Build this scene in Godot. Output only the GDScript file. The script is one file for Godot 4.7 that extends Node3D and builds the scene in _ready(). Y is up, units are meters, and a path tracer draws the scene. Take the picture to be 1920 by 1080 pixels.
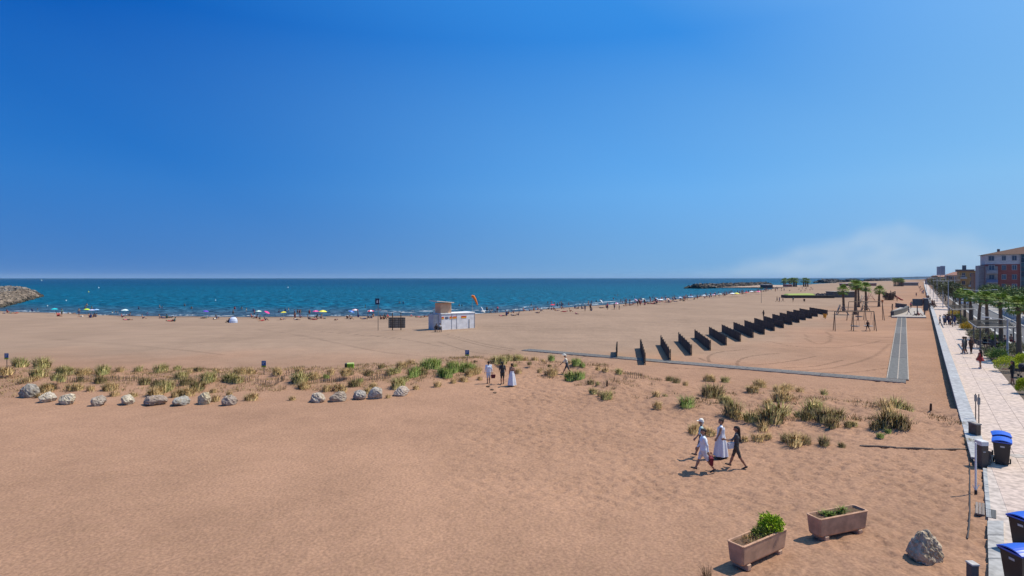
extends Node3D
# A wide beach seen from a balcony. Photograph coordinates (1920 x 1080) are turned into ground positions with the lens below.
const F := 1100.0      # focal length in photograph pixels
const HZ := 521.0      # row of the horizon
const CAM_H := 8.2     # eye height over the beach
const SEA := -0.8
const PROM := 0.5      # height of the promenade
const CU := Vector2(0.573, 0.8195)   # along the coast (x, depth)
const CV := Vector2(0.8195, -0.573)  # inland

var rng := RandomNumberGenerator.new()
var n_dune := FastNoiseLite.new()
var n_fine := FastNoiseLite.new()
var n_foot := FastNoiseLite.new()
var n_tone := FastNoiseLite.new()
var mats := {}
var tex := {}
var used := {}

# ------------------------------------------------------------------ mesh builder
class MB:
	var v := PackedVector3Array()
	var n := PackedVector3Array()
	var c := PackedColorArray()
	var col := Color(1, 1, 1)
	func tri(a: Vector3, b: Vector3, d: Vector3) -> void:
		var nn := (d - a).cross(b - a).normalized()
		v.append(a); v.append(b); v.append(d)
		n.append(nn); n.append(nn); n.append(nn)
		c.append(col); c.append(col); c.append(col)
	func trin(a: Vector3, b: Vector3, d: Vector3, na: Vector3, nb: Vector3, nd: Vector3) -> void:
		if (d - a).cross(b - a).dot(na + nb + nd) < 0.0:
			var s := b; b = d; d = s
			s = nb; nb = nd; nd = s
		v.append(a); v.append(b); v.append(d)
		n.append(na); n.append(nb); n.append(nd)
		c.append(col); c.append(col); c.append(col)
	func quad(a: Vector3, b: Vector3, d: Vector3, e: Vector3) -> void:
		tri(a, b, d); tri(a, d, e)
	# eight corners: bottom 0..3 counter-clockwise seen from above, top 4..7
	func hexa(p: Array) -> void:
		var m := Vector3.ZERO
		for q in p: m += q
		m /= 8.0
		for f in [[0, 1, 2, 3], [4, 5, 6, 7], [0, 1, 5, 4], [1, 2, 6, 5], [2, 3, 7, 6], [3, 0, 4, 7]]:
			var a: Vector3 = p[f[0]]; var b: Vector3 = p[f[1]]; var d: Vector3 = p[f[2]]; var e: Vector3 = p[f[3]]
			var nn := (d - a).cross(b - a)
			if nn.dot((a + b + d + e) / 4.0 - m) < 0: quad(a, e, d, b)
			else: quad(a, b, d, e)
	func box(ctr: Vector3, s: Vector3, yaw := 0.0, basis := Basis()) -> void:
		var b := Basis(Vector3.UP, yaw) * basis
		var p := []
		for k in [[-1, -1, -1], [1, -1, -1], [1, -1, 1], [-1, -1, 1], [-1, 1, -1], [1, 1, -1], [1, 1, 1], [-1, 1, 1]]:
			p.append(ctr + b * Vector3(k[0] * s.x / 2, k[1] * s.y / 2, k[2] * s.z / 2))
		hexa(p)
	# box with chamfered upright and top edges
	func slab(ctr: Vector3, s: Vector3, ch: float, yaw := 0.0) -> void:
		var b := Basis(Vector3.UP, yaw)
		var rings := []
		for lv in [[-s.y / 2, 0.0], [s.y / 2 - ch, 0.0], [s.y / 2, ch]]:
			var r := []
			var hx: float = s.x / 2 - lv[1]; var hz: float = s.z / 2 - lv[1]
			for k in [[-1, -1, 1, 0], [1, -1, -1, 0], [1, -1, 0, 1], [1, 1, 0, -1], [1, 1, -1, 0], [-1, 1, 1, 0], [-1, 1, 0, -1], [-1, -1, 0, 1]]:
				r.append(ctr + b * Vector3(k[0] * hx + k[2] * ch, lv[0], k[1] * hz + k[3] * ch))
			rings.append(r)
		for i in 2:
			for j in 8:
				quad(rings[i][j], rings[i + 1][j], rings[i + 1][(j + 1) % 8], rings[i][(j + 1) % 8])
		for j in range(1, 7):
			tri(rings[2][0], rings[2][j], rings[2][j + 1])
			tri(rings[0][0], rings[0][j + 1], rings[0][j])
	func tube(pts: Array, rad: Array, sides := 6, caps := true) -> void:
		var rings := []
		for i in pts.size():
			var d: Vector3
			if i == 0: d = pts[1] - pts[0]
			elif i == pts.size() - 1: d = pts[i] - pts[i - 1]
			else: d = pts[i + 1] - pts[i - 1]
			d = d.normalized()
			var s := d.cross(Vector3(0.13, 1, 0.21) if absf(d.y) < 0.9 else Vector3(1, 0, 0.1)).normalized()
			var t := d.cross(s)
			var r := []
			for k in sides:
				var a := TAU * k / sides
				r.append([pts[i] + (s * cos(a) + t * sin(a)) * rad[i], s * cos(a) + t * sin(a)])
			rings.append(r)
		for i in pts.size() - 1:
			for k in sides:
				var q = rings[i][k]; var w = rings[i][(k + 1) % sides]; var e = rings[i + 1][(k + 1) % sides]; var z = rings[i + 1][k]
				trin(q[0], w[0], e[0], q[1], w[1], e[1]); trin(q[0], e[0], z[0], q[1], e[1], z[1])
		if caps:
			for k in range(1, sides - 1):
				tri(rings[0][0][0], rings[0][k + 1][0], rings[0][k][0])
				var l: int = pts.size() - 1
				tri(rings[l][0][0], rings[l][k][0], rings[l][k + 1][0])
	# profile: [radius, height] from bottom to top
	func lathe(prof: Array, at: Vector3, sides := 12, wob := 0.0, lobes := 5) -> void:
		var P := func(i: int, k: int) -> Vector3:
			var a := TAU * k / sides
			var r: float = prof[i][0] * (1.0 + wob * sin(a * lobes) * (1.0 - float(i) / prof.size()))
			return at + Vector3(cos(a) * r, prof[i][1], sin(a) * r)
		for i in prof.size() - 1:
			for k in sides:
				quad(P.call(i, k), P.call(i + 1, k), P.call(i + 1, (k + 1) % sides), P.call(i, (k + 1) % sides))
	func ball(ctr: Vector3, r: Vector3, seg := 8) -> void:
		var pr := []
		for i in seg + 1:
			var a := PI * i / seg - PI / 2
			pr.append([cos(a), sin(a)])
		for i in seg:
			for k in seg * 2:
				var q := []
				for e in [[i, k], [i + 1, k], [i + 1, k + 1], [i, k + 1]]:
					var a: float = TAU * e[1] / (seg * 2)
					q.append(Vector3(cos(a) * pr[e[0]][0], pr[e[0]][1], sin(a) * pr[e[0]][0]))
				var w := []
				for e in q: w.append(ctr + e * r)
				if i < seg - 1: trin(w[0], w[1], w[2], q[0], q[1], q[2])
				if i > 0: trin(w[0], w[2], w[3], q[0], q[2], q[3])
	func mesh() -> ArrayMesh:
		var a := []
		a.resize(Mesh.ARRAY_MAX)
		a[Mesh.ARRAY_VERTEX] = v; a[Mesh.ARRAY_NORMAL] = n; a[Mesh.ARRAY_COLOR] = c
		var m := ArrayMesh.new()
		m.add_surface_from_arrays(Mesh.PRIMITIVE_TRIANGLES, a)
		return m

# ------------------------------------------------------------------ helpers
func C(r: float, g: float, b: float, k := 1.0) -> Color:   # sRGB bytes to linear base colour
	var q := Color(r / 255.0, g / 255.0, b / 255.0).srgb_to_linear()
	return Color(q.r * k, q.g * k, q.b * k)
func noise_tex(key: String, freq: float, lo: float, hi: float, oct := 4, size := 512) -> ImageTexture:
	if tex.has(key): return tex[key]
	var f := FastNoiseLite.new()
	f.seed = hash(key) % 1000; f.frequency = freq; f.fractal_octaves = oct
	var im := f.get_seamless_image(size, size)
	im.convert(Image.FORMAT_L8)
	var d := im.get_data()
	for i in d.size(): d[i] = int(clampf(lo + (hi - lo) * d[i] / 255.0, 0, 1) * 255)
	im = Image.create_from_data(size, size, false, Image.FORMAT_L8, d)
	im.generate_mipmaps()
	tex[key] = ImageTexture.create_from_image(im)
	return tex[key]
func bump_tex(key: String, freq: float, strength: float, oct := 4, size := 512) -> ImageTexture:
	if tex.has(key): return tex[key]
	var f := FastNoiseLite.new()
	f.seed = hash(key) % 1000; f.frequency = freq; f.fractal_octaves = oct
	var im := f.get_seamless_image(size, size)
	im.convert(Image.FORMAT_RGBA8)
	im.bump_map_to_normal_map(strength)
	im.generate_mipmaps()
	tex[key] = ImageTexture.create_from_image(im)
	return tex[key]
func vm(rough := 0.85, grain := "", metal := 0.0, spec := 0.5) -> StandardMaterial3D:   # base colour from the vertices, grain from a computed texture
	var key := "%s_%s_%s_%s" % [rough, grain, metal, spec]
	if mats.has(key): return mats[key]
	var m := StandardMaterial3D.new()
	m.vertex_color_use_as_albedo = true
	m.roughness = rough; m.metallic = metal; m.metallic_specular = spec
	m.cull_mode = BaseMaterial3D.CULL_DISABLED
	if grain != "":
		m.uv1_triplanar = true; m.uv1_world_triplanar = true
		if grain == "stone":
			m.uv1_scale = Vector3.ONE * 0.9; m.albedo_texture = noise_tex("stone", 0.02, 0.62, 1.0, 5)
			m.normal_enabled = true; m.normal_texture = bump_tex("stoneb", 0.03, 6.0, 5); m.normal_scale = 0.7
		elif grain == "concrete":
			m.uv1_scale = Vector3.ONE * 0.35; m.albedo_texture = noise_tex("concrete", 0.015, 0.75, 1.1, 6)
		elif grain == "wood":
			m.uv1_scale = Vector3(2.5, 0.4, 2.5); m.albedo_texture = noise_tex("wood", 0.02, 0.5, 1.2, 4)
		elif grain == "bark":
			m.uv1_scale = Vector3(1.5, 3.0, 1.5); m.albedo_texture = noise_tex("bark", 0.03, 0.45, 1.2, 4)
			m.normal_enabled = true; m.normal_texture = bump_tex("barkb", 0.04, 8.0, 4)
		elif grain == "paint":
			m.uv1_scale = Vector3.ONE * 0.2; m.albedo_texture = noise_tex("paint", 0.01, 0.85, 1.05, 5)
		elif grain == "cloth":
			m.uv1_scale = Vector3.ONE * 3.0; m.albedo_texture = noise_tex("cloth", 0.02, 0.82, 1.06, 3)
	mats[key] = m
	return m
func leafm() -> StandardMaterial3D:
	if mats.has("leaf"): return mats.leaf
	var m := StandardMaterial3D.new()
	m.vertex_color_use_as_albedo = true; m.roughness = 0.6; m.metallic_specular = 0.3
	m.cull_mode = BaseMaterial3D.CULL_DISABLED
	m.backlight_enabled = true; m.backlight = Color(0.13, 0.14, 0.06)
	mats.leaf = m
	return m
func numbered(s: String) -> String:
	var k: int = used.get(s, 0)
	used[s] = k + 1
	return s if k == 0 else "%s_%03d" % [s, k]
func tag(o: Node, label: String, cat: String, group := "", kind := "") -> void:
	o.set_meta("label", label); o.set_meta("category", cat)
	if group != "": o.set_meta("group", group)
	elif o.has_meta("group"): o.remove_meta("group")
	if kind != "": o.set_meta("kind", kind)
func thing(called: String, label: String, cat: String, at := Vector3.ZERO, group := "", yaw := 0.0) -> Node3D:
	var o := Node3D.new()
	o.name = numbered(called)
	add_child(o)
	o.position = at; o.rotation.y = yaw
	tag(o, label, cat, group)
	return o
func part(p: Node, called: String, mb: MB, m: Material, at := Vector3.ZERO, yaw := 0.0) -> MeshInstance3D:
	return partm(p, called, mb.mesh(), m, at, yaw)
func partm(p: Node, called: String, me: Mesh, m: Material, at := Vector3.ZERO, yaw := 0.0) -> MeshInstance3D:
	var o := MeshInstance3D.new()
	o.mesh = me; o.material_override = m
	o.position = at; o.rotation.y = yaw
	o.name = called
	p.add_child(o, true)
	return o
func solo(called: String, label: String, cat: String, me: Mesh, m: Material, at := Vector3.ZERO, group := "", yaw := 0.0) -> MeshInstance3D:
	var o := MeshInstance3D.new()
	o.mesh = me; o.material_override = m
	o.name = numbered(called)
	add_child(o)
	o.position = at; o.rotation.y = yaw
	tag(o, label, cat, group)
	return o
func struct(called: String, me: Mesh, m: Material) -> MeshInstance3D:
	var o := MeshInstance3D.new()
	o.mesh = me; o.material_override = m; o.name = numbered(called)
	add_child(o)
	o.set_meta("kind", "structure")
	return o
func copy(o: Node3D, at: Vector3, yaw: float, label: String, group: String, sc := 1.0) -> Node3D:
	var r: Node3D = o.duplicate()
	var base := String(o.name).rstrip("0123456789").rstrip("_")
	r.name = numbered(base)
	add_child(r)
	r.position = at; r.rotation = Vector3(0, yaw, 0); r.scale = Vector3.ONE * sc
	r.set_meta("label", label); r.set_meta("group", group)
	return r
# ground position of a photograph pixel on the plane y = h
func g(px: float, py: float, h := 0.0) -> Vector3:
	var z := F * (CAM_H - h) / maxf(py - HZ, 0.5)
	return Vector3((px - 960.0) / F * z, h, -z)
func gt(px: float, py: float) -> Vector3:   # on the sand
	var p := g(px, py, 0)
	for i in 6:
		p = g(px, py, sand_h(p.x, -p.z))
	return p
func at_depth(px: float, py: float, z: float) -> Vector3:
	return Vector3((px - 960.0) / F * z, CAM_H - (py - HZ) / F * z, -z)
func uv(u: float, v: float, h := PROM) -> Vector3:   # coast coordinates
	var p := CU * u + CV * v
	return Vector3(p.x, h, -p.y)

# ------------------------------------------------------------------ terrain
const WATER := [[-3.0, 140.0], [-0.9, 163.0], [-0.66, 139.0], [-0.4364, 135.0], [-0.127, 140.0], [0.0, 155.0], [0.127, 187.0], [0.218, 211.0], [0.309, 267.0], [0.4, 366.0], [0.44, 450.0], [0.475, 640.0], [0.53, 900.0], [0.58, 1300.0], [0.64, 2200.0], [0.69, 4200.0], [0.72, 9000.0]]
func water_z(s: float) -> float:
	for i in WATER.size() - 1:
		if s < WATER[i + 1][0]:
			var t := clampf((s - WATER[i][0]) / (WATER[i + 1][0] - WATER[i][0]), 0, 1)
			return lerpf(WATER[i][1], WATER[i + 1][1], t)
	return 9000.0
const DUNE := [[-90.0, 47.0], [-39.0, 46.5], [-20.0, 47.0], [-9.0, 50.0], [-1.0, 56.0], [5.0, 52.0], [9.0, 42.0], [16.0, 36.0], [25.0, 32.0]]
func dune_d(x: float, z: float) -> float:
	var best := 1e9
	var p := Vector2(x, z)
	for i in DUNE.size() - 1:
		var a := Vector2(DUNE[i][0], DUNE[i][1]); var b := Vector2(DUNE[i + 1][0], DUNE[i + 1][1])
		var t := clampf((p - a).dot(b - a) / (b - a).length_squared(), 0, 1)
		best = minf(best, p.distance_to(a + (b - a) * t))
	return best
func sand_h(x: float, z: float, fine := false) -> float:
	var h := 0.0
	if z < 75.0:
		var d := dune_d(x, z)
		if d < 12.0:
			h += 0.55 * exp(-d * d / 22.0) * (0.75 + 0.9 * n_dune.get_noise_2d(x, z))
		var p := Vector2(x, z)
		var v := p.dot(CV); var u := p.dot(CU)
		if v > -12.0 and u < 60.0:
			h += 0.44 * smoothstep(46.0, 34.0, u) * smoothstep(-9.0, 0.6, v) - 0.3 * smoothstep(1.7, 2.5, v)
		if fine:
			var foot := foot_mask(x, z)
			h += n_fine.get_noise_2d(x * 1.0, z) * (0.025 + 0.03 * foot)
			if foot > 0.02:
				h -= 0.10 * foot * smoothstep(-0.50, -0.88, n_foot.get_noise_2d(x + 0.25 * n_fine.get_noise_2d(x, z), z))
	else:
		var s := x / z
		var d2 := water_z(s) - z
		if d2 < 30.0:
			h -= 0.8 * (1.0 - clampf(d2 / 30.0, -0.0, 1.0))
			if d2 < 0: h -= minf(-d2 * 0.06, 3.0)
	return h
func foot_mask(x: float, z: float) -> float:
	# soft trodden sand: around and right of the gap in the dune
	var m := smoothstep(-6.0, 1.0, x) * smoothstep(70.0, 52.0, z) * smoothstep(17.0, 25.0, z + x * 0.25)
	var u := Vector2(x, z).dot(CU); var v := Vector2(x, z).dot(CV)
	m = maxf(m, smoothstep(-6.0, -2.0, v))
	if x > 8.0 and z > 44.0 and v < -3.5 and u > 46.0: m *= 0.15     # raked playground
	m = maxf(m, 0.8 * exp(-pow(dune_d(x, z) / 6.0, 2.0)))
	return clampf(m * (0.7 + 0.5 * n_tone.get_noise_2d(x * 3.0, z * 3.0)), 0.0, 1.0)
func seg_d(p: Vector2, a: Vector2, b: Vector2) -> float:
	var t := clampf((p - a).dot(b - a) / maxf((b - a).length_squared(), 1e-6), 0, 1)
	return p.distance_to(a + (b - a) * t)
var tracks := []
func sand_c(x: float, z: float) -> Color:
	var near := Color(0.405, 0.240, 0.155)      # ochre dry sand
	var far := Color(0.365, 0.256, 0.182)      # paler raked shore sand
	var v := Vector2(x, z).dot(CV)
	var k := smoothstep(50.0, 72.0, z + 7.0 * n_tone.get_noise_2d(x, z)) * smoothstep(-4.0, -26.0, v + 9.0 * n_tone.get_noise_2d(x * 0.6 + 50.0, z * 0.6))
	var q := near.lerp(far, k)
	if z > 72.0:
		var d2 := water_z(x / z) - z
		if d2 < 7.0 + 3.0 * n_tone.get_noise_2d(x * 1.5, z * 0.3): q = q.lerp(Color(0.24, 0.165, 0.115), 0.65)   # wet margin
		var rake := n_tone.get_noise_2d(x * 0.5, z * 9.0)
		q *= 1.0 + 0.07 * rake
	q *= 1.0 + 0.15 * n_tone.get_noise_2d(x * 0.8, z * 0.8) + 0.11 * n_tone.get_noise_2d(x * 5.0, z * 5.0 + 100.0) + 0.09 * n_fine.get_noise_2d(x * 2.0 + 31.0, z * 2.0)
	if z > 40.0 and z < 95.0:
		var p := Vector2(x, z)
		for t in tracks:
			var bb: Rect2 = t[1]
			if bb.has_point(p):
				for i in t[0].size() - 1:
					var d := seg_d(p, t[0][i], t[0][i + 1])
					if d < t[2]: q *= 0.78
	q.a = 1.0
	return q
func axis(breaks: Array) -> PackedFloat32Array:   # [start, step, end, step, end ...]
	var r := PackedFloat32Array()
	var x: float = breaks[0]
	r.append(x)
	var i := 1
	while i < breaks.size():
		var n := maxi(1, int(round((breaks[i + 1] - x) / breaks[i])))
		for k in n: r.append(x + (breaks[i + 1] - x) * (k + 1) / n)
		x = breaks[i + 1]
		i += 2
	return r
func build_sand() -> void:
	for pl in [[[1250, 690], [1350, 692], [1480, 697], [1570, 690], [1640, 670], [1668, 645]], [[1310, 671], [1330, 680], [1395, 686], [1470, 680], [1530, 668]], [[1330, 678], [1326, 668], [1345, 660], [1400, 655]],
			[[1510, 627], [1515, 640], [1545, 647], [1562, 634], [1550, 623]], [[1440, 640], [1500, 652], [1590, 652], [1650, 640], [1670, 630]], [[1465, 690], [1530, 688], [1580, 675]], [[1500, 699], [1600, 699], [1660, 690]],
			[[0, 625], [150, 640], [300, 652], [420, 665]], [[480, 617], [560, 628], [640, 645], [720, 662], [850, 672]], [[600, 622], [680, 628], [760, 636], [830, 650]], [[830, 628], [900, 648], [960, 658]], [[838, 626], [905, 645], [965, 655]], [[820, 640], [880, 660], [940, 668]],
			[[1385, 688], [1380, 679], [1400, 668], [1460, 662]]]:
		var a := []
		var r := Rect2()
		for q in pl:
			var w := g(q[0], q[1])
			a.append(Vector2(w.x, -w.z))
		# smooth the line
		for it in 2:
			var b := [a[0]]
			for i in a.size() - 1:
				b.append(a[i].lerp(a[i + 1], 0.25)); b.append(a[i].lerp(a[i + 1], 0.75))
			b.append(a[-1]); a = b
		r = Rect2(a[0], Vector2.ZERO)
		for q in a: r = r.expand(q)
		tracks.append([a, r.grow(0.4), 0.17])
	var xs := axis([-4000.0, 400.0, -400.0, 20.0, -120.0, 2.0, -44.0, 0.3, -8.0, 0.11, 25.0, 0.25, 34.0, 0.4, 48.0, 2.0, 140.0, 10.0, 500.0, 100.0, 2000.0, 400.0, 6000.0])
	var zs := axis([4.0, 0.5, 12.0, 0.16, 17.0, 0.11, 44.0, 0.2, 62.0, 0.35, 78.0, 1.0, 240.0, 6.0, 480.0, 40.0, 1600.0, 200.0, 4200.0, 800.0, 9000.0])
	var nx := xs.size(); var nz := zs.size()
	var V := PackedVector3Array(); var N := PackedVector3Array(); var K := PackedColorArray(); var U := PackedVector2Array(); var T := PackedFloat32Array()
	V.resize(nx * nz); N.resize(nx * nz); K.resize(nx * nz); U.resize(nx * nz)
	for j in nz:
		var z := zs[j]
		for i in nx:
			var x := xs[i]
			# only what the wide view can reach gets its detail
			var fine := absf(x) < z * 1.15 + 6.0
			var h := sand_h(x, z, fine and x > -46.0 and x < 50.0)
			var k := j * nx + i
			V[k] = Vector3(x, h, -z)
			K[k] = sand_c(x, z) if fine else Color(0.37, 0.24, 0.16)
			U[k] = Vector2(x, z) * 0.13
	for j in nz:
		for i in nx:
			var a := V[j * nx + maxi(i - 1, 0)]; var b := V[j * nx + mini(i + 1, nx - 1)]
			var d := V[maxi(j - 1, 0) * nx + i]; var e := V[mini(j + 1, nz - 1) * nx + i]
			N[j * nx + i] = (b - a).cross(e - d).normalized()
	var I := PackedInt32Array()
	for j in nz - 1:
		for i in nx - 1:
			# under the promenade and the town there is no beach
			var uu := Vector2(xs[i], zs[j])
			if uu.dot(CV) > 3.0 and Vector2(xs[i + 1], zs[j + 1]).dot(CV) > 3.0 and uu.dot(CU) > -30.0: continue
			var k := j * nx + i
			I.append_array([k, k + nx, k + nx + 1, k, k + nx + 1, k + 1])
	var arr := []
	arr.resize(Mesh.ARRAY_MAX)
	arr[Mesh.ARRAY_VERTEX] = V; arr[Mesh.ARRAY_NORMAL] = N; arr[Mesh.ARRAY_COLOR] = K; arr[Mesh.ARRAY_TEX_UV] = U; arr[Mesh.ARRAY_INDEX] = I
	for k in nx * nz: T.append_array([1, 0, 0, 1])
	arr[Mesh.ARRAY_TANGENT] = T
	var me := ArrayMesh.new()
	me.add_surface_from_arrays(Mesh.PRIMITIVE_TRIANGLES, arr)
	var m := StandardMaterial3D.new()
	m.vertex_color_use_as_albedo = true; m.roughness = 0.95; m.metallic_specular = 0.2
	m.albedo_texture = noise_tex("sandgrain", 0.05, 0.80, 1.0, 6, 1024)
	m.normal_enabled = true; m.normal_texture = bump_tex("sandb", 0.03, 12.0, 6, 1024); m.normal_scale = 0.26
	struct("beach_ground", me, m)

func build_sea() -> void:
	var xs := axis([-12000.0, 3500.0, -5000.0, 800.0, -600.0, 15.0, 300.0, 40.0, 900.0, 200.0, 5000.0, 2500.0, 12000.0])
	var zs := axis([100.0, 3.0, 240.0, 10.0, 500.0, 60.0, 1400.0, 300.0, 5000.0, 1000.0, 13000.0])
	var nx := xs.size(); var nz := zs.size()
	var V := PackedVector3Array(); var N := PackedVector3Array(); var K := PackedColorArray(); var U := PackedVector2Array(); var T := PackedFloat32Array(); var I := PackedInt32Array()
	for j in nz:
		for i in nx:
			var x := xs[i]; var z := zs[j]
			V.append(Vector3(x, SEA, -z)); N.append(Vector3.UP); U.append(Vector2(x * 0.0061, z * 0.0043)); T.append_array([1, 0, 0, 1])
			var d := z - water_z(x / z)
			var deep := Color(0.004, 0.095, 0.205)
			var teal := Color(0.007, 0.150, 0.240)
			var shal := Color(0.075, 0.135, 0.18)
			var q := shal.lerp(teal, smoothstep(2.0, 60.0, d + 12.0 * n_tone.get_noise_2d(x * 0.3, z * 0.6)))
			q = q.lerp(deep, smoothstep(120.0, 900.0, d))
			q *= 1.0 + 0.16 * n_tone.get_noise_2d(x * 0.12, z * 0.5)
			q.a = 1
			K.append(q)
	for j in nz - 1:
		for i in nx - 1:
			var k := j * nx + i
			I.append_array([k, k + nx, k + nx + 1, k, k + nx + 1, k + 1])
	var arr := []
	arr.resize(Mesh.ARRAY_MAX)
	arr[Mesh.ARRAY_VERTEX] = V; arr[Mesh.ARRAY_NORMAL] = N; arr[Mesh.ARRAY_COLOR] = K; arr[Mesh.ARRAY_TEX_UV] = U; arr[Mesh.ARRAY_TANGENT] = T; arr[Mesh.ARRAY_INDEX] = I
	var me := ArrayMesh.new()
	me.add_surface_from_arrays(Mesh.PRIMITIVE_TRIANGLES, arr)
	var m := StandardMaterial3D.new()
	m.vertex_color_use_as_albedo = true
	m.roughness = 0.3; m.metallic_specular = 0.1
	m.albedo_texture = noise_tex("sea", 0.035, 0.40, 1.25, 6, 1024)
	m.normal_enabled = true; m.normal_texture = bump_tex("seab", 0.05, 14.0, 5, 1024); m.normal_scale = 1.0
	struct("sea", me, m)
	# breaking wavelets along the shore
	var fb := MB.new()
	fb.col = Color(0.72, 0.76, 0.78)
	rng.seed = 77
	for q in [[190, 590.5, 30], [245, 590.3, 45], [330, 591, 26], [356, 591, 26], [470, 592.2, 30], [560, 591, 90], [640, 591.5, 50], [735, 583.5, 50], [745, 586, 70], [800, 583, 60], [835, 580, 50], [905, 582, 40], [880, 587.5, 60], [960, 581, 60], [1000, 579, 50], [1030, 577, 60], [1085, 571, 40], [1130, 567, 70], [1165, 567, 60], [1200, 564, 50], [1240, 561, 60], [1290, 556, 50], [1330, 553, 40], [410, 592, 60], [120, 586.6, 60], [50, 583.5, 50], [990, 575, 26], [1120, 570, 40]]:
		var n := 14
		var prev := []
		for k in n + 1:
			var t := float(k) / n - 0.5
			var p := g(q[0] + t * q[2], q[1] + sin(t * 5.0 + q[0]) * 0.35 + (-t * q[2] * 0.1 if q[0] > 950 else 0.0), SEA + 0.02)
			var w := (0.3 + rng.randf() * 0.6) * (1.0 - 3.6 * t * t)
			if rng.randf() < 0.35: w *= 0.15
			var cur := [p + Vector3(0, 0, w * 0.5), p + Vector3(0, 0.10 * minf(w, 1.0), 0), p + Vector3(0, 0, -w * 0.5)]
			if k > 0:
				fb.quad(prev[0], prev[1], cur[1], cur[0]); fb.quad(prev[1], prev[2], cur[2], cur[1])
			prev = cur
	var fo := struct("wave_foam", fb.mesh(), vm(0.8))
	fo.set_meta("kind", "stuff")
	tag(fo, "thin white foam of small waves breaking along the waterline", "foam", "", "stuff")

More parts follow.
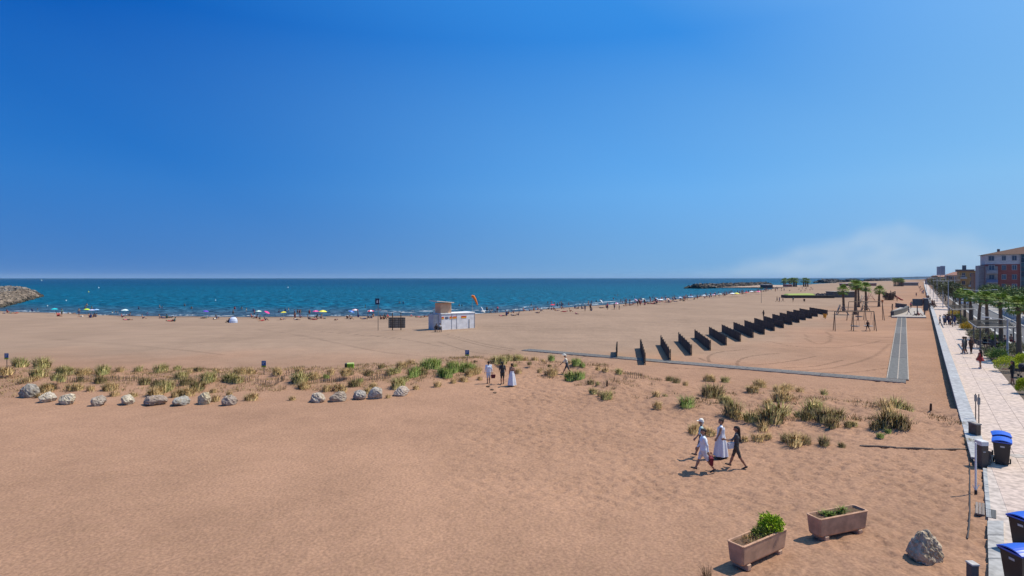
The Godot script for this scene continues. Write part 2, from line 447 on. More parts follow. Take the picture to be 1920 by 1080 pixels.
# ------------------------------------------------------------------ figures
# bones: [a, b, ra, rb, region]
func sdf_body(bones: Array, cell: float) -> Dictionary:
	var lo := Vector3.ONE * 1e9; var hi := -lo
	for b in bones:
		for e in [[b[0], b[2]], [b[1], b[3]]]:
			lo = lo.min(e[0] - Vector3.ONE * e[1]); hi = hi.max(e[0] + Vector3.ONE * e[1])
	lo -= Vector3.ONE * cell * 3; hi += Vector3.ONE * cell * 3
	var nx := int((hi.x - lo.x) / cell) + 1; var ny := int((hi.y - lo.y) / cell) + 1; var nz := int((hi.z - lo.z) / cell) + 1
	var f := PackedFloat32Array()
	f.resize(nx * ny * nz); f.fill(1.0)
	var k := 0.035
	for b in bones:
		var a: Vector3 = b[0]; var e: Vector3 = b[1]; var ra: float = b[2]; var rb: float = b[3]
		var mg := maxf(ra, rb) + 0.05
		var l := (a.min(e) - Vector3.ONE * mg - lo) / cell; var h := (a.max(e) + Vector3.ONE * mg - lo) / cell
		var d := e - a
		var dd := maxf(d.length_squared(), 1e-8)
		for z in range(maxi(0, int(l.z)), mini(nz, int(h.z) + 1)):
			for y in range(maxi(0, int(l.y)), mini(ny, int(h.y) + 1)):
				var row := (z * ny + y) * nx
				for x in range(maxi(0, int(l.x)), mini(nx, int(h.x) + 1)):
					var p := lo + Vector3(x, y, z) * cell
					var t := clampf((p - a).dot(d) / dd, 0, 1)
					var s := p.distance_to(a + d * t) - lerpf(ra, rb, t)
					var o := f[row + x]
					var w := maxf(k - absf(o - s), 0.0) / k
					f[row + x] = minf(o, s) - w * w * k * 0.25
	var verts := PackedVector3Array(); var norms := PackedVector3Array(); var regs := PackedInt32Array(); var idx := PackedInt32Array()
	var ids := {}
	var offs := [0, 1, nx, nx + 1, nx * ny, nx * ny + 1, nx * ny + nx, nx * ny + nx + 1]
	for z in nz - 1:
		for y in ny - 1:
			var base := (z * ny + y) * nx
			for x in nx - 1:
				var i0 := base + x
				var neg := 0
				for o in offs:
					if f[i0 + o] < 0: neg += 1
				if neg == 0 or neg == 8: continue
				var s := Vector3.ZERO; var cnt := 0
				for ed in [[0, 1], [2, 3], [4, 5], [6, 7], [0, 2], [1, 3], [4, 6], [5, 7], [0, 4], [1, 5], [2, 6], [3, 7]]:
					var fa := f[i0 + offs[ed[0]]]; var fb := f[i0 + offs[ed[1]]]
					if (fa < 0) != (fb < 0):
						var t := fa / (fa - fb)
						var pa := Vector3(ed[0] & 1, (ed[0] >> 1) & 1, ed[0] >> 2); var pb := Vector3(ed[1] & 1, (ed[1] >> 1) & 1, ed[1] >> 2)
						s += pa.lerp(pb, t); cnt += 1
				var gr := Vector3(f[i0 + 1] + f[i0 + nx + 1] - f[i0] - f[i0 + nx], f[i0 + nx] + f[i0 + nx + 1] - f[i0] - f[i0 + 1], f[i0 + nx * ny] + f[i0 + nx * ny + 1] - f[i0] - f[i0 + 1])
				ids[i0] = verts.size()
				var P := lo + (Vector3(x, y, z) + s / cnt) * cell
				verts.append(P); norms.append(gr.normalized() if gr.length() > 1e-6 else Vector3.UP)
				var bd := 1e9; var br := 0
				for b in bones:
					var d2: Vector3 = b[1] - b[0]
					var t2 := clampf((P - b[0]).dot(d2) / maxf(d2.length_squared(), 1e-8), 0, 1)
					var q: float = P.distance_to(b[0] + d2 * t2) - lerpf(b[2], b[3], t2)
					if q < bd: bd = q; br = b[4]
				regs.append(br)
	for i0 in ids:
		var x: int = i0 % nx; var y: int = (i0 / nx) % ny; var z: int = i0 / (nx * ny)
		for ax in [[1, nx, nx * ny], [nx, nx * ny, 1], [nx * ny, 1, nx]]:
			var i1: int = i0 + ax[0]
			if (f[i0] < 0) == (f[i1] < 0): continue
			var a: int = i0; var b: int = i0 - ax[1]; var d: int = i0 - ax[1] - ax[2]; var e: int = i0 - ax[2]
			if not (ids.has(b) and ids.has(d) and ids.has(e)): continue
			if f[i0] < 0: idx.append_array([ids[a], ids[d], ids[b], ids[a], ids[e], ids[d]])
			else: idx.append_array([ids[a], ids[b], ids[d], ids[a], ids[d], ids[e]])
	for ti in idx.size() / 3:
		var a := idx[ti * 3]; var b := idx[ti * 3 + 1]; var d := idx[ti * 3 + 2]
		if (verts[d] - verts[a]).cross(verts[b] - verts[a]).dot(norms[a] + norms[b] + norms[d]) < 0.0:
			idx[ti * 3 + 1] = d; idx[ti * 3 + 2] = b
	return {"v": verts, "n": norms, "r": regs, "i": idx}
func body_mesh(d: Dictionary, cols: Array) -> ArrayMesh:   # cols by region: skin, hair, top, bottom, shoe
	var k := PackedColorArray()
	for r in d.r: k.append(cols[r])
	var a := []
	a.resize(Mesh.ARRAY_MAX)
	a[Mesh.ARRAY_VERTEX] = d.v; a[Mesh.ARRAY_NORMAL] = d.n; a[Mesh.ARRAY_COLOR] = k; a[Mesh.ARRAY_INDEX] = d.i
	var m := ArrayMesh.new()
	m.add_surface_from_arrays(Mesh.PRIMITIVE_TRIANGLES, a)
	return m
# a figure facing -Z with feet on y = 0. o: stride, arms [left, right] swing, lean, sleeve 0..2, legs 0..2 (bare, shorts, long), hair 0..2, pose
func figure(o: Dictionary) -> Array:
	var B := []
	var st: float = o.get("stride", 0.0)
	var sl: int = o.get("sleeve", 1); var lg: int = o.get("legs", 1); var hr: int = o.get("hair", 0)
	var w: float = o.get("build", 1.0)
	var lean: float = o.get("lean", 0.0)
	var pose: String = o.get("pose", "stand")
	var hipy := 0.92
	var up := Vector3(0, cos(lean), -sin(lean))
	if pose == "sit": hipy = 0.13; up = Vector3(0, 0.97, 0.24)
	if pose == "chair": hipy = 0.5
	if pose == "lie": hipy = 0.11; up = Vector3(0, 0.16, 0.98)
	var hip := Vector3(0, hipy, 0)
	var chest := hip + up * 0.36; var neck := hip + up * 0.53; var head := hip + up * 0.69
	if pose == "lie": head += Vector3(0, 0.03, 0)
	for s in [-1, 1]:
		var hj := hip + Vector3(0.085 * s, -0.02, 0)
		var kn: Vector3; var an: Vector3; var toe: Vector3
		if pose == "sit":
			kn = hj + Vector3(0.05 * s, 0.30, -0.33); an = Vector3(kn.x, 0.06, -0.62); toe = an + Vector3(0.02 * s, 0.0, -0.15)
		elif pose == "chair":
			kn = hj + Vector3(0.04 * s, 0.0, -0.43); an = kn + Vector3(0, -0.40, 0.03 * s); toe = an + Vector3(0, -0.02, -0.17)
		elif pose == "lie":
			kn = hj + Vector3(0.04 * s, 0.12 if s > 0 else 0.0, -0.42); an = Vector3(kn.x + 0.03 * s, 0.06, kn.z - 0.40); toe = an + Vector3(0.03 * s, 0.12, -0.06)
		else:
			var a: float = st * s
			kn = hj + Vector3(0, -cos(a * 0.9), -sin(a * 0.9)) * 0.43
			var b: float = a * 0.9 - (0.75 * absf(st) if a < 0 else -0.0)
			an = kn + Vector3(0, -cos(b), -sin(b)) * 0.42
			var tip: float = b * 0.8
			toe = an + Vector3(0.03 * s, -0.03 + sin(tip) * 0.12 - (0.04 if tip < -0.3 else 0.0), -cos(tip) * 0.17)
		B.append([hj, hj.lerp(kn, 0.55), 0.092 * w, 0.075 * w, 3 if lg > 0 else 0])
		B.append([hj.lerp(kn, 0.55), kn, 0.073 * w, 0.056, 3 if lg > 0 else 0])
		B.append([kn, kn.lerp(an, 0.4), 0.054, 0.056, 3 if lg > 1 else 0])
		B.append([kn.lerp(an, 0.4), an, 0.054, 0.037, 3 if lg > 1 else 0])
		B.append([an + Vector3(0, -0.02, 0.03), toe, 0.042, 0.033, 4])
		# arm
		var sh := neck + Vector3(0.165 * s * w, -0.055, 0)
		var arms: Array = o.get("arms", [-st * 0.8, st * 0.8])
		var sw: float = arms[0 if s < 0 else 1]
		var el := sh + Vector3(0.06 * s, -0.27 * cos(sw), -0.27 * sin(sw))
		var bend: float = o.get("bend", 0.35)
		var wr := el + Vector3(0.02 * s, -0.25 * cos(sw + bend), -0.25 * sin(sw + bend))
		if pose == "sit": el = sh + Vector3(0.05 * s, -0.22, -0.12); wr = el + Vector3(-0.04 * s, 0.02, -0.24)
		if pose == "lie": el = sh + Vector3(0.1 * s, -0.08, -0.2); wr = el + Vector3(0.02 * s, -0.03, -0.22)
		if pose == "chair": el = sh + Vector3(0.05 * s, -0.25, -0.06); wr = el + Vector3(-0.05 * s, -0.03, -0.24)
		B.append([neck + Vector3(0.06 * s, -0.05, 0), sh, 0.06, 0.06 * w, 2])
		B.append([sh, el, 0.052 * w, 0.042, 2 if sl > 0 else 0])
		B.append([el, wr, 0.041, 0.029, 2 if sl > 1 else 0])
		var hd := (wr - el).normalized()
		var side := Vector3(1, 0, 0) - hd * hd.x
		B.append([wr, wr + hd * 0.075, 0.026, 0.03, 0])
		if o.get("fingers", false):
			var acr := hd.cross(side.normalized()).normalized()
			for q in 4:
				var ro := wr + hd * 0.085 + acr * (q - 1.5) * 0.02
				var kb: Vector3 = ro + hd * [0.035, 0.042, 0.040, 0.03][q]
				B.append([ro, kb, 0.0105, 0.0095, 0])
				B.append([kb, kb + (hd * 0.6 - side.normalized() * s * 0.7) * 0.034, 0.0095, 0.008, 0])
			B.append([wr + hd * 0.025 + acr * -0.028, wr + hd * 0.075 + acr * -0.06, 0.012, 0.009, 0])
	# trunk
	for s in [-1, 1]:
		B.append([hip + Vector3(0.06 * s * w, 0.02, 0), hip + up * 0.14 + Vector3(0.05 * s * w, 0, 0), 0.105 * w, 0.10 * w, 3 if o.get("low_top", 0) == 0 else 2])
		B.append([hip + up * 0.14 + Vector3(0.05 * s * w, 0, 0), chest + Vector3(0.065 * s * w, 0, 0), 0.098 * w, 0.112 * w, 2])
		B.append([chest + Vector3(0.065 * s * w, 0, 0), neck + Vector3(0.07 * s * w, -0.06, 0), 0.11 * w, 0.07, 2])
	B.append([neck + up * -0.02, head - up * 0.05, 0.052, 0.05, 0])
	# head with face
	var fw := Vector3(0, -up.z, up.y) * -1.0
	if pose == "lie": fw = Vector3(0, 1, -0.1)
	B.append([head + up * 0.035 + fw * -0.01, head + up * 0.03 + fw * 0.025, 0.088, 0.085, 0])
	B.append([head - up * 0.045 + fw * 0.035, head + fw * 0.03, 0.055, 0.07, 0])
	B.append([head + up * 0.01 + fw * 0.1, head - up * 0.025 + fw * 0.118, 0.012, 0.016, 0])
	for s in [-1, 1]: B.append([head + Vector3(0.088 * s, 0, 0), head + up * 0.03 + Vector3(0.092 * s, 0, 0), 0.016, 0.018, 0])
	B.append([head + up * 0.065 - fw * 0.025, head + up * 0.07 + fw * 0.03, 0.088, 0.072, 1])
	B.append([head - up * 0.02 - fw * 0.05, head + up * 0.05 - fw * 0.04, 0.06, 0.08, 1])
	if hr == 1: B.append([head + up * 0.02 - fw * 0.07, neck - up * 0.08 - fw * 0.09, 0.07, 0.06, 1])
	if hr == 2: B.append([head + up * 0.02 - fw * 0.07, chest - up * 0.14 - fw * 0.13, 0.075, 0.05, 1])
	if hr == 3: B.append([head + up * 0.1 - fw * 0.06, head + up * 0.13 - fw * 0.08, 0.05, 0.045, 1])
	# lowest foot to the ground
	var lowest := 1e9
	for b in B: lowest = minf(lowest, minf(b[0].y - b[2], b[1].y - b[3]))
	for b in B:
		b[0].y -= lowest; b[1].y -= lowest
	return B
const SKIN := Color(0.36, 0.19, 0.12)
const TAN := Color(0.24, 0.12, 0.07)
const HAIR := Color(0.02, 0.014, 0.01)
func hero(label: String, at: Vector3, yaw: float, opt: Dictionary, cols: Array, hgt := 1.72) -> Node3D:
	opt.fingers = true
	var t := thing("person", label, "person", at, "", yaw)
	var d := sdf_body(figure(opt), 0.0125)
	partm(t, "body", body_mesh(d, cols), vm(0.75))
	t.scale = Vector3.ONE * hgt / 1.76
	return t
var far_bodies := {}
func far_mesh(pose: String, variant: int) -> ArrayMesh:
	var key := pose + str(variant)
	if far_bodies.has(key): return far_bodies[key]
	if not far_bodies.has(pose):
		var o := {"pose": pose, "sleeve": 0, "legs": 1}
		if pose == "walk": o = {"stride": 0.42, "sleeve": 0, "legs": 1}
		if pose == "walkd": o = {"stride": 0.38, "sleeve": 1, "legs": 2}
		if pose == "stand": o = {"stride": 0.08, "sleeve": 0, "legs": 1, "hair": 1, "arms": [0.3, -0.2]}
		far_bodies[pose] = sdf_body(figure(o), 0.028)
	var tops := [SKIN, C(30, 60, 120), C(170, 40, 50), C(25, 25, 30), C(220, 215, 205), SKIN, C(200, 90, 120), TAN, C(40, 110, 110), C(140, 130, 120)]
	var bots := [C(25, 40, 90), C(40, 60, 110), C(150, 30, 40), C(20, 20, 24), C(90, 90, 95), C(120, 30, 30), C(40, 40, 60), C(20, 30, 40), C(50, 60, 60), C(60, 80, 120)]
	var sk: Color = [SKIN, TAN, SKIN * 1.1, TAN * 1.2][variant % 4]
	far_bodies[key] = body_mesh(far_bodies[pose], [sk, [HAIR, Color(0.08, 0.045, 0.02), HAIR][variant % 3], tops[variant % 10], bots[variant % 10], sk if variant % 3 else C(60, 50, 45)])
	return far_bodies[key]
func far_person(at: Vector3, pose: String, yaw: float, label: String, group: String, variant := -1) -> void:
	if variant < 0: variant = rng.randi() % 10
	var o := solo("person", label, "person", far_mesh(pose, variant), vm(0.75), at, group, yaw)
	o.scale = Vector3.ONE * rng.randf_range(0.92, 1.04)

# ------------------------------------------------------------------ vegetation
func tuft_mesh(sd: int, blades: int, r: float, h: float, cols: Array, droop := 0.4, bw := 0.012) -> ArrayMesh:
	var q := RandomNumberGenerator.new(); q.seed = sd
	var mb := MB.new()
	for i in blades:
		var a := q.randf() * TAU
		var rr := r * sqrt(q.randf()) * 0.75
		var b := Vector3(cos(a) * rr, -0.03, sin(a) * rr)
		var a2 := a + q.randf_range(-0.9, 0.9)
		var out := Vector3(cos(a2), 0, sin(a2)) * q.randf_range(0.1, 1.0) * droop * h
		var hh := h * q.randf_range(0.45, 1.0) * (1.0 - 0.35 * rr / r)
		var m := b + out * 0.35 + Vector3(0, hh * 0.62, 0)
		var t := b + out + Vector3(0, hh, 0)
		var s := Vector3(-sin(a2 + q.randf()), 0, cos(a2)) * bw * q.randf_range(0.6, 1.4)
		var cc: Color = cols[q.randi() % cols.size()]
		mb.col = cc * q.randf_range(0.8, 1.3)
		var nn := (Vector3.UP * 1.2 + out.normalized() * 0.5 + Vector3(b.x, 0, b.z) / r * 0.5).normalized()
		mb.trin(b - s, m - s * 0.8, m + s * 0.8, nn, nn, nn); mb.trin(b - s, m + s * 0.8, b + s, nn, nn, nn)
		mb.trin(m - s * 0.8, t, m + s * 0.8, nn, nn, nn)
	return mb.mesh()
func bush_mesh(sd: int, n: int, r: Vector3, leaf: float, cols: Array, rough := 0.28, long := 1.6) -> ArrayMesh:
	var q := RandomNumberGenerator.new(); q.seed = sd
	var f := FastNoiseLite.new(); f.seed = sd; f.frequency = 1.3
	var mb := MB.new()
	for i in n:
		var d := Vector3(q.randfn(), q.randfn(), q.randfn()).normalized()
		if d.y < -0.35: d.y = -d.y
		var k := (1.0 + rough * 2.0 * f.get_noise_3dv(d * 1.4) + rough * f.get_noise_3dv(d * 4.0)) * (1.0 - 0.35 * pow(q.randf(), 2.0))
		var p := Vector3(d.x * r.x, d.y * r.y + r.y * 0.8, d.z * r.z) * k
		if p.y < 0.02: p.y = 0.02 + q.randf() * 0.1
		var t := (d + Vector3(q.randfn(), q.randfn(), q.randfn()) * 0.7).normalized()
		var s := t.cross(Vector3(q.randfn(), q.randfn(), q.randfn())).normalized()
		mb.col = cols[q.randi() % cols.size()] * q.randf_range(0.7, 1.25)
		var l := leaf * q.randf_range(0.6, 1.3)
		mb.quad(p - s * l * 0.5, p + t * l * long * 0.5 - s * l * 0.3, p + t * l * long, p + s * l * 0.5 + t * l * 0.3)
	return mb.mesh()
func frond_mesh(sd: int, cols: Array) -> ArrayMesh:   # fan leaf along +Z, 1.5 m
	var q := RandomNumberGenerator.new(); q.seed = sd
	var mb := MB.new()
	mb.col = C(96, 104, 50)
	mb.tube([Vector3.ZERO, Vector3(0, 0.06, 0.4), Vector3(0, 0.05, 0.75)], [0.022, 0.016, 0.012], 4, false)
	var hub := Vector3(0, 0.05, 0.72)
	for i in 19:
		var a := lerpf(-1.45, 1.45, i / 18.0) + q.randf_range(-0.04, 0.04)
		var l := q.randf_range(0.55, 0.78) * (1.0 - 0.22 * absf(a) / 1.45)
		var d := Vector3(sin(a), 0.05 * cos(i * 2.5), cos(a))
		var s := Vector3(cos(a), 0, -sin(a)) * 0.034
		mb.col = cols[q.randi() % cols.size()] * q.randf_range(0.75, 1.2)
		var m := hub + d * l * 0.6 + Vector3(0, 0.015, 0)
		var t := hub + d * l + Vector3(0, -0.16 - 0.1 * q.randf(), 0)
		mb.quad(hub - s * 0.3, m - s, m + s, hub + s * 0.3)
		mb.tri(m - s, t, m + s)
	return mb.mesh()
var fronds := []
func palm(label: String, group: String, at: Vector3, hgt: float, sd: int, detail := true, sc := 1.0) -> void:
	if fronds.is_empty():
		var gc := [C(118, 142, 58), C(138, 160, 66), C(98, 124, 54), C(152, 166, 82)]
		for k in 3: fronds.append(frond_mesh(900 + k, gc))
		fronds.append(frond_mesh(910, [C(140, 116, 76), C(118, 96, 62)]))
	var q := RandomNumberGenerator.new(); q.seed = sd
	var t := thing("palm_tree", label, "palm tree", at, group)
	var mb := MB.new()
	var pts := []; var rad := []
	var bend := Vector3(q.randf_range(-0.2, 0.2), 0, q.randf_range(-0.2, 0.2))
	var n := 14
	for i in n + 1:
		var k := float(i) / n
		pts.append(Vector3(0, hgt * k - 0.15 * (1.0 - k), 0) + bend * k * k)
		rad.append((0.24 - 0.09 * k + (0.10 * exp(-k * 12.0)) + (0.02 if i % 2 else 0.0) + (0.07 if k > 0.86 else 0.0)) * sc)
	mb.col = C(136, 112, 90)
	mb.tube(pts, rad, 9)
	part(t, "trunk", mb, vm(0.95, "bark"))
	var top: Vector3 = pts[n]
	var cr := Node3D.new(); cr.name = "crown"; t.add_child(cr); cr.position = top
	var nf := 34 if detail else 18
	var joined := SurfaceTool.new()
	for i in nf:
		var k := float(i) / nf
		var el := lerpf(1.35, -0.75, pow(k, 0.85)) + q.randf_range(-0.12, 0.12)
		var tr := Transform3D(Basis(Vector3.UP, i * 2.399 + q.randf() * 0.4) * Basis(Vector3.RIGHT, -el), Vector3.ZERO)
		tr = tr.scaled_local(Vector3.ONE * sc * q.randf_range(0.85, 1.1) * (1.0 if k < 0.9 else 0.8))
		var me: Mesh = fronds[3] if k > 0.93 else fronds[q.randi() % 3]
		if detail:
			var o := partm(cr, "frond", me, leafm())
			o.transform = tr
		else:
			joined.append_from(me, 0, tr)
	if not detail:
		cr.free()
		partm(t, "crown", joined.commit(), leafm(), top)
func tree(label: String, group: String, at: Vector3, hgt: float, rad: float, sd: int, cols: Array, n := 1500, leaf := 0.16) -> void:
	var q := RandomNumberGenerator.new(); q.seed = sd
	var t := thing("broadleaf_tree", label, "tree", at, group)
	var tb := MB.new(); tb.col = C(92, 78, 64)
	var fork := Vector3(q.randf_range(-0.2, 0.2), hgt * 0.35, q.randf_range(-0.2, 0.2))
	tb.tube([Vector3(0, -0.15, 0), fork * 0.5, fork], [0.17, 0.13, 0.11], 7)
	var mb := MB.new()
	for c in 13:
		var a := c * 2.4 + q.randf()
		var rr := rad * sqrt((c + 0.4) / 13.0) * 0.75
		var ctr := Vector3(cos(a) * rr, hgt * q.randf_range(0.5, 0.86) - 0.12 * rr, sin(a) * rr)
		tb.tube([fork, fork.lerp(ctr, 0.5) + Vector3(0, 0.15, 0), ctr], [0.07, 0.045, 0.02], 5, false)
		var cr := rad * q.randf_range(0.3, 0.48)
		for i in n / 13:
			var d := Vector3(q.randfn(), q.randfn() * 0.8, q.randfn()) * 0.5
			var p := ctr + d * cr
			var f := Vector3(q.randfn(), q.randfn(), q.randfn()).normalized()
			var s := f.cross(Vector3(q.randfn(), q.randfn(), q.randfn())).normalized()
			mb.col = cols[q.randi() % cols.size()] * q.randf_range(0.7, 1.25)
			var l := leaf * q.randf_range(0.6, 1.4)
			mb.quad(p - s * l * 0.4, p + f * l * 0.8 - s * l * 0.3, p + f * l * 1.5, p + s * l * 0.4 + f * l * 0.4)
	part(t, "trunk", tb, vm(0.95, "bark"))
	part(t, "crown", mb, leafm())
func rock_mesh(sd: int, r: Vector3, col: Color, seg := 14, amp := 0.42, taper := 0.0) -> ArrayMesh:
	var f := FastNoiseLite.new(); f.seed = sd; f.frequency = 0.9; f.fractal_octaves = 4
	var q := RandomNumberGenerator.new(); q.seed = sd
	var planes := []
	for i in 11:
		planes.append([Vector3(q.randfn(), q.randfn() * 0.8, q.randfn()).normalized(), q.randf_range(0.66, 0.95)])
	var P := func(i: int, k: int) -> Vector3:
		var a := PI * i / seg - PI / 2; var b := TAU * (k % (seg * 2)) / (seg * 2)
		var d := Vector3(cos(a) * cos(b), sin(a), cos(a) * sin(b))
		var s := 1.0 + amp * 0.4 * f.get_noise_3dv(d * 1.1)
		for p in planes:
			var dn: float = d.dot(p[0])
			if dn > 0.05: s = minf(s, p[1] / dn)
		s += amp * 0.32 * f.get_noise_3dv(d * 3.2 + Vector3(9, 0, 0))
		return d * s * r * Vector3(1.0 - taper * d.y, 1.0, 1.0 - taper * d.y)
	var mb := MB.new()
	for i in seg:
		for k in seg * 2:
			var a: Vector3 = P.call(i, k); var b: Vector3 = P.call(i + 1, k); var d: Vector3 = P.call(i + 1, k + 1); var e: Vector3 = P.call(i, k + 1)
			var nz := f.get_noise_3dv(a * 2.3 / maxf(r.x, 0.1))
			mb.col = col * (1.0 + 0.5 * nz)
			if f.get_noise_3dv(a * 1.5 / maxf(r.x, 0.1) + Vector3(40, 3, 0)) > 0.25: mb.col = mb.col.lerp(Color(0.30, 0.20, 0.08), 0.4)
			mb.quad(a, b, d, e)
	return mb.mesh()

func _ready() -> void:
	# ---------------------------------------------------------------- camera, sky, sun, exposure
	var cam := Camera3D.new()
	cam.name = "camera"
	cam.projection = Camera3D.PROJECTION_FRUSTUM
	cam.near = 0.1; cam.far = 60000.0
	cam.size = 0.1 * 1080.0 / F
	cam.frustum_offset = Vector2(0, -(540.0 - HZ) / F * 0.1)
	cam.position = Vector3(0, CAM_H, 0)
	add_child(cam)
	cam.current = true
	var env := Environment.new()
	env.background_mode = Environment.BG_SKY
	env.tonemap_mode = Environment.TONE_MAPPER_LINEAR
	env.tonemap_exposure = 1.0
	env.sdfgi_enabled = true; env.ssao_enabled = true; env.ssil_enabled = true
	env.fog_enabled = true; env.fog_density = 0.000025; env.fog_light_color = Color(0.78, 0.87, 0.95)
	var to_sun := Vector3(1.0, 1.72, -0.24).normalized()
	var sky := Sky.new()
	var pm := PanoramaSkyMaterial.new()
	pm.panorama = ImageTexture.create_from_image(sky_image(to_sun))
	sky.sky_material = pm
	env.sky = sky
	var we := WorldEnvironment.new(); we.environment = env; we.name = "world_environment"
	add_child(we)
	var sun := DirectionalLight3D.new()
	sun.name = "sun"
	sun.light_energy = 1.6; sun.light_color = Color(1.0, 0.955, 0.89); sun.light_angular_distance = 0.5; sun.shadow_enabled = true
	add_child(sun)
	sun.look_at_from_position(to_sun * 100.0, Vector3.ZERO, Vector3.UP)

	rng.seed = 5
	n_dune.seed = 3; n_dune.frequency = 0.16; n_dune.fractal_octaves = 3
	n_fine.seed = 4; n_fine.frequency = 0.7; n_fine.fractal_octaves = 3
	n_foot.seed = 5; n_foot.noise_type = FastNoiseLite.TYPE_CELLULAR; n_foot.frequency = 1.9; n_foot.fractal_type = FastNoiseLite.FRACTAL_NONE; n_foot.cellular_return_type = FastNoiseLite.RETURN_DISTANCE
	n_tone.seed = 6; n_tone.frequency = 0.05; n_tone.fractal_octaves = 4
	# ---------------------------------------------------------------- large structure
	build_sand()
	build_sea()
	print("ground ", Time.get_ticks_msec())
	build_promenade()
	build_town()
	build_jetties()
	print("town ", Time.get_ticks_msec())
	# ---------------------------------------------------------------- objects
	build_mats()
	build_fences()
	build_dunes()
	print("dunes ", Time.get_ticks_msec())
	build_station()
	build_playground()
	build_corner()
	build_street()
	print("street ", Time.get_ticks_msec())
	build_walkers()
	print("walkers ", Time.get_ticks_msec())
	build_beach_life()
	print("done ", Time.get_ticks_msec())

func sky_image(to_sun: Vector3) -> Image:
	var W := 1024; var H := 512
	var top := [[-1.0, Vector3(0.0, 0.075, 0.40)], [0.1, Vector3(0.0, 0.098, 0.47)], [0.55, Vector3(0.04, 0.27, 0.77)], [0.76, Vector3(0.22, 0.51, 0.93)], [1.0, Vector3(0.75, 0.92, 1.1)]]
	var low := [[-1.0, Vector3(0.06, 0.19, 0.48)], [-0.139, Vector3(0.075, 0.22, 0.53)], [0.29, Vector3(0.2, 0.42, 0.70)], [0.575, Vector3(0.42, 0.61, 0.76)], [1.0, Vector3(0.62, 0.76, 0.86)]]
	var mid := [[-1.0, Vector3(0.02, 0.16, 0.52)], [0.0, Vector3(0.026, 0.195, 0.60)], [0.38, Vector3(0.135, 0.425, 0.87)], [0.64, Vector3(0.27, 0.57, 0.89)], [1.0, Vector3(0.6, 0.8, 0.95)]]
	var f := FastNoiseLite.new(); f.seed = 12; f.frequency = 0.9; f.fractal_octaves = 5
	var pick := func(t: Array, c: float) -> Vector3:
		for i in t.size() - 1:
			if c <= t[i + 1][0]:
				return t[i][1].lerp(t[i + 1][1], smoothstep(0.0, 1.0, (c - t[i][0]) / (t[i + 1][0] - t[i][0])) * 0.4 + 0.6 * (c - t[i][0]) / (t[i + 1][0] - t[i][0]))
		return t[-1][1]
	var im := Image.create(W, H, false, Image.FORMAT_RGBF)
	for j in H:
		var el := (0.5 - (j + 0.5) / H) * PI
		for i in W:
			var az := wrapf((i + 0.5) / W * TAU, -PI, PI)
			var e := maxf(el, 0.0)
			var d := Vector3(sin(az) * cos(e), sin(e), -cos(az) * cos(e))
			var c := d.dot(to_sun)
			var t := rad_to_deg(e)
			var q: Vector3 = pick.call(low, c).lerp(pick.call(mid, c), 1.0 - pow(1.0 - clampf(t / 11.0, 0.0, 1.0), 1.6))
			q = q.lerp(pick.call(top, c), clampf((t - 8.0) / 14.0, 0.0, 1.0))
			q *= lerpf(1.0, 0.72, smoothstep(30.0, 85.0, rad_to_deg(e)))
			# a low bank of thin cloud over the far coast
			var dx := rad_to_deg(az); var dy := rad_to_deg(e)
			var rim := 3.1 * exp(-pow((dx - 33.5) / 6.5, 2.0)) + 1.6 * exp(-pow((dx - 25.0) / 7.0, 2.0)) + 1.2 * exp(-pow((dx - 42.0) / 9.0, 2.0)) + 0.5 * f.get_noise_2d(dx * 0.35, 3.0)
			var a := smoothstep(0.8, -0.9, dy - rim) * smoothstep(12.0, 24.0, dx) * smoothstep(75.0, 45.0, dx) * (0.30 + 0.22 * f.get_noise_2d(dx * 0.3, dy * 0.9))
			q = q.lerp(Vector3(0.62, 0.72, 0.80), clampf(a, 0.0, 0.6))
			im.set_pixel(i, j, Color(q.x, q.y, q.z))
	return im

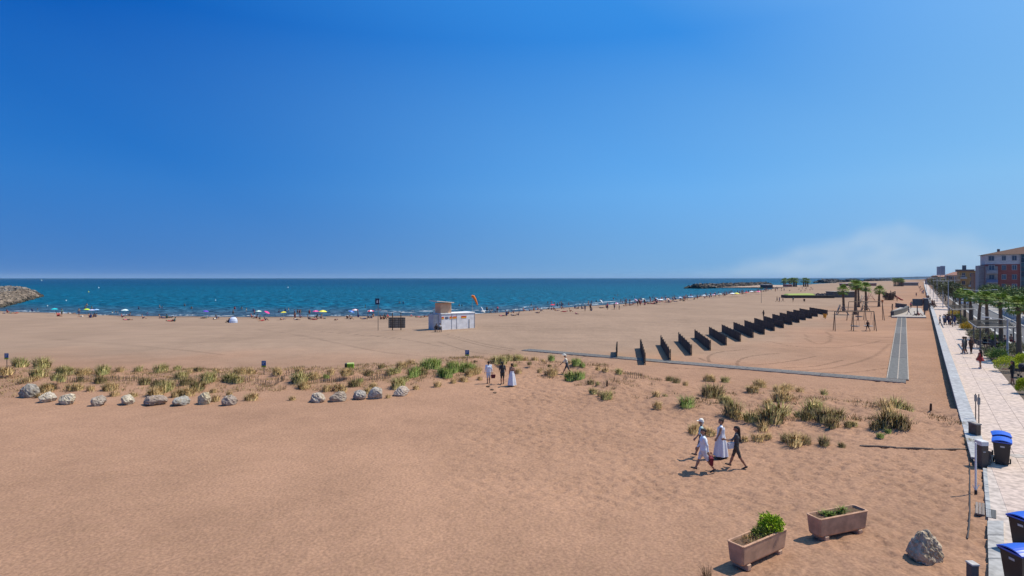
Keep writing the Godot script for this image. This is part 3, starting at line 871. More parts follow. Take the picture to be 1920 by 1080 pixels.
# ------------------------------------------------------------------ promenade, road
func strip(u0: float, u1: float, v0: float, v1: float, top: float, bottom: float, col: Color, step := 12.0) -> ArrayMesh:
	var mb := MB.new()
	mb.col = col
	var u := u0
	while u < u1 - 0.01:
		var w := minf(u + step, u1)
		mb.hexa([uv(u, v0, bottom), uv(w, v0, bottom), uv(w, v1, bottom), uv(u, v1, bottom), uv(u, v0, top), uv(w, v0, top), uv(w, v1, top), uv(u, v1, top)])
		u = w
		if u > 300: step = 200.0
	return mb.mesh()
func build_promenade() -> void:
	var stone := vm(0.9, "concrete")
	# paved walk, laid in big pale slabs with open joints
	var o := struct("promenade_pavement", strip(4.0, 1600.0, 2.3, 5.25, PROM - 0.012, -0.6, Color(0.42, 0.35, 0.30)), stone)
	rng.seed = 21
	var variants := []
	for k in 5: 
		var mb := MB.new()
		var s := rng.randf_range(0.94, 1.05)
		mb.col = Color(0.555 * s, 0.445 * s, 0.37 * s * rng.randf_range(0.98, 1.03))
		mb.slab(Vector3(0, 0, 0), Vector3(0.975, 0.05, 1.985), 0.006)
		variants.append(mb.mesh())
	var yaw := atan2(CU.x, -CU.y)
	var stm := SurfaceTool.new()
	var n := 0
	for j in 120:
		for i in 3:
			var p := uv(5.0 + j * 2.0, 2.3 + 0.49 + i * 0.985, PROM - 0.02 + rng.randf() * 0.002)
			var me: Mesh = variants[rng.randi() % 5]
			if j < 32:
				partm(o, "paving_slab", me, stone, p, yaw)
			else:
				stm.append_from(me, 0, Transform3D(Basis(Vector3.UP, yaw), p))
	var rest := partm(o, "far_paving", stm.commit(), stone)
	rest.set_meta("kind", "stuff")
	struct("far_promenade", strip(245.0, 1600.0, 2.3, 5.25, PROM, PROM - 0.05, Color(0.54, 0.445, 0.385)), stone)
	# sea wall with coping stones
	var w := thing("sea_wall", "low dark concrete sea wall with pale grey coping between sand and promenade", "wall", Vector3.ZERO)
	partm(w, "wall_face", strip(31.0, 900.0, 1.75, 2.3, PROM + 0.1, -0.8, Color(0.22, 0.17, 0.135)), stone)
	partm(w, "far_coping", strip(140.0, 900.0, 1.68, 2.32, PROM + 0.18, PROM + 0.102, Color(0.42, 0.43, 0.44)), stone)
	var cv := []
	for k in 4:
		var mb := MB.new()
		var s := rng.randf_range(0.9, 1.06)
		mb.col = Color(0.40 * s, 0.41 * s, 0.42 * s)
		mb.slab(Vector3.ZERO, Vector3(0.64, 0.08, 1.485), 0.012)
		cv.append(mb.mesh())
	for j in 72:
		partm(w, "coping_stone", cv[rng.randi() % 4], stone, uv(32.0 + j * 1.5, 2.0, PROM + 0.142), yaw)
	# edge of flush slabs near the camera
	var e := thing("edging_slabs", "row of square grey concrete slabs edging the pavement by the blue bins", "paving")
	var ys := [975.5, 1003.0, 1028.0, 1046.5, 1086.0, 1140.0]
	for k in 5:
		var mb := MB.new()
		var s := rng.randf_range(0.92, 1.05)
		mb.col = Color(0.40 * s, 0.395 * s, 0.385 * s)
		var tp := []; var ya: float = ys[k] + 0.6; var yb: float = ys[k + 1] - 0.6
		for c in [[1851.5 + k * 0.7, yb], [1882.0 + k * 0.9, yb], [1881.5 + k * 0.9, ya], [1851.5 + k * 0.7, ya]]: tp.append(g(c[0], c[1], PROM + 0.06 + 0.01 * (k % 2)))
		var dn := Vector3(0, -0.4, 0)
		mb.hexa([tp[0] + dn, tp[1] + dn, tp[2] + dn, tp[3] + dn, tp[0], tp[1], tp[2], tp[3]])
		part(e, "slab", mb, stone)
	# flat pavement under the near corner
	var nb := MB.new()
	nb.col = Color(0.53, 0.455, 0.40)
	var c1 := g(1851, 882, PROM - 0.004); var c2 := g(1856, 1140, PROM - 0.004)
	var c3 := c2 + Vector3(9, 0, 0); var c4 := uv(31.0, 5.2, PROM - 0.004); var c0 := uv(32.5, 2.3, PROM - 0.004)
	for t in [[c1, c2, c3], [c1, c3, c4], [c1, c4, c0]]:
		nb.tri(t[0], t[2], t[1])
		for k in 3:
			var a: Vector3 = t[k]; var b: Vector3 = t[(k + 1) % 3]
			nb.quad(a, b, b + Vector3(0, -0.7, 0), a + Vector3(0, -0.7, 0))
	struct("corner_pavement", nb.mesh(), stone)
	# thin kerb line along the sand edge
	var kb := thing("kerb_stones", "narrow grey kerb stones along the sand edge below the litter box", "kerb")
	for k in 6:
		var a := g(1846.5 + k * 1.3, 878 + k * 15.5, PROM); var b := g(1846.5 + (k + 1) * 1.3, 878 + (k + 1) * 15.5 - 0.6, PROM)
		var mb := MB.new()
		mb.col = Color(0.36, 0.37, 0.37) * rng.randf_range(0.9, 1.1)
		mb.slab(Vector3.ZERO, Vector3(0.13, 0.2, a.distance_to(b) - 0.012), 0.01)
		part(kb, "kerb_stone", mb, stone, (a + b) / 2 + Vector3(0, -0.085, 0), atan2(b.x - a.x, b.z - a.z))
	# planting strip, road, pavement beyond
	struct("planting_bed", strip(22.0, 420.0, 5.25, 8.3, PROM - 0.03, -0.5, Color(0.17, 0.125, 0.09)), vm(0.95, "stone"))
	var kk := struct("kerb", strip(22.0, 900.0, 8.3, 8.5, PROM + 0.03, -0.5, Color(0.42, 0.41, 0.39)), stone)
	struct("road", strip(10.0, 1600.0, 8.5, 13.2, PROM - 0.1, -0.6, Color(0.105, 0.105, 0.11)), vm(0.85, "concrete"))
	struct("far_kerb", strip(10.0, 900.0, 13.2, 13.4, PROM + 0.03, -0.5, Color(0.42, 0.41, 0.39)), stone)
	struct("far_pavement", strip(10.0, 1600.0, 13.4, 90.0, PROM, -0.6, Color(0.36, 0.33, 0.30)), stone)
	var lb := MB.new(); lb.col = Color(0.62, 0.62, 0.60)
	for k in 50:
		var a := 30.0 + k * 6.0
		lb.quad(uv(a, 10.78, PROM - 0.095), uv(a + 3.0, 10.78, PROM - 0.095), uv(a + 3.0, 10.92, PROM - 0.095), uv(a, 10.92, PROM - 0.095))
	lb.quad(uv(20, 8.66, PROM - 0.095), uv(400, 8.66, PROM - 0.095), uv(400, 8.76, PROM - 0.095), uv(20, 8.76, PROM - 0.095))
	struct("road_markings", lb.mesh(), vm(0.8))
	# distant ground inland and the far hills
	var hb := MB.new(); hb.col = Color(0.22, 0.25, 0.24)
	var f := FastNoiseLite.new(); f.seed = 8; f.frequency = 0.012
	var prev := []
	for k in 61:
		var px := 1540.0 + k * 9.0
		var t := k / 60.0
		var hh := 70.0 * smoothstep(0.0, 0.75, t) * (0.8 + 0.5 * f.get_noise_1d(px)) + 4.0
		var b := Vector3((px - 960.0) / F * 11000.0, 0, -11000.0)
		var cur := [b + Vector3(0, -8, 0), b + Vector3(0, hh, 0), b + Vector3(600, hh * 0.6, -1600), b + Vector3(900, -8, -2600)]
		if k > 0:
			for i in 3: hb.quad(prev[i], cur[i], cur[i + 1], prev[i + 1])
		prev = cur
	struct("far_hills", hb.mesh(), vm(0.95))

# ------------------------------------------------------------------ buildings
func windowed(parent: Node3D, wallcol: Color, frame: Color, cx: float, cy: float, w: float, h: float, zf: float, glass: Color) -> void:
	var wn := Node3D.new(); wn.name = "window"; parent.add_child(wn, true)
	wn.position = Vector3(cx, cy, zf)
	var a := MB.new(); a.col = frame
	for s in [-1, 1]:
		a.box(Vector3(s * (w / 2 - 0.05), 0, 0.04), Vector3(0.1, h, 0.14)); a.box(Vector3(0, s * (h / 2 - 0.05), 0.04), Vector3(w - 0.2, 0.1, 0.14))
	a.box(Vector3(0, 0, 0.02), Vector3(0.07, h - 0.2, 0.08))
	part(wn, "frame", a, vm(0.7))
	var b := MB.new(); b.col = glass
	b.box(Vector3(0, 0, -0.02), Vector3(w - 0.2, h - 0.2, 0.05))
	part(wn, "pane", b, vm(0.12))
func balcony(parent: Node3D, cx: float, cy: float, w: float, zf: float, dep: float, col: Color, rail: Color) -> void:
	var b := Node3D.new(); b.name = "balcony"; parent.add_child(b, true)
	b.position = Vector3(cx, cy, zf)
	var s := MB.new(); s.col = col
	s.box(Vector3(0, 0, dep / 2), Vector3(w, 0.2, dep))
	part(b, "floor_slab", s, vm(0.85, "paint"))
	var r := MB.new(); r.col = rail
	r.box(Vector3(0, 0.55, dep - 0.05), Vector3(w, 0.88, 0.06))
	for k in [-1, 1]: r.box(Vector3(k * (w / 2 - 0.03), 0.55, dep / 2 - 0.04), Vector3(0.06, 0.88, dep - 0.1))
	part(b, "railing", r, vm(0.6, "paint"))
func block_building(called: String, label: String, at: Vector3, yaw: float, w: float, dep: float, h: float, wall: Color, floors: int, cols: int, roof: Color, roof_h: float, group := "", frame := Color(0.6, 0.6, 0.58), balc := false) -> Node3D:
	var t := thing(called, label, "building", at, group, yaw)
	var a := MB.new(); a.col = wall
	a.box(Vector3(w / 2, h / 2 - 0.3, -dep / 2), Vector3(w, h + 0.6, dep))
	part(t, "wall", a, vm(0.9, "paint"))
	var r := MB.new(); r.col = roof
	if roof_h > 0.6:
		var e := 0.5
		var y := h + 0.02
		var p := [Vector3(-e, y, e), Vector3(w + e, y, e), Vector3(w + e, y, -dep - e), Vector3(-e, y, -dep - e)]
		var m1 := Vector3(minf(dep, w) * 0.35, y + roof_h, -dep / 2); var m2 := Vector3(w - minf(dep, w) * 0.35, y + roof_h, -dep / 2)
		r.quad(p[0], m1, m2, p[1]); r.tri(p[1], m2, p[2]); r.quad(p[2], m2, m1, p[3]); r.tri(p[3], m1, p[0]); r.quad(p[0], p[1], p[2], p[3])
	else:
		r.box(Vector3(w / 2, h + 0.15, -dep / 2), Vector3(w + 0.5, 0.28, dep + 0.5))
	part(t, "roof", r, vm(0.9, "stone"))
	var fh := h / floors
	for i in floors:
		for k in cols:
			var x := w * (k + 0.5) / cols
			windowed(t, wall, frame, x, fh * (i + 0.55), w / cols * 0.42, fh * 0.5, 0.02, C(45, 58, 70))
			if balc and i > 0 and (i + k) % 2 == 0: balcony(t, x, fh * i + 0.1, w / cols * 0.8, 0.0, 1.1, wall * 1.1, frame)
	return t
func build_town() -> void:
	# --- red and grey apartment house, seen square on
	var z := 200.0
	var x0 := (1847.5 - 960.0) / F * z
	var t := thing("apartment_house", "red and grey apartment house with pale top storey and hipped tile roof", "building", Vector3(x0, PROM, -z), "", -0.56)
	var W := 26.0
	var a := MB.new(); a.col = Color(0.36, 0.105, 0.08)
	a.box(Vector3(W / 2, 5.9, -6.0), Vector3(W, 12.8, 12.0))
	part(t, "wall", a, vm(0.9, "paint"))
	a = MB.new(); a.col = Color(0.60, 0.56, 0.54)
	a.box(Vector3(W / 2 + 0.05, 13.95, -6.0), Vector3(W + 0.1, 3.26, 11.8))
	part(t, "top_storey", a, vm(0.9, "paint"))
	a = MB.new(); a.col = Color(0.36, 0.32, 0.30)
	a.box(Vector3(1.6, 5.6, 0.35), Vector3(3.2, 12.0, 0.7))
	a.box(Vector3(-0.85, 5.8, -5.0), Vector3(1.7, 12.3, 8.0))
	part(t, "grey_bay", a, vm(0.9, "paint"))
	a = MB.new(); a.col = Color(0.17, 0.085, 0.055)
	var e := 0.7; var ry := 15.62
	var p := [Vector3(-e, ry, e), Vector3(W + e, ry, e), Vector3(W + e, ry, -12 - e), Vector3(-e, ry, -12 - e)]
	var m1 := Vector3(13.0, ry + 3.2, -6); var m2 := Vector3(W - 6, ry + 3.2, -6)
	a.quad(p[0], m1, m2, p[1]); a.tri(p[1], m2, p[2]); a.quad(p[2], m2, m1, p[3]); a.tri(p[3], m1, p[0]); a.quad(p[0], p[1], p[2], p[3])
	var rf := part(t, "roof", a, vm(0.9, "stone"))
	a = MB.new(); a.col = Color(0.25, 0.18, 0.15)
	a.box(Vector3(4.0, ry + 1.2, -4), Vector3(0.7, 1.5, 0.7)); part(rf, "chimney", a, vm(0.9))
	a = MB.new(); a.col = Color(0.25, 0.18, 0.15)
	a.box(Vector3(12.3, ry + 3.2, -6), Vector3(0.8, 1.2, 0.8)); part(rf, "chimney", a, vm(0.9))
	for i in 5:
		var y := 1.6 + i * 3.15
		for c in [[1.6, 1.6, 1], [4.9, 1.2, 0], [7.6, 1.3, 0], [13.8, 1.7, 0], [16.6, 1.6, 0], [20.0, 1.6, 0], [23.5, 1.6, 0]]:
			var zf: float = 0.72 if c[2] and i < 4 else (0.02 if i < 4 else -0.08)
			windowed(t, Color(0.3, 0.1, 0.1), [Color(0.5, 0.48, 0.46), Color(0.36, 0.34, 0.33)][(i + int(c[0])) % 2], c[0], y + 0.1, c[1], 1.7, zf, [C(52, 62, 78), C(70, 82, 98), C(38, 44, 54)][(i * 3 + int(c[0])) % 3])
		if i > 0 and i < 4:
			balcony(t, 1.65, i * 3.15 - 0.2, 2.9, 0.7, 1.3, Color(0.42, 0.38, 0.36), [Color(0.14, 0.17, 0.30), Color(0.34, 0.32, 0.33)][i % 2])
			balcony(t, 15.2, i * 3.15 - 0.2, 4.2, 0.0, 1.2, Color(0.40, 0.36, 0.34), Color(0.36, 0.34, 0.34))
	var gs := Node3D.new(); gs.name = "stair_glazing"; t.add_child(gs)
	for i in 10:
		a = MB.new(); a.col = [Color(0.045, 0.075, 0.085), Color(0.07, 0.11, 0.12), Color(0.035, 0.05, 0.06)][i % 3]
		a.box(Vector3(10.6, 1.2 + i * 1.55, 0.05), Vector3(2.6, 1.46, 0.22)); part(gs, "pane", a, vm(0.12))
	a = MB.new(); a.col = Color(0.30, 0.28, 0.27)
	for s in [-1, 1]: a.box(Vector3(10.6 + s * 1.42, 7.8, 0.06), Vector3(0.2, 15.6, 0.3))
	part(gs, "frame", a, vm(0.8))
	# --- ochre house and its neighbours
	var zz := 262.0
	block_building("ochre_house", "long ochre rendered house beside the red apartment house", at_depth(1799, HZ, zz) * Vector3(1, 0, 1) + Vector3(0, PROM, 0), -0.56, 11.5, 10.0, 10.6, Color(0.46, 0.27, 0.10), 3, 4, Color(0.34, 0.16, 0.10), 0.4, "", Color(0.45, 0.42, 0.38), true)
	block_building("terracotta_roofed_house", "house with pinkish tiled roof beyond the ochre house", at_depth(1775, HZ, 285.0) * Vector3(1, 0, 1) + Vector3(0, PROM, 0), -0.56, 9.0, 10.0, 9.0, Color(0.36, 0.25, 0.17), 3, 3, Color(0.40, 0.19, 0.13), 1.6)
	block_building("terracotta_house", "plain terracotta house wedged against the red apartment house", at_depth(1826, HZ, 240.0) * Vector3(1, 0, 1) + Vector3(0, PROM, 0), -0.56, 6.0, 9.0, 9.4, Color(0.31, 0.16, 0.10), 3, 2, Color(0.30, 0.18, 0.13), 0.4)
	var gb := block_building("grey_block", "dark grey flat block with rooftop lift tower behind the tiled roof", at_depth(1794, HZ, 420.0) * Vector3(1, 0, 1) + Vector3(0, PROM, 0), -0.56, 10.0, 10.0, 13.4, Color(0.17, 0.16, 0.16), 4, 4, Color(0.2, 0.19, 0.19), 0.3)
	a = MB.new(); a.col = Color(0.14, 0.15, 0.17); a.box(Vector3(4.5, 14.6, -3), Vector3(2.2, 4.2, 2.2)); part(gb, "lift_tower", a, vm(0.9, "paint"))
	# stepped white building like a ship
	t = thing("terraced_white_building", "white stepped terrace building rising behind the terracotta house", "building", at_depth(1820, HZ, 480.0) * Vector3(1, 0, 1) + Vector3(0, PROM, 0), "", -0.56)
	for i in 5:
		a = MB.new(); a.col = Color(0.55, 0.56, 0.58)
		var w := 10.5 - i * 1.3
		a.box(Vector3(10.5 - w / 2, 5.0 + i * 2.3, -4), Vector3(w, 0.9, 8)); part(t, "terrace", a, vm(0.8, "paint"))
		a = MB.new(); a.col = Color(0.05, 0.06, 0.08)
		a.box(Vector3(10.6 - w / 2, 3.9 + i * 2.3, -4.4), Vector3(w - 0.4, 1.3, 7.4)); part(t, "glazing", a, vm(0.15))
	a = MB.new(); a.col = Color(0.2, 0.18, 0.17); a.box(Vector3(5.25, 1.5, -4.2), Vector3(10.5, 3.6, 7.6)); part(t, "base", a, vm(0.9))
	# --- far tower
	var tz := 1500.0
	t = thing("tower_block", "lone grey residential tower standing over the far end of the seafront", "tower", at_depth(1757, HZ, tz) * Vector3(1, 0, 1), "", -0.56)
	a = MB.new(); a.col = Color(0.42, 0.42, 0.44); a.box(Vector3(3.4, 18.5, -6), Vector3(6.8, 37, 14)); part(t, "side_wing", a, vm(0.9, "paint"))
	a = MB.new(); a.col = Color(0.58, 0.56, 0.56); a.box(Vector3(11.8, 19.4, -6), Vector3(9.9, 38.8, 12)); part(t, "main_shaft", a, vm(0.9, "paint"))
	for i in 12:
		a = MB.new(); a.col = Color(0.16, 0.17, 0.2)
		a.box(Vector3(11.8, 2.4 + i * 3.0, 0.2), Vector3(8.6, 1.2, 0.5)); part(t, "window_band", a, vm(0.3))
	# --- low far town
	rng.seed = 31
	for k in 18:
		var zf := rng.randf_range(500.0, 1300.0)
		var px := 1742.0 + k * 4.6 + rng.randf() * 4.0
		var at := at_depth(px, HZ, zf) * Vector3(1, 0, 1) + Vector3(0, PROM, 0)
		var hh := rng.randf_range(5.0, 10.0)
		t = thing("far_house", "small pale house in the distant row along the seafront road", "building", at, "distant houses of the seafront")
		a = MB.new(); a.col = [Color(0.42, 0.37, 0.31), Color(0.36, 0.27, 0.19), Color(0.48, 0.45, 0.42)][k % 3]
		var ww := rng.randf_range(8.0, 14.0)
		a.box(Vector3(0, hh / 2 - 0.3, 0), Vector3(ww, hh + 0.6, 9)); part(t, "wall", a, vm(0.9, "paint"))
		a = MB.new(); a.col = Color(0.34, 0.18, 0.12)
		a.hexa([Vector3(-ww / 2 - 0.3, hh, 5), Vector3(ww / 2 + 0.3, hh, 5), Vector3(ww / 2 + 0.3, hh, -5), Vector3(-ww / 2 - 0.3, hh, -5), Vector3(-ww / 2, hh + 1.7, 0.3), Vector3(ww / 2, hh + 1.7, 0.3), Vector3(ww / 2, hh + 1.7, -0.3), Vector3(-ww / 2, hh + 1.7, -0.3)])
		part(t, "roof", a, vm(0.9))
	# low white wall and kiosk across the road
	t = thing("white_garden_wall", "low white garden wall with pillars across the road", "wall")
	partm(t, "wall_panel", strip(100.0, 160.0, 13.9, 14.15, PROM + 0.9, PROM - 0.3, Color(0.5, 0.47, 0.44)), vm(0.9, "paint"))
	for k in 11:
		a = MB.new(); a.col = Color(0.54, 0.51, 0.48); a.slab(Vector3.ZERO, Vector3(0.42, 1.35, 0.42), 0.03)
		part(t, "pillar", a, vm(0.9, "paint"), uv(100.0 + k * 6.0, 14.02, PROM + 0.6), atan2(CU.x, -CU.y))
	t = thing("shade_canopy", "white curved shade canopy over a terrace across the road", "canopy", uv(88.0, 14.6, PROM), "", -0.6)
	a = MB.new(); a.col = Color(0.55, 0.55, 0.55)
	for k in 8:
		var x1 := -3.0 + k * 0.75
		var y1 := 2.7 + 0.7 * sin(PI * k / 8.0); var y2 := 2.7 + 0.7 * sin(PI * (k + 1) / 8.0)
		a.hexa([Vector3(x1, y1 - 0.06, 1.6), Vector3(x1 + 0.75, y2 - 0.06, 1.6), Vector3(x1 + 0.75, y2 - 0.06, -1.6), Vector3(x1, y1 - 0.06, -1.6), Vector3(x1, y1, 1.6), Vector3(x1 + 0.75, y2, 1.6), Vector3(x1 + 0.75, y2, -1.6), Vector3(x1, y1, -1.6)])
	part(t, "roof_sheet", a, vm(0.7, "cloth"))
	for s in [[-2.8, 1.4], [2.8, 1.4], [-2.8, -1.4], [2.8, -1.4]]:
		a = MB.new(); a.col = Color(0.4, 0.4, 0.4); a.tube([Vector3(s[0], -0.05, s[1]), Vector3(s[0], 2.8, s[1])], [0.06, 0.06], 6); part(t, "leg", a, vm(0.5))

# ------------------------------------------------------------------ rock jetties
func rubble(mb: MB, p: Vector3, r: float, q: RandomNumberGenerator, col: Color) -> void:
	var b := Basis.from_euler(Vector3(q.randf() * TAU, q.randf() * TAU, q.randf() * TAU))
	mb.col = col * q.randf_range(0.45, 1.5)
	var pts := []
	for k in [[-1, -1, -1], [1, -1, -1], [1, -1, 1], [-1, -1, 1], [-1, 1, -1], [1, 1, -1], [1, 1, 1], [-1, 1, 1]]:
		pts.append(p + b * (Vector3(k[0], k[1], k[2]) * r * Vector3(q.randf_range(0.5, 1.1), q.randf_range(0.4, 0.9), q.randf_range(0.5, 1.1)) * 0.75))
	mb.hexa(pts)
func jetty(called: String, label: String, line: Array, half: float, top: float, n: int, size: float, sd: int, col: Color) -> Node3D:
	var q := RandomNumberGenerator.new(); q.seed = sd
	var t := thing(called, label, "breakwater", Vector3(line[0].x, SEA, line[0].z))
	var o: Vector3 = Vector3(line[0].x, SEA, line[0].z)
	var core := MB.new(); core.col = col * 0.55
	for i in line.size() - 1:
		var a: Vector3 = line[i] - o; var b: Vector3 = line[i + 1] - o
		a.y = 0; b.y = 0
		var s := (b - a).normalized().cross(Vector3.UP)
		core.hexa([a - s * half * 0.9 + Vector3(0, -1.5, 0), b - s * half * 0.9 + Vector3(0, -1.5, 0), b + s * half * 0.9 + Vector3(0, -1.5, 0), a + s * half * 0.9 + Vector3(0, -1.5, 0), a - s * half * 0.3 + Vector3(0, top * 0.8, 0), b - s * half * 0.3 + Vector3(0, top * 0.8, 0), b + s * half * 0.3 + Vector3(0, top * 0.8, 0), a + s * half * 0.3 + Vector3(0, top * 0.8, 0)])
	part(t, "core", core, vm(0.95, "stone"))
	var mb := MB.new()
	var big := MB.new()
	var total := 0.0
	for i in line.size() - 1: total += line[i].distance_to(line[i + 1])
	for i in line.size() - 1:
		var a: Vector3 = line[i] - o; var b: Vector3 = line[i + 1] - o
		a.y = 0; b.y = 0
		var s := (b - a).normalized().cross(Vector3.UP)
		for k in int(n * a.distance_to(b) / total):
			var w := q.randf_range(-1.0, 1.0)
			var p := a.lerp(b, q.randf()) + s * w * half
			p.y = top * (1.0 - pow(absf(w), 1.3)) * 0.85 + q.randf_range(-0.2, 0.25) * size
			var low: bool = p.y < 0.35
			rubble(mb, p, size * q.randf_range(0.6, 1.3), q, col.lerp(Color(0.07, 0.06, 0.04), 0.75) if low else col)
	var ro := part(t, "rocks", mb, vm(0.95, "stone"))
	ro.set_meta("kind", "stuff")
	return t
func build_jetties() -> void:
	var P := func(px: float, py: float) -> Vector3: return g(px, py, SEA)
	jetty("rock_jetty", "curved rock jetty reaching into the sea beside the bathers", [P.call(-120, 590), P.call(-40, 575), P.call(5, 565), P.call(32, 559.5), P.call(46, 556)], 7.0, 3.2, 2300, 0.85, 4, Color(0.31, 0.24, 0.18))
	jetty("rear_rock_jetty", "outer arm of the rock jetty behind the inner basin", [P.call(-120, 551), P.call(-20, 550), P.call(14, 549), P.call(38, 551)], 8.0, 3.6, 1400, 1.1, 5, Color(0.34, 0.29, 0.24))
	rng.seed = 17
	for k in 8:
		far_person(at_depth(34 + k * 2.3 + rng.randf() * 1.5, 544.5, 305.0) + Vector3(0, -1.4, 0), ["stand", "walk", "sit"][k % 3], rng.randf() * TAU, "tiny person standing on the crest of the curved rock jetty", "people on the jetty")
	jetty("far_breakwater", "long dark rock breakwater across the bay beyond the crowded shore", [P.call(1304, 541), P.call(1330, 540), P.call(1370, 538.2), P.call(1410, 536), P.call(1436, 534.6)], 9.0, 3.3, 900, 1.5, 6, Color(0.17, 0.145, 0.12))
	var sb := MB.new(); sb.col = Color(0.40, 0.29, 0.21)
	var l := [P.call(1345, 540.3), P.call(1395, 539), P.call(1440, 538.5), P.call(1500, 541), P.call(1500, 536), P.call(1436, 535.4), P.call(1400, 537.0)]
	for i in range(1, l.size() - 1):
		sb.hexa([l[0] + Vector3(0, -0.5, 0), l[i] + Vector3(0, -0.5, 0), l[i + 1] + Vector3(0, -0.5, 0), l[0] + Vector3(0.01, -0.5, 0), l[0] + Vector3(0, 0.7, 0), l[i] + Vector3(0, 0.7, 0), l[i + 1] + Vector3(0, 0.7, 0), l[0] + Vector3(0.01, 0.7, 0)])
	struct("sand_spit", sb.mesh(), vm(0.95))
	var gi := [[1541, 530.5, 1572, 529.5], [1588, 528.5, 1605, 528.2], [1628, 527.4, 1643, 527.2], [1650, 526.3, 1668, 526.0]]
	for k in 4:
		var q = gi[k]
		jetty("groyne", ["dark rock groyne at the end of the broad sand", "small offshore rock groyne beyond the beach club", "tiny offshore rock groyne far along the coast", "faintest rock groyne close to the far shore"][k], [P.call(q[0], q[1]), P.call(q[2], q[3])], 14.0, 4.5, 260, 3.0, 40 + k, Color(0.13, 0.12, 0.11)).set_meta("group", "rock groynes along the coast")

# ------------------------------------------------------------------ grey mats
func build_mats() -> void:
	var rub := vm(0.9, "concrete")
	var mk := func(t: Node3D, a: Vector3, b: Vector3, w: float, n: int) -> void:
		var d := (b - a).normalized(); var s := d.cross(Vector3.UP).normalized()
		for k in n:
			var p := a.lerp(b, (k + 0.004) / n); var q := a.lerp(b, (k + 0.996) / n)
			for r in [-1, 1]:
				var c: Vector3 = s * r * w * 0.25
				var hw: float = w * 0.235
				var mb := MB.new(); mb.col = Color(0.125, 0.122, 0.118) * rng.randf_range(0.85, 1.2)
				var prev := []
				for i in 13:
					var m := p.lerp(q, i / 12.0)
					var l: Vector3 = m + c - s * hw; var rr: Vector3 = m + c + s * hw
					l.y = sand_h(l.x, -l.z) + 0.075; rr.y = sand_h(rr.x, -rr.z) + 0.075
					if i > 0:
						mb.hexa([prev[0] + Vector3(0, -0.14, 0), l + Vector3(0, -0.14, 0), rr + Vector3(0, -0.14, 0), prev[1] + Vector3(0, -0.14, 0), prev[0], l, rr, prev[1]])
					prev = [l, rr]
				part(t, "mat_roll", mb, rub)
			# pale edging ropes
		for e in [-1.0, 0.0, 1.0]:
			var mb := MB.new(); mb.col = Color(0.40, 0.34, 0.28)
			var prev := []
			for i in 50:
				var m := a.lerp(b, i / 49.0)
				var l: Vector3 = m + s * (e * w * 0.5 - 0.035); var rr: Vector3 = m + s * (e * w * 0.5 + 0.035)
				l.y = sand_h(l.x, -l.z) + 0.083; rr.y = sand_h(rr.x, -rr.z) + 0.083
				if i > 0: mb.hexa([prev[0] + Vector3(0, -0.08, 0), l + Vector3(0, -0.08, 0), rr + Vector3(0, -0.08, 0), prev[1] + Vector3(0, -0.08, 0), prev[0], l, rr, prev[1]])
				prev = [l, rr]
			part(t, "edge_strip", mb, rub)
	rng.seed = 8
	var t1 := thing("beach_mat_path", "grey roll-out mat path running from the dune past the wind fences", "mat path")
	mk.call(t1, g(985, 656.5), g(1699, 716.5), 1.5, 6)
	var t2 := thing("beach_mat_path", "grey roll-out mat path leading up to the paved play terrace", "mat path")
	mk.call(t2, g(1683, 712), g(1691, 594), 1.45, 6)

# ------------------------------------------------------------------ wind fences
func build_fences() -> void:
	var ends := [[1155, 672, 5.4], [1208, 685, 13.6], [1255.7, 677.5, 14.4], [1295.5, 667, 14.4], [1331, 657.5, 14.4], [1361, 648, 14.2], [1387.7, 641, 14.2], [1411.5, 633.7, 14.2], [1432.5, 627.5, 14.0], [1451.5, 621, 14.0], [1468.7, 615.5, 13.8], [1484.5, 609.5, 13.6], [1498, 605.5, 13.4], [1510, 600.7, 13.2], [1522, 597.5, 13.0], [1532.5, 594, 12.8], [1551, 591, 12.6]]
	var names := ["first, shortest", "second", "third", "fourth", "fifth", "sixth", "seventh", "eighth", "ninth", "tenth", "eleventh", "twelfth", "thirteenth", "fourteenth", "fifteenth", "sixteenth", "last, farthest"]
	var dir := Vector3(0.185, 0, -0.983)
	rng.seed = 9
	var wood := vm(0.95, "wood")
	for k in ends.size():
		var q = ends[k]
		var p := g(q[0], q[1])
		var t := thing("wind_fence", "%s of the dark slatted wooden wind fences beside the playground" % names[k], "fence", p, "wind fences beside the playground")
		var L: float = q[2]
		var n := int(L / 0.13)
		var mb := MB.new()
		for i in n:
			var c := dir * (i + 0.5) * 0.13
			mb.col = Color(0.105, 0.080, 0.064) * rng.randf_range(0.65, 1.4)
			var h := 1.14 + rng.randf_range(-0.025, 0.025)
			mb.box(c + Vector3(rng.randf_range(-0.008, 0.008), h / 2 - 0.1, 0), Vector3(0.022, h + 0.2, 0.118), atan2(-dir.x, -dir.z))
		var sl := part(t, "slats", mb, wood)
		sl.set_meta("kind", "stuff")
		for y in [0.25, 0.9]:
			var rb := MB.new(); rb.col = Color(0.07, 0.055, 0.045)
			rb.box(dir * L / 2 + Vector3(0.035, y, 0), Vector3(0.045, 0.09, L), atan2(-dir.x, -dir.z))
			part(t, "rail", rb, wood)
		for i in int(L / 2.4) + 1:
			var pb := MB.new(); pb.col = Color(0.06, 0.048, 0.04)
			var c := dir * minf(i * 2.4 + 0.05, L - 0.05) + Vector3(0.085, 0, 0)
			pb.tube([c + Vector3(0, -0.2, 0), c + Vector3(0, 1.2, 0)], [0.045, 0.045], 6)
			part(t, "post", pb, wood)

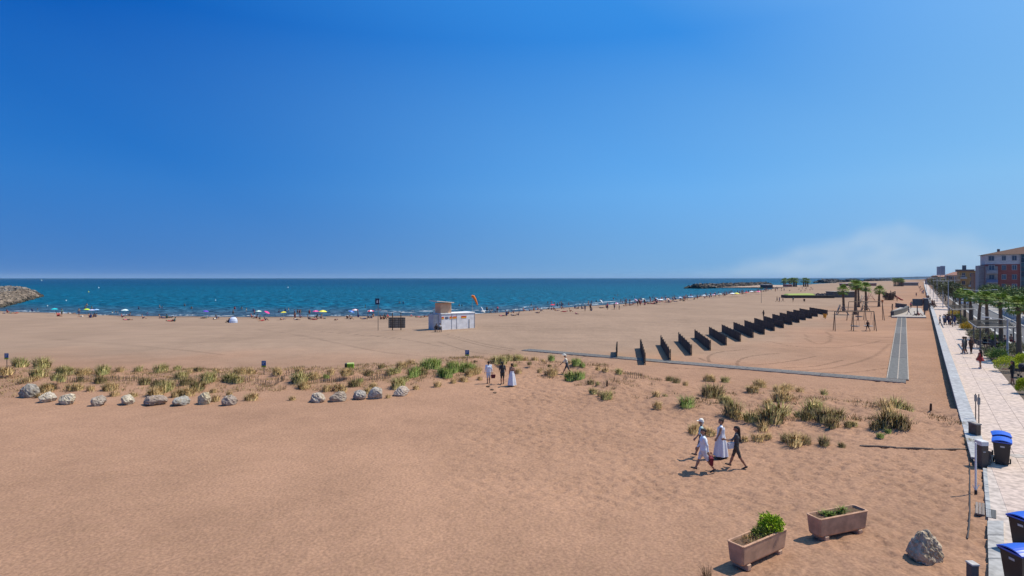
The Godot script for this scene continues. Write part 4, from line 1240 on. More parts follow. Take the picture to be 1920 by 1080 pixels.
# ------------------------------------------------------------------ dunes
func paling(label: String, px: Array, sd: int) -> void:
	var q := RandomNumberGenerator.new(); q.seed = sd
	var a := gt(px[0][0], px[0][1])
	var t := thing("paling_fence", label, "fence", a, "chestnut paling fences in the dune")
	var mb := MB.new(); var wb := MB.new(); wb.col = Color(0.12, 0.10, 0.09)
	var prev := Vector3.ZERO
	var first := true
	for i in px.size() - 1:
		var s := gt(px[i][0], px[i][1]); var e := gt(px[i + 1][0], px[i + 1][1])
		var n := int(s.distance_to(e) / 0.14)
		for k in n:
			var c := s.lerp(e, float(k) / n)
			c.y = sand_h(c.x, -c.z) - 0.1
			var h := q.randf_range(0.42, 0.56)
			var top := c + Vector3(q.randf_range(-0.06, 0.06), h, q.randf_range(-0.05, 0.05))
			if q.randf() > 0.06:
				mb.col = Color(0.15, 0.118, 0.092) * q.randf_range(0.6, 1.3)
				mb.tube([c - a, top - a], [0.021, 0.018], 4)
			var w := c.lerp(top, 0.75) - a
			if not first: wb.tube([prev, w], [0.006, 0.006], 3, false)
			prev = w; first = false
	part(t, "pickets", mb, vm(0.95, "wood")).set_meta("kind", "stuff")
	part(t, "wire", wb, vm(0.7))
func build_dunes() -> void:
	# boulders in two rows
	var rocks := [[50, 745, 27, 25, "mottled grey"], [84, 754, 26, 19, "pale rounded"], [122, 758, 27, 22, "white and ochre wedge-shaped"], [181, 761, 22, 20, "brownish grey"], [234, 759, 24, 18, "cream low"], [286, 760, 34, 18, "broad brown"], [336, 760, 28, 18, "dark grey flat-topped"], [380, 758, 22, 24, "tall cream pitted"], [428, 760, 24, 20, "pointed brown"],
		[592, 754, 30, 17, "pale tan"], [632, 753, 29, 19, "squarish brown"], [672, 749, 26, 17, "grey-blue"], [704, 748, 25, 22, "tall pale grey"], [751, 742, 30, 17, "flattened pinkish grey"]]
	var tones := [Color(0.20, 0.19, 0.17), Color(0.38, 0.34, 0.28), Color(0.44, 0.38, 0.28), Color(0.28, 0.23, 0.19), Color(0.44, 0.39, 0.30), Color(0.22, 0.16, 0.13), Color(0.22, 0.22, 0.21), Color(0.45, 0.38, 0.24), Color(0.25, 0.20, 0.17), Color(0.38, 0.32, 0.26), Color(0.25, 0.20, 0.16), Color(0.24, 0.23, 0.22), Color(0.36, 0.33, 0.29), Color(0.33, 0.27, 0.23)]
	for k in rocks.size():
		var q = rocks[k]
		var p := gt(q[0], q[1])
		var m := -p.z / F
		var r := Vector3(q[2] * m * 0.62, q[3] * m * 0.62, q[2] * m * 0.5)
		solo("boulder", "%s boulder, %s in the boulder row %s" % [q[4], ["first", "second", "third", "fourth", "fifth", "sixth", "seventh", "eighth", "last"][k] if k < 9 else ["first", "second", "third", "fourth", "last"][k - 9], "below the long paling fence" if k < 9 else "nearest the dune gap"], "boulder", rock_mesh(200 + k, r, tones[k].lerp(Color(0.36, 0.30, 0.23), 0.3) * 1.75), vm(0.95, "stone"), p + Vector3(0, r.y * 0.55, -r.z * 0.5), "boulders below the dune", k * 1.3)
	paling("long grey paling fence half buried behind the first boulder row", [[118, 711], [200, 715], [300, 720], [400, 718], [470, 716]], 51)
	paling("short paling fence climbing the bank beside the blue dune sign", [[480, 722], [508, 725], [535, 712]], 52)
	paling("paling fence on the bank top between two grass clumps", [[538, 704], [562, 702], [586, 700]], 53)
	paling("paling fence running behind the second boulder row", [[585, 719], [640, 718], [690, 714], [735, 708]], 54)
	paling("broken stub of paling fence in the sparse dune", [[1172, 706], [1190, 709], [1210, 711]], 55)
	paling("short dark paling fence by the edge of frame", [[8, 705], [32, 706]], 56)
	# grass tufts: straw, green and olive kinds
	var straw := [C(188, 162, 118), C(174, 146, 102), C(156, 128, 90), C(154, 138, 92)]
	var mixed := [C(156, 148, 98), C(134, 132, 80), C(180, 158, 114), C(118, 120, 72)]
	var green := [C(104, 128, 58), C(92, 116, 52), C(122, 142, 74), C(146, 148, 90)]
	var olive := [C(122, 112, 74), C(158, 136, 94), C(102, 100, 62), C(92, 76, 58)]
	var pal := [straw, mixed, green, olive]
	var kinds := ["straw-coloured", "yellow-green", "fresh green", "dark olive"]
	var me := []
	for k in 4:
		for s in 3: me.append(tuft_mesh(300 + k * 10 + s, [190, 210, 260, 230][k], 0.36, 0.62, pal[k], [0.65, 0.6, 0.5, 0.65][k], 0.010))
	# [px, py(base), size px (height), kind]
	var spots := []
	for q in [[35, 688, 18, 1], [72, 690, 20, 1], [68, 708, 20, 1], [8, 702, 16, 0], [115, 700, 14, 1], [132, 702, 14, 1], [150, 706, 16, 0], [190, 702, 18, 1], [165, 700, 12, 0], [225, 697, 12, 0], [260, 696, 12, 1], [307, 698, 16, 1], [332, 694, 10, 1], [355, 702, 12, 0], [372, 696, 10, 3], [335, 712, 18, 1], [390, 716, 20, 1], [425, 717, 18, 1], [440, 718, 16, 1], [405, 700, 10, 0], [450, 702, 14, 0], [470, 700, 12, 0],
			[60, 722, 18, 0], [90, 735, 16, 0], [110, 715, 14, 1], [140, 731, 14, 0], [170, 732, 12, 0], [88, 733, 14, 3], [205, 732, 16, 0], [215, 742, 12, 0], [265, 722, 14, 3], [290, 726, 14, 3], [310, 735, 22, 1], [300, 742, 18, 0], [330, 744, 14, 0], [355, 742, 16, 0], [378, 732, 18, 3], [395, 752, 14, 0], [345, 722, 14, 3], [400, 736, 10, 0], [468, 751, 14, 0], [250, 744, 10, 0], [150, 715, 12, 3], [180, 718, 14, 3], [75, 745, 10, 0], [430, 742, 10, 0],
			[512, 702, 14, 0], [555, 718, 20, 1], [575, 728, 14, 0], [590, 712, 16, 0], [560, 700, 12, 0], [548, 750, 8, 0], [612, 711, 12, 2], [610, 734, 14, 0], [640, 735, 16, 0], [655, 706, 14, 3], [640, 704, 14, 0], [620, 702, 12, 0], [675, 718, 10, 2], [690, 704, 12, 3], [735, 702, 14, 1], [752, 690, 14, 0], [770, 684, 12, 0], [775, 706, 20, 2], [742, 728, 20, 1], [690, 737, 12, 0], [715, 690, 8, 3], [700, 728, 12, 0], [660, 724, 14, 3],
			[805, 692, 20, 2], [815, 690, 18, 2], [825, 702, 14, 3], [837, 708, 20, 2], [855, 697, 20, 2], [872, 698, 18, 2], [845, 690, 14, 1], [885, 705, 14, 0], [900, 700, 14, 0], [780, 730, 10, 0], [820, 725, 12, 0], [850, 718, 10, 0], [870, 715, 12, 0], [900, 712, 8, 0], [792, 702, 14, 3], [728, 746, 8, 0], [760, 715, 12, 1],
			[918, 686, 12, 3], [935, 682, 16, 1], [950, 680, 14, 1], [968, 678, 14, 1], [985, 677, 10, 0], [1003, 676, 9, 0], [965, 690, 10, 1], [972, 700, 12, 0], [993, 684, 8, 3], [1012, 698, 9, 0], [1038, 704, 16, 0], [1034, 676, 12, 2], [1085, 685, 14, 2], [1092, 688, 10, 2], [1078, 713, 18, 2], [1018, 680, 8, 0], [1030, 688, 6, 3], [1068, 683, 9, 0], [1121, 694, 8, 0], [1135, 697, 9, 0], [1160, 701, 11, 1], [1108, 720, 10, 3], [1120, 722, 8, 1], [1112, 738, 12, 1], [1138, 748, 16, 1], [1125, 742, 10, 0],
			[1255, 714, 10, 3], [1268, 718, 12, 3], [1285, 723, 10, 0], [1335, 715, 14, 0], [1360, 716, 12, 1], [1334, 743, 24, 3], [1410, 735, 14, 0], [1430, 726, 14, 0], [1230, 744, 12, 0], [1232, 765, 14, 0], [1288, 762, 22, 2], [1247, 745, 8, 1], [1372, 778, 32, 3], [1365, 758, 16, 1], [1385, 785, 16, 0], [1410, 790, 22, 1], [1445, 792, 34, 3], [1462, 778, 26, 1], [1430, 806, 18, 0], [1455, 735, 14, 0], [1480, 732, 14, 0], [1500, 735, 12, 0], [1545, 740, 12, 1], [1465, 752, 22, 0], [1440, 762, 16, 0],
			[1525, 780, 30, 1], [1510, 788, 20, 3], [1545, 790, 30, 3], [1570, 785, 24, 3], [1560, 800, 20, 3], [1530, 765, 18, 1], [1500, 782, 14, 1], [1590, 800, 14, 3], [1660, 770, 26, 0], [1680, 768, 26, 1], [1700, 772, 20, 1], [1660, 800, 32, 3], [1690, 802, 30, 3], [1640, 805, 18, 3], [1670, 786, 26, 0], [1650, 820, 9, 2], [1665, 812, 8, 2], [1490, 835, 26, 0], [1475, 828, 18, 3], [1510, 830, 18, 3], [1546, 835, 20, 3], [1578, 838, 10, 3], [1600, 798, 10, 1], [1300, 812, 18, 0], [1330, 815, 16, 0], [1395, 828, 12, 0], [1420, 826, 16, 0], [1440, 822, 12, 0], [1310, 806, 14, 0], [1820, 835, 14, 3]]:
		spots.append(q)
	rng.seed = 41
	# landmarks to name the tufts by
	var marks := []
	for k in rocks.size(): marks.append([gt(rocks[k][0], rocks[k][1]), "the %s boulder" % rocks[k][4]])
	for q in [[13, 695, "the dune sign at frame edge"], [495, 703, "the middle dune sign"], [876, 684, "the dune sign nearest the walkers"], [655, 690, "the green utility box"], [1060, 702, "the sun-hatted dune climber"], [960, 724, "the dune gap walkers"], [1190, 709, "the broken paling stub"], [1352, 858, "the white-dressed walker"], [1745, 770, "the lone wooden stake"], [1640, 838, "the timber edging"], [1208, 685, "the second wind fence"], [1560, 712, "the mat path's long side"], [250, 716, "the long paling fence"], [660, 716, "the second row's paling fence"], [562, 702, "the bank-top paling fence"]]: marks.append([gt(q[0], q[1]), q[2]])
	var made := {}
	for q in spots:
		var cnt := 2 if q[2] >= 14 and q[0] < 1600 and q[1] < 760 else 1
		for c in cnt:
			var p := gt(q[0] + (rng.randf_range(-9, 9) if cnt > 1 else 0.0), q[1] - (rng.randf() * 3.0 if c else 0.0))
			var h: float = q[2] * -p.z / F
			var k: int = q[3]
			var best := 1e9; var mk := ""
			for m in marks:
				if m[0].distance_to(p) < best: best = m[0].distance_to(p); mk = m[1]
			var o := solo("grass_tuft", "", "grass tuft", me[k * 3 + rng.randi() % 3], leafm(), p, "dune grass tufts", rng.randf() * TAU)
			var s := h / 0.5
			o.scale = Vector3(s * rng.randf_range(0.75, 1.25), s * 1.1, s * rng.randf_range(0.75, 1.25))
			var key := "%s|%s" % [kinds[k], mk]
			if not made.has(key): made[key] = []
			made[key].append([best, o, h])
	var nth := ["closest", "second closest", "third closest", "fourth closest", "fifth closest", "sixth closest", "seventh closest", "eighth closest", "ninth closest", "tenth closest", "eleventh closest", "twelfth closest", "thirteenth closest", "fourteenth closest", "fifteenth closest", "sixteenth closest", "seventeenth closest", "eighteenth closest"]
	for key in made:
		var l: Array = made[key]
		l.sort_custom(func(a, b): return a[0] < b[0])
		for i in l.size():
			var w: PackedStringArray = key.split("|")
			l[i][1].set_meta("label", "%s grass tuft %s to %s" % [w[0], nth[mini(i, 17)], w[1]])
	# thin dry ground cover among the tufts
	var gc := MB.new()
	for k in 15000:
		var x := rng.randf_range(-42.0, 24.0)
		var z := rng.randf_range(26.0, 60.0)
		if dune_d(x, z) > (5.6 if x < -3.0 else 3.6) + 2.0 * n_tone.get_noise_2d(x * 4.0, z * 4.0): continue
		if x > -4.0 and x < 1.5 and z < 52.0: continue
		if n_tone.get_noise_2d(x * 6.0, z * 6.0) < (-0.22 if x < -3.0 else 0.14): continue
		var p := Vector3(x, sand_h(x, z), -z)
		for b in 9:
			var o := Vector3(rng.randf_range(-0.2, 0.2), 0, rng.randf_range(-0.2, 0.2))
			gc.col = straw[rng.randi() % 4] * rng.randf_range(0.6, 1.1)
			var s := Vector3(rng.randf_range(-1, 1), 0, rng.randf_range(-1, 1)) * 0.02
			gc.tri(p + o - s, p + o * 1.4 + Vector3(rng.randf_range(-0.1, 0.1), rng.randf_range(0.08, 0.25), rng.randf_range(-0.1, 0.1)), p + o + s)
	var go := solo("ground_cover", "thin dry straw and weeds covering the dune between the tufts", "ground cover", gc.mesh(), leafm())
	go.set_meta("kind", "stuff")
	# small wooden stakes and driftwood
	for q in [[1745, 770, 0.42, "short wooden stake standing alone near the sea wall"], [1060, 706, 0.22, "small dark stump beside the green dune tuft"], [1138, 722, 0.3, "small dark stump on the bare dune slope"], [890, 686, 0.5, "thin dark stake beside the dune sign nearest the walkers"]]:
		var p := gt(q[0], q[1])
		var t := thing("wooden_stake", q[3], "stake", p)
		var mb := MB.new(); mb.col = Color(0.10, 0.055, 0.035)
		mb.tube([Vector3(0, -0.1, 0), Vector3(0.01, q[2] * 0.6, 0), Vector3(0.015, q[2], 0.01)], [0.07, 0.065, 0.055], 7)
		part(t, "shaft", mb, vm(0.95, "wood"))
		mb = MB.new(); mb.col = Color(0.17, 0.12, 0.08); mb.tube([Vector3(0.015, q[2], 0.01), Vector3(0.015, q[2] + 0.012, 0.01)], [0.05, 0.045], 7)
		part(t, "sawn_top", mb, vm(0.9))
	for q in [[915, 725], [922, 731], [928, 737], [1171, 726], [1213, 736], [1308, 747]]:
		var p := gt(q[0], q[1])
		solo("sand_debris", "small dark clod of weed lying on the bare sand slope", "debris", rock_mesh(int(q[0]), Vector3(0.16, 0.06, 0.12), Color(0.09, 0.06, 0.04), 6), vm(0.95), p + Vector3(0, 0.02, 0), "dark clods on the sand")
	var lg := [gt(1612, 836), gt(1680, 840), gt(1750, 843), gt(1822, 844)]
	var t := thing("timber_edging", "long weathered timber edging half buried in the sand toward the sea wall", "timber", lg[0])
	for i in 3:
		var mb := MB.new(); mb.col = Color(0.24, 0.18, 0.135)
		mb.tube([lg[i] - lg[0] + Vector3(0, 0.0, 0), (lg[i] + lg[i + 1]) / 2 - lg[0] + Vector3(0, 0.03, 0), lg[i + 1] - lg[0] + Vector3(0, 0.02, 0)], [0.045, 0.05, 0.05], 7)
		part(t, "log", mb, vm(0.95, "wood"))
	# dune information signs
	for q in [[13, 695, 662, "at frame edge"], [495, 703, 676, "beside the short paling fence"], [876, 684, 656, "near the walkers"]]:
		var p := gt(q[0], q[1])
		var h: float = (q[1] - q[2]) * -p.z / F
		var s := thing("dune_sign", "small blue and green dune sign on a post " + q[3], "sign", p, "dune signs")
		var mb := MB.new(); mb.col = Color(0.10, 0.09, 0.08)
		mb.tube([Vector3(0, -0.2, 0), Vector3(0, h - 0.05, 0)], [0.03, 0.03], 6); part(s, "post", mb, vm(0.8, "wood"))
		mb = MB.new(); mb.col = C(28, 78, 135); mb.slab(Vector3(0, h - 0.2, 0.05), Vector3(0.36, 0.38, 0.025), 0.008); part(s, "blue_panel", mb, vm(0.5))
		mb = MB.new(); mb.col = C(132, 150, 40); mb.slab(Vector3(0, h - 0.46, 0.05), Vector3(0.36, 0.13, 0.025), 0.008); part(s, "green_panel", mb, vm(0.5))
		mb = MB.new(); mb.col = Color(0.6, 0.65, 0.68)
		for k in 3: mb.box(Vector3(-0.02 * k, h - 0.1 - k * 0.08, 0.066), Vector3(0.24 - 0.05 * k, 0.022, 0.004))
		part(s, "lettering", mb, vm(0.6))
	# green box in the dune
	var gp := gt(655, 690)
	var bx := thing("utility_box", "bright green and black box half hidden in the dune grass", "box", gp)
	var mb2 := MB.new(); mb2.col = C(120, 160, 40); mb2.slab(Vector3(0.1, 0.2, 0), Vector3(0.62, 0.4, 0.5), 0.06, 0.2); part(bx, "body", mb2, vm(0.5))
	mb2 = MB.new(); mb2.col = C(28, 34, 26); mb2.slab(Vector3(-0.28, 0.22, 0.05), Vector3(0.2, 0.4, 0.5), 0.04, 0.2); part(bx, "dark_end", mb2, vm(0.5))
	mb2 = MB.new(); mb2.col = C(190, 205, 120); mb2.slab(Vector3(0.1, 0.42, 0), Vector3(0.6, 0.05, 0.46), 0.02, 0.2); part(bx, "lid", mb2, vm(0.5))

# ------------------------------------------------------------------ lifeguard station and signs on the beach
func text_mesh(s: String, h: float, depth := 0.01) -> TextMesh:
	var tm := TextMesh.new()
	var f := SystemFont.new(); f.font_names = PackedStringArray(["Droid Sans"])
	tm.font = f; tm.text = s; tm.font_size = 32; tm.pixel_size = h / 26.0; tm.depth = depth
	return tm
func flat(col: Color, rough := 0.7) -> StandardMaterial3D:
	var m := StandardMaterial3D.new(); m.albedo_color = col.linear_to_srgb(); m.roughness = rough
	return m
func build_station() -> void:
	var a := g(827, 619); var b := g(890, 615)
	var yaw := atan2(-(b.z - a.z), b.x - a.x)
	var L := a.distance_to(b)
	var t := thing("lifeguard_station", "white lifeguard cabin with tan lookout box and red and yellow flags on it", "lifeguard station", a, "", yaw)
	var white := vm(0.7, "paint")
	var mb := MB.new(); mb.col = Color(0.80, 0.79, 0.79)
	mb.slab(Vector3(L / 2, 1.2, -1.25), Vector3(L, 2.6, 2.5), 0.04); part(t, "cabin_wall", mb, white)
	mb = MB.new(); mb.col = Color(0.8, 0.8, 0.8)
	mb.slab(Vector3(L / 2, 2.56, -1.25), Vector3(L + 0.16, 0.12, 2.66), 0.03); part(t, "deck_roof", mb, white)
	for x in [0.03, 1.95, 2.9, L - 0.03]:
		mb = MB.new(); mb.col = Color(0.30, 0.30, 0.31)
		mb.box(Vector3(x, 1.2, 0.012), Vector3(0.06, 2.5, 0.05)); part(t, "corner_post", mb, white)
	mb = MB.new(); mb.col = Color(0.12, 0.12, 0.13); mb.box(Vector3(L - 1.1, 0.75, 0.02), Vector3(0.09, 1.5, 0.06)); part(t, "door_bar", mb, white)
	# lookout
	mb = MB.new(); mb.col = Color(0.66, 0.42, 0.27)
	mb.slab(Vector3(1.0, 3.42, -1.0), Vector3(2.0, 1.6, 1.7), 0.03); part(t, "lookout_box", mb, vm(0.8, "paint"))
	mb = MB.new(); mb.col = Color(0.8, 0.72, 0.62)
	mb.hexa([Vector3(-0.95, 4.52, 0.35), Vector3(2.2, 4.2, 0.35), Vector3(2.2, 4.2, -2.1), Vector3(-0.95, 4.52, -2.1), Vector3(-0.95, 4.62, 0.35), Vector3(2.2, 4.34, 0.35), Vector3(2.2, 4.34, -2.1), Vector3(-0.95, 4.62, -2.1)])
	part(t, "sloping_roof", mb, white)
	mb = MB.new(); mb.col = Color(0.4, 0.4, 0.4)
	for s in [-0.55, -0.2]:
		mb.tube([Vector3(-0.9, 0.0, -0.2 + s), Vector3(-0.9, 3.6, -0.2 + s)], [0.035, 0.035], 5)
	for k in 9: mb.tube([Vector3(-0.9, 0.3 + k * 0.36, -0.75), Vector3(-0.9, 0.3 + k * 0.36, -0.4)], [0.025, 0.025], 5)
	part(t, "ladder", mb, vm(0.5))
	mb = MB.new(); mb.col = Color(0.55, 0.55, 0.55)
	mb.slab(Vector3(-0.5, 1.2, -1.5), Vector3(0.9, 2.5, 1.6), 0.03); part(t, "side_porch", mb, white)
	for f in [[0.1, 0.42], [0.62, 0.42], [1.55, 0.5], [2.15, 0.72], [3.75, 1.0]]:
		if f[0] == 0.62: continue
		var fl := Node3D.new(); fl.name = "flag_panel"; t.add_child(fl, true)
		var m2 := MB.new(); m2.col = C(190, 40, 36); m2.box(Vector3(f[0] + f[1] / 2, 1.98, 0.02), Vector3(f[1], 0.16, 0.03)); part(fl, "red_band", m2, vm(0.7))
		m2 = MB.new(); m2.col = C(226, 160, 40); m2.box(Vector3(f[0] + f[1] / 2, 1.80, 0.02), Vector3(f[1], 0.19, 0.03)); part(fl, "yellow_band", m2, vm(0.7))
	mb = MB.new(); mb.col = C(36, 42, 84); mb.box(Vector3(1.05, 1.88, 0.02), Vector3(0.58, 0.34, 0.03)); var np := part(t, "name_panel", mb, vm(0.6))
	mb = MB.new(); mb.col = Color(0.6, 0.6, 0.62)
	for s in [-1, 1]:
		for y in [0.0, 0.09, -0.09]: mb.box(Vector3(1.05 + s * 0.13, 1.88 + y, 0.04), Vector3(0.12, 0.03, 0.01))
	part(np, "lettering", mb, vm(0.6))
	# windsock
	var wp := g(885.6, 610)
	var zz := -wp.z
	var ws := thing("windsock", "orange windsock drooping from a thin pole behind the lifeguard cabin", "windsock", wp)
	var top := (610.0 - 553.0) * zz / F
	mb = MB.new(); mb.col = Color(0.5, 0.45, 0.36); mb.tube([Vector3(0, -0.1, 0), Vector3(0, top, 0)], [0.035, 0.025], 6); part(ws, "pole", mb, vm(0.5))
	mb = MB.new(); mb.col = C(226, 120, 28)
	mb.tube([Vector3(-0.1, top - 0.2, 0), Vector3(0.2, top - 0.25, 0.05), Vector3(0.5, top - 0.75, 0.08), Vector3(0.72, top - 1.25, 0.06), Vector3(0.9, top - 1.75, 0.05)], [0.22, 0.24, 0.2, 0.16, 0.11], 9, false)
	part(ws, "sock", mb, vm(0.8, "cloth"))
	# bench with two sitters
	var bp := g(821.5, 622.5)
	var bn := thing("bench", "dark slatted bench in front of the lifeguard cabin", "bench", bp)
	for k in 3:
		mb = MB.new(); mb.col = Color(0.06, 0.05, 0.045); mb.slab(Vector3(0, 0.43, -0.12 + k * 0.13), Vector3(1.15, 0.035, 0.11), 0.008); part(bn, "seat_slat", mb, vm(0.9, "wood"))
	for k in 2:
		mb = MB.new(); mb.col = Color(0.06, 0.05, 0.045); mb.slab(Vector3(0, 0.62 + k * 0.16, 0.24 + k * 0.03), Vector3(1.15, 0.11, 0.03), 0.008); part(bn, "back_slat", mb, vm(0.9, "wood"))
	for s in [-0.5, 0.5]:
		mb = MB.new(); mb.col = Color(0.08, 0.08, 0.08); mb.tube([Vector3(s, -0.05, -0.14), Vector3(s, 0.42, -0.14), Vector3(s, 0.42, 0.18), Vector3(s, 0.85, 0.28)], [0.025, 0.025, 0.025, 0.025], 5); mb.tube([Vector3(s, -0.05, 0.2), Vector3(s, 0.42, 0.18)], [0.025, 0.025], 5); part(bn, "leg", mb, vm(0.6))
	far_person(bp + Vector3(-0.28, 0.0, 0.03), "chair", 0.1, "person in dark clothes sitting on the bench by the lifeguard cabin, white-topped neighbour alongside", "", 3)
	far_person(bp + Vector3(0.3, 0.0, 0.03), "chair", -0.1, "person in a pale top sitting on the bench by the lifeguard cabin", "", 4)
	# tall zone sign
	var sp := g(709, 619.5)
	var zt := -sp.z
	var sg := thing("zone_sign", "tall beach zone sign with dark blue pictogram plate and small lower boards", "sign", sp)
	var sh := (619.5 - 560.0) * zt / F
	mb = MB.new(); mb.col = Color(0.27, 0.20, 0.15); mb.tube([Vector3(0, -0.2, 0), Vector3(0, sh, 0)], [0.055, 0.04], 7); part(sg, "pole", mb, vm(0.7, "wood"))
	mb = MB.new(); mb.col = C(20, 32, 66); mb.slab(Vector3(-0.12, sh - 0.42, 0.07), Vector3(0.66, 0.95, 0.03), 0.01); var pl := part(sg, "plate", mb, vm(0.5))
	mb = MB.new(); mb.col = Color(0.65, 0.67, 0.7); mb.ball(Vector3(-0.12, sh - 0.28, 0.09), Vector3(0.09, 0.09, 0.012), 5); mb.box(Vector3(-0.12, sh - 0.52, 0.09), Vector3(0.2, 0.26, 0.012)); mb.box(Vector3(0.2, sh - 0.42, 0.09), Vector3(0.06, 0.5, 0.012)); part(pl, "pictogram", mb, vm(0.6))
	for k in 3:
		mb = MB.new(); mb.col = [Color(0.42, 0.4, 0.38), Color(0.2, 0.24, 0.3), Color(0.5, 0.48, 0.46)][k]
		mb.slab(Vector3([-0.26, 0.05, 0.32][k], sh - [1.75, 1.62, 1.8][k], 0.07), Vector3(0.26, 0.3, 0.03), 0.008); part(sg, "small_board", mb, vm(0.6))
	# notice board from behind
	var ip := g(744, 619)
	var zi := -ip.z
	var ib := thing("notice_board", "wide wooden notice board on two posts seen from behind", "notice board", ip)
	for s in [-0.66, 0.66]:
		mb = MB.new(); mb.col = Color(0.12, 0.08, 0.055); mb.tube([Vector3(s, -0.2, 0.06), Vector3(s, 2.75, 0.06)], [0.075, 0.07], 8); part(ib, "post", mb, vm(0.9, "wood"))
	for k in 5:
		mb = MB.new(); mb.col = Color(0.27, 0.24, 0.19) * (0.9 + 0.06 * (k % 3)); mb.slab(Vector3(0, 0.5 + k * 0.335, -0.05), Vector3(2.65, 0.32, 0.05), 0.01); part(ib, "plank", mb, vm(0.9, "wood"))
	for s in [-0.95, -0.3, 0.3, 0.95]:
		mb = MB.new(); mb.col = Color(0.09, 0.075, 0.06); mb.box(Vector3(s, 1.17, 0.0), Vector3(0.06, 1.66, 0.045)); part(ib, "batten", mb, vm(0.9, "wood"))
	# low dark strip of barrier and thin pole on the far sand
	var fp := thing("beach_pole", "thin tall pole with green top standing alone on the sand before the crowd", "pole", g(1427.5, 568))
	var zp := F * CAM_H / (568.0 - HZ)
	mb = MB.new(); mb.col = Color(0.2, 0.17, 0.14); mb.tube([Vector3(0, -0.2, 0), Vector3(0, 28.0 * zp / F, 0)], [0.07, 0.05], 6); part(fp, "mast", mb, vm(0.6))
	mb = MB.new(); mb.col = C(70, 110, 60); mb.slab(Vector3(0.1, 28.0 * zp / F, 0), Vector3(0.7, 0.5, 0.06), 0.02); part(fp, "flag", mb, vm(0.7))

# ------------------------------------------------------------------ playground
func legpair(t: Node3D, top: Vector3, f1: Vector3, f2: Vector3, col: Color) -> void:
	for f in [f1, f2]:
		var mb := MB.new(); mb.col = col
		mb.tube([f + Vector3(0, -0.15, 0), top], [0.06, 0.055], 7); part(t, "leg", mb, vm(0.8, "wood"))
func swing(label: String, beam: Array, feet: Array, seats: Array, by: float) -> void:
	var wood := Color(0.24, 0.165, 0.105)
	var o := g(feet[0][0][0], feet[0][0][1])
	var t := thing("swing_frame", label, "swing", o, "swing frames")
	var z0 := -o.z
	var tops := []
	for i in feet.size():
		var f1 := g(feet[i][0][0], feet[i][0][1]); var f2 := g(feet[i][1][0], feet[i][1][1])
		var top := Vector3((f1.x + f2.x) / 2, by, (f1.z + f2.z) / 2)
		var d := Vector3(0.5, 0, 0.6)
		f1 = Vector3(top.x, 0, top.z) - d * 0.8 ; f2 = Vector3(top.x, 0, top.z) + d * 0.8
		f1.x = top.x + (feet[i][0][0] - feet[i][2]) * z0 / F; f2.x = top.x + (feet[i][1][0] - feet[i][2]) * z0 / F
		f1.z = top.z + 0.75; f2.z = top.z - 0.75
		legpair(t, top - o, f1 - o, f2 - o, wood * (0.9 + 0.1 * i))
		tops.append(top - o)
	var mb := MB.new(); mb.col = wood * 1.15
	mb.tube(tops, [0.07, 0.07, 0.07].slice(0, tops.size()), 8); part(t, "beam", mb, vm(0.8, "wood"))
	for s in seats:
		var c: Vector3 = tops[0].lerp(tops[-1], s[0])
		var seat := Node3D.new(); seat.name = "basket_seat"; t.add_child(seat, true); seat.position = Vector3(c.x, 0.75, c.z)
		mb = MB.new(); mb.col = s[1]
		for k in 20:
			var a := TAU * k / 20; var b := TAU * (k + 1) / 20
			mb.tube([Vector3(cos(a), 0, sin(a)) * 0.58, Vector3(cos(b), 0, sin(b)) * 0.58], [0.07, 0.07], 6, false)
		part(seat, "ring", mb, vm(0.8))
		mb = MB.new(); mb.col = s[1] * 0.6
		for k in 7:
			var x := -0.45 + k * 0.15
			var w := sqrt(0.33 - x * x)
			mb.tube([Vector3(x, -0.02, -w), Vector3(x, -0.1, 0), Vector3(x, -0.02, w)], [0.02, 0.02, 0.02], 4, false)
			mb.tube([Vector3(-w, -0.02, x), Vector3(0, -0.1, x), Vector3(w, -0.02, x)], [0.02, 0.02, 0.02], 4, false)
		part(seat, "net", mb, vm(0.9))
		mb = MB.new(); mb.col = Color(0.1, 0.1, 0.1)
		for k in 4:
			var a := TAU * (k + 0.5) / 4
			mb.tube([Vector3(cos(a) * 0.58, 0.03, sin(a) * 0.58), Vector3(signf(cos(a)) * 0.45, by - 0.8, 0)], [0.016, 0.016], 4, false)
		part(seat, "chain", mb, vm(0.6))
func climber(label: String, at: Vector3, w: float, h: float, col: Color) -> void:
	var t := thing("climbing_frame", label, "climbing frame", at, "tubular climbing frames")
	var legs := [Vector3(-w, 0, 0.35 * w), Vector3(w, 0, 0.35 * w), Vector3(0, 0, -w)]
	var apex := [Vector3(-w * 0.25, h, 0), Vector3(w * 0.3, h * 0.9, 0.1), Vector3(0, h, -w * 0.2)]
	for k in 3:
		var mb := MB.new(); mb.col = col
		mb.tube([legs[k] + Vector3(0, -0.1, 0), apex[k], legs[(k + 1) % 3] + Vector3(0, -0.1, 0)], [0.06, 0.06, 0.06], 6); part(t, "frame_tube", mb, vm(0.5))
	for y in [0.3, 0.6]:
		var mb := MB.new(); mb.col = col * 0.7
		var r := []
		for k in 3: r.append(legs[k].lerp(apex[k], y))
		mb.tube([r[0], r[1], r[2], r[0]], [0.035, 0.035, 0.035, 0.035], 5, false); part(t, "net_rope", mb, vm(0.7))
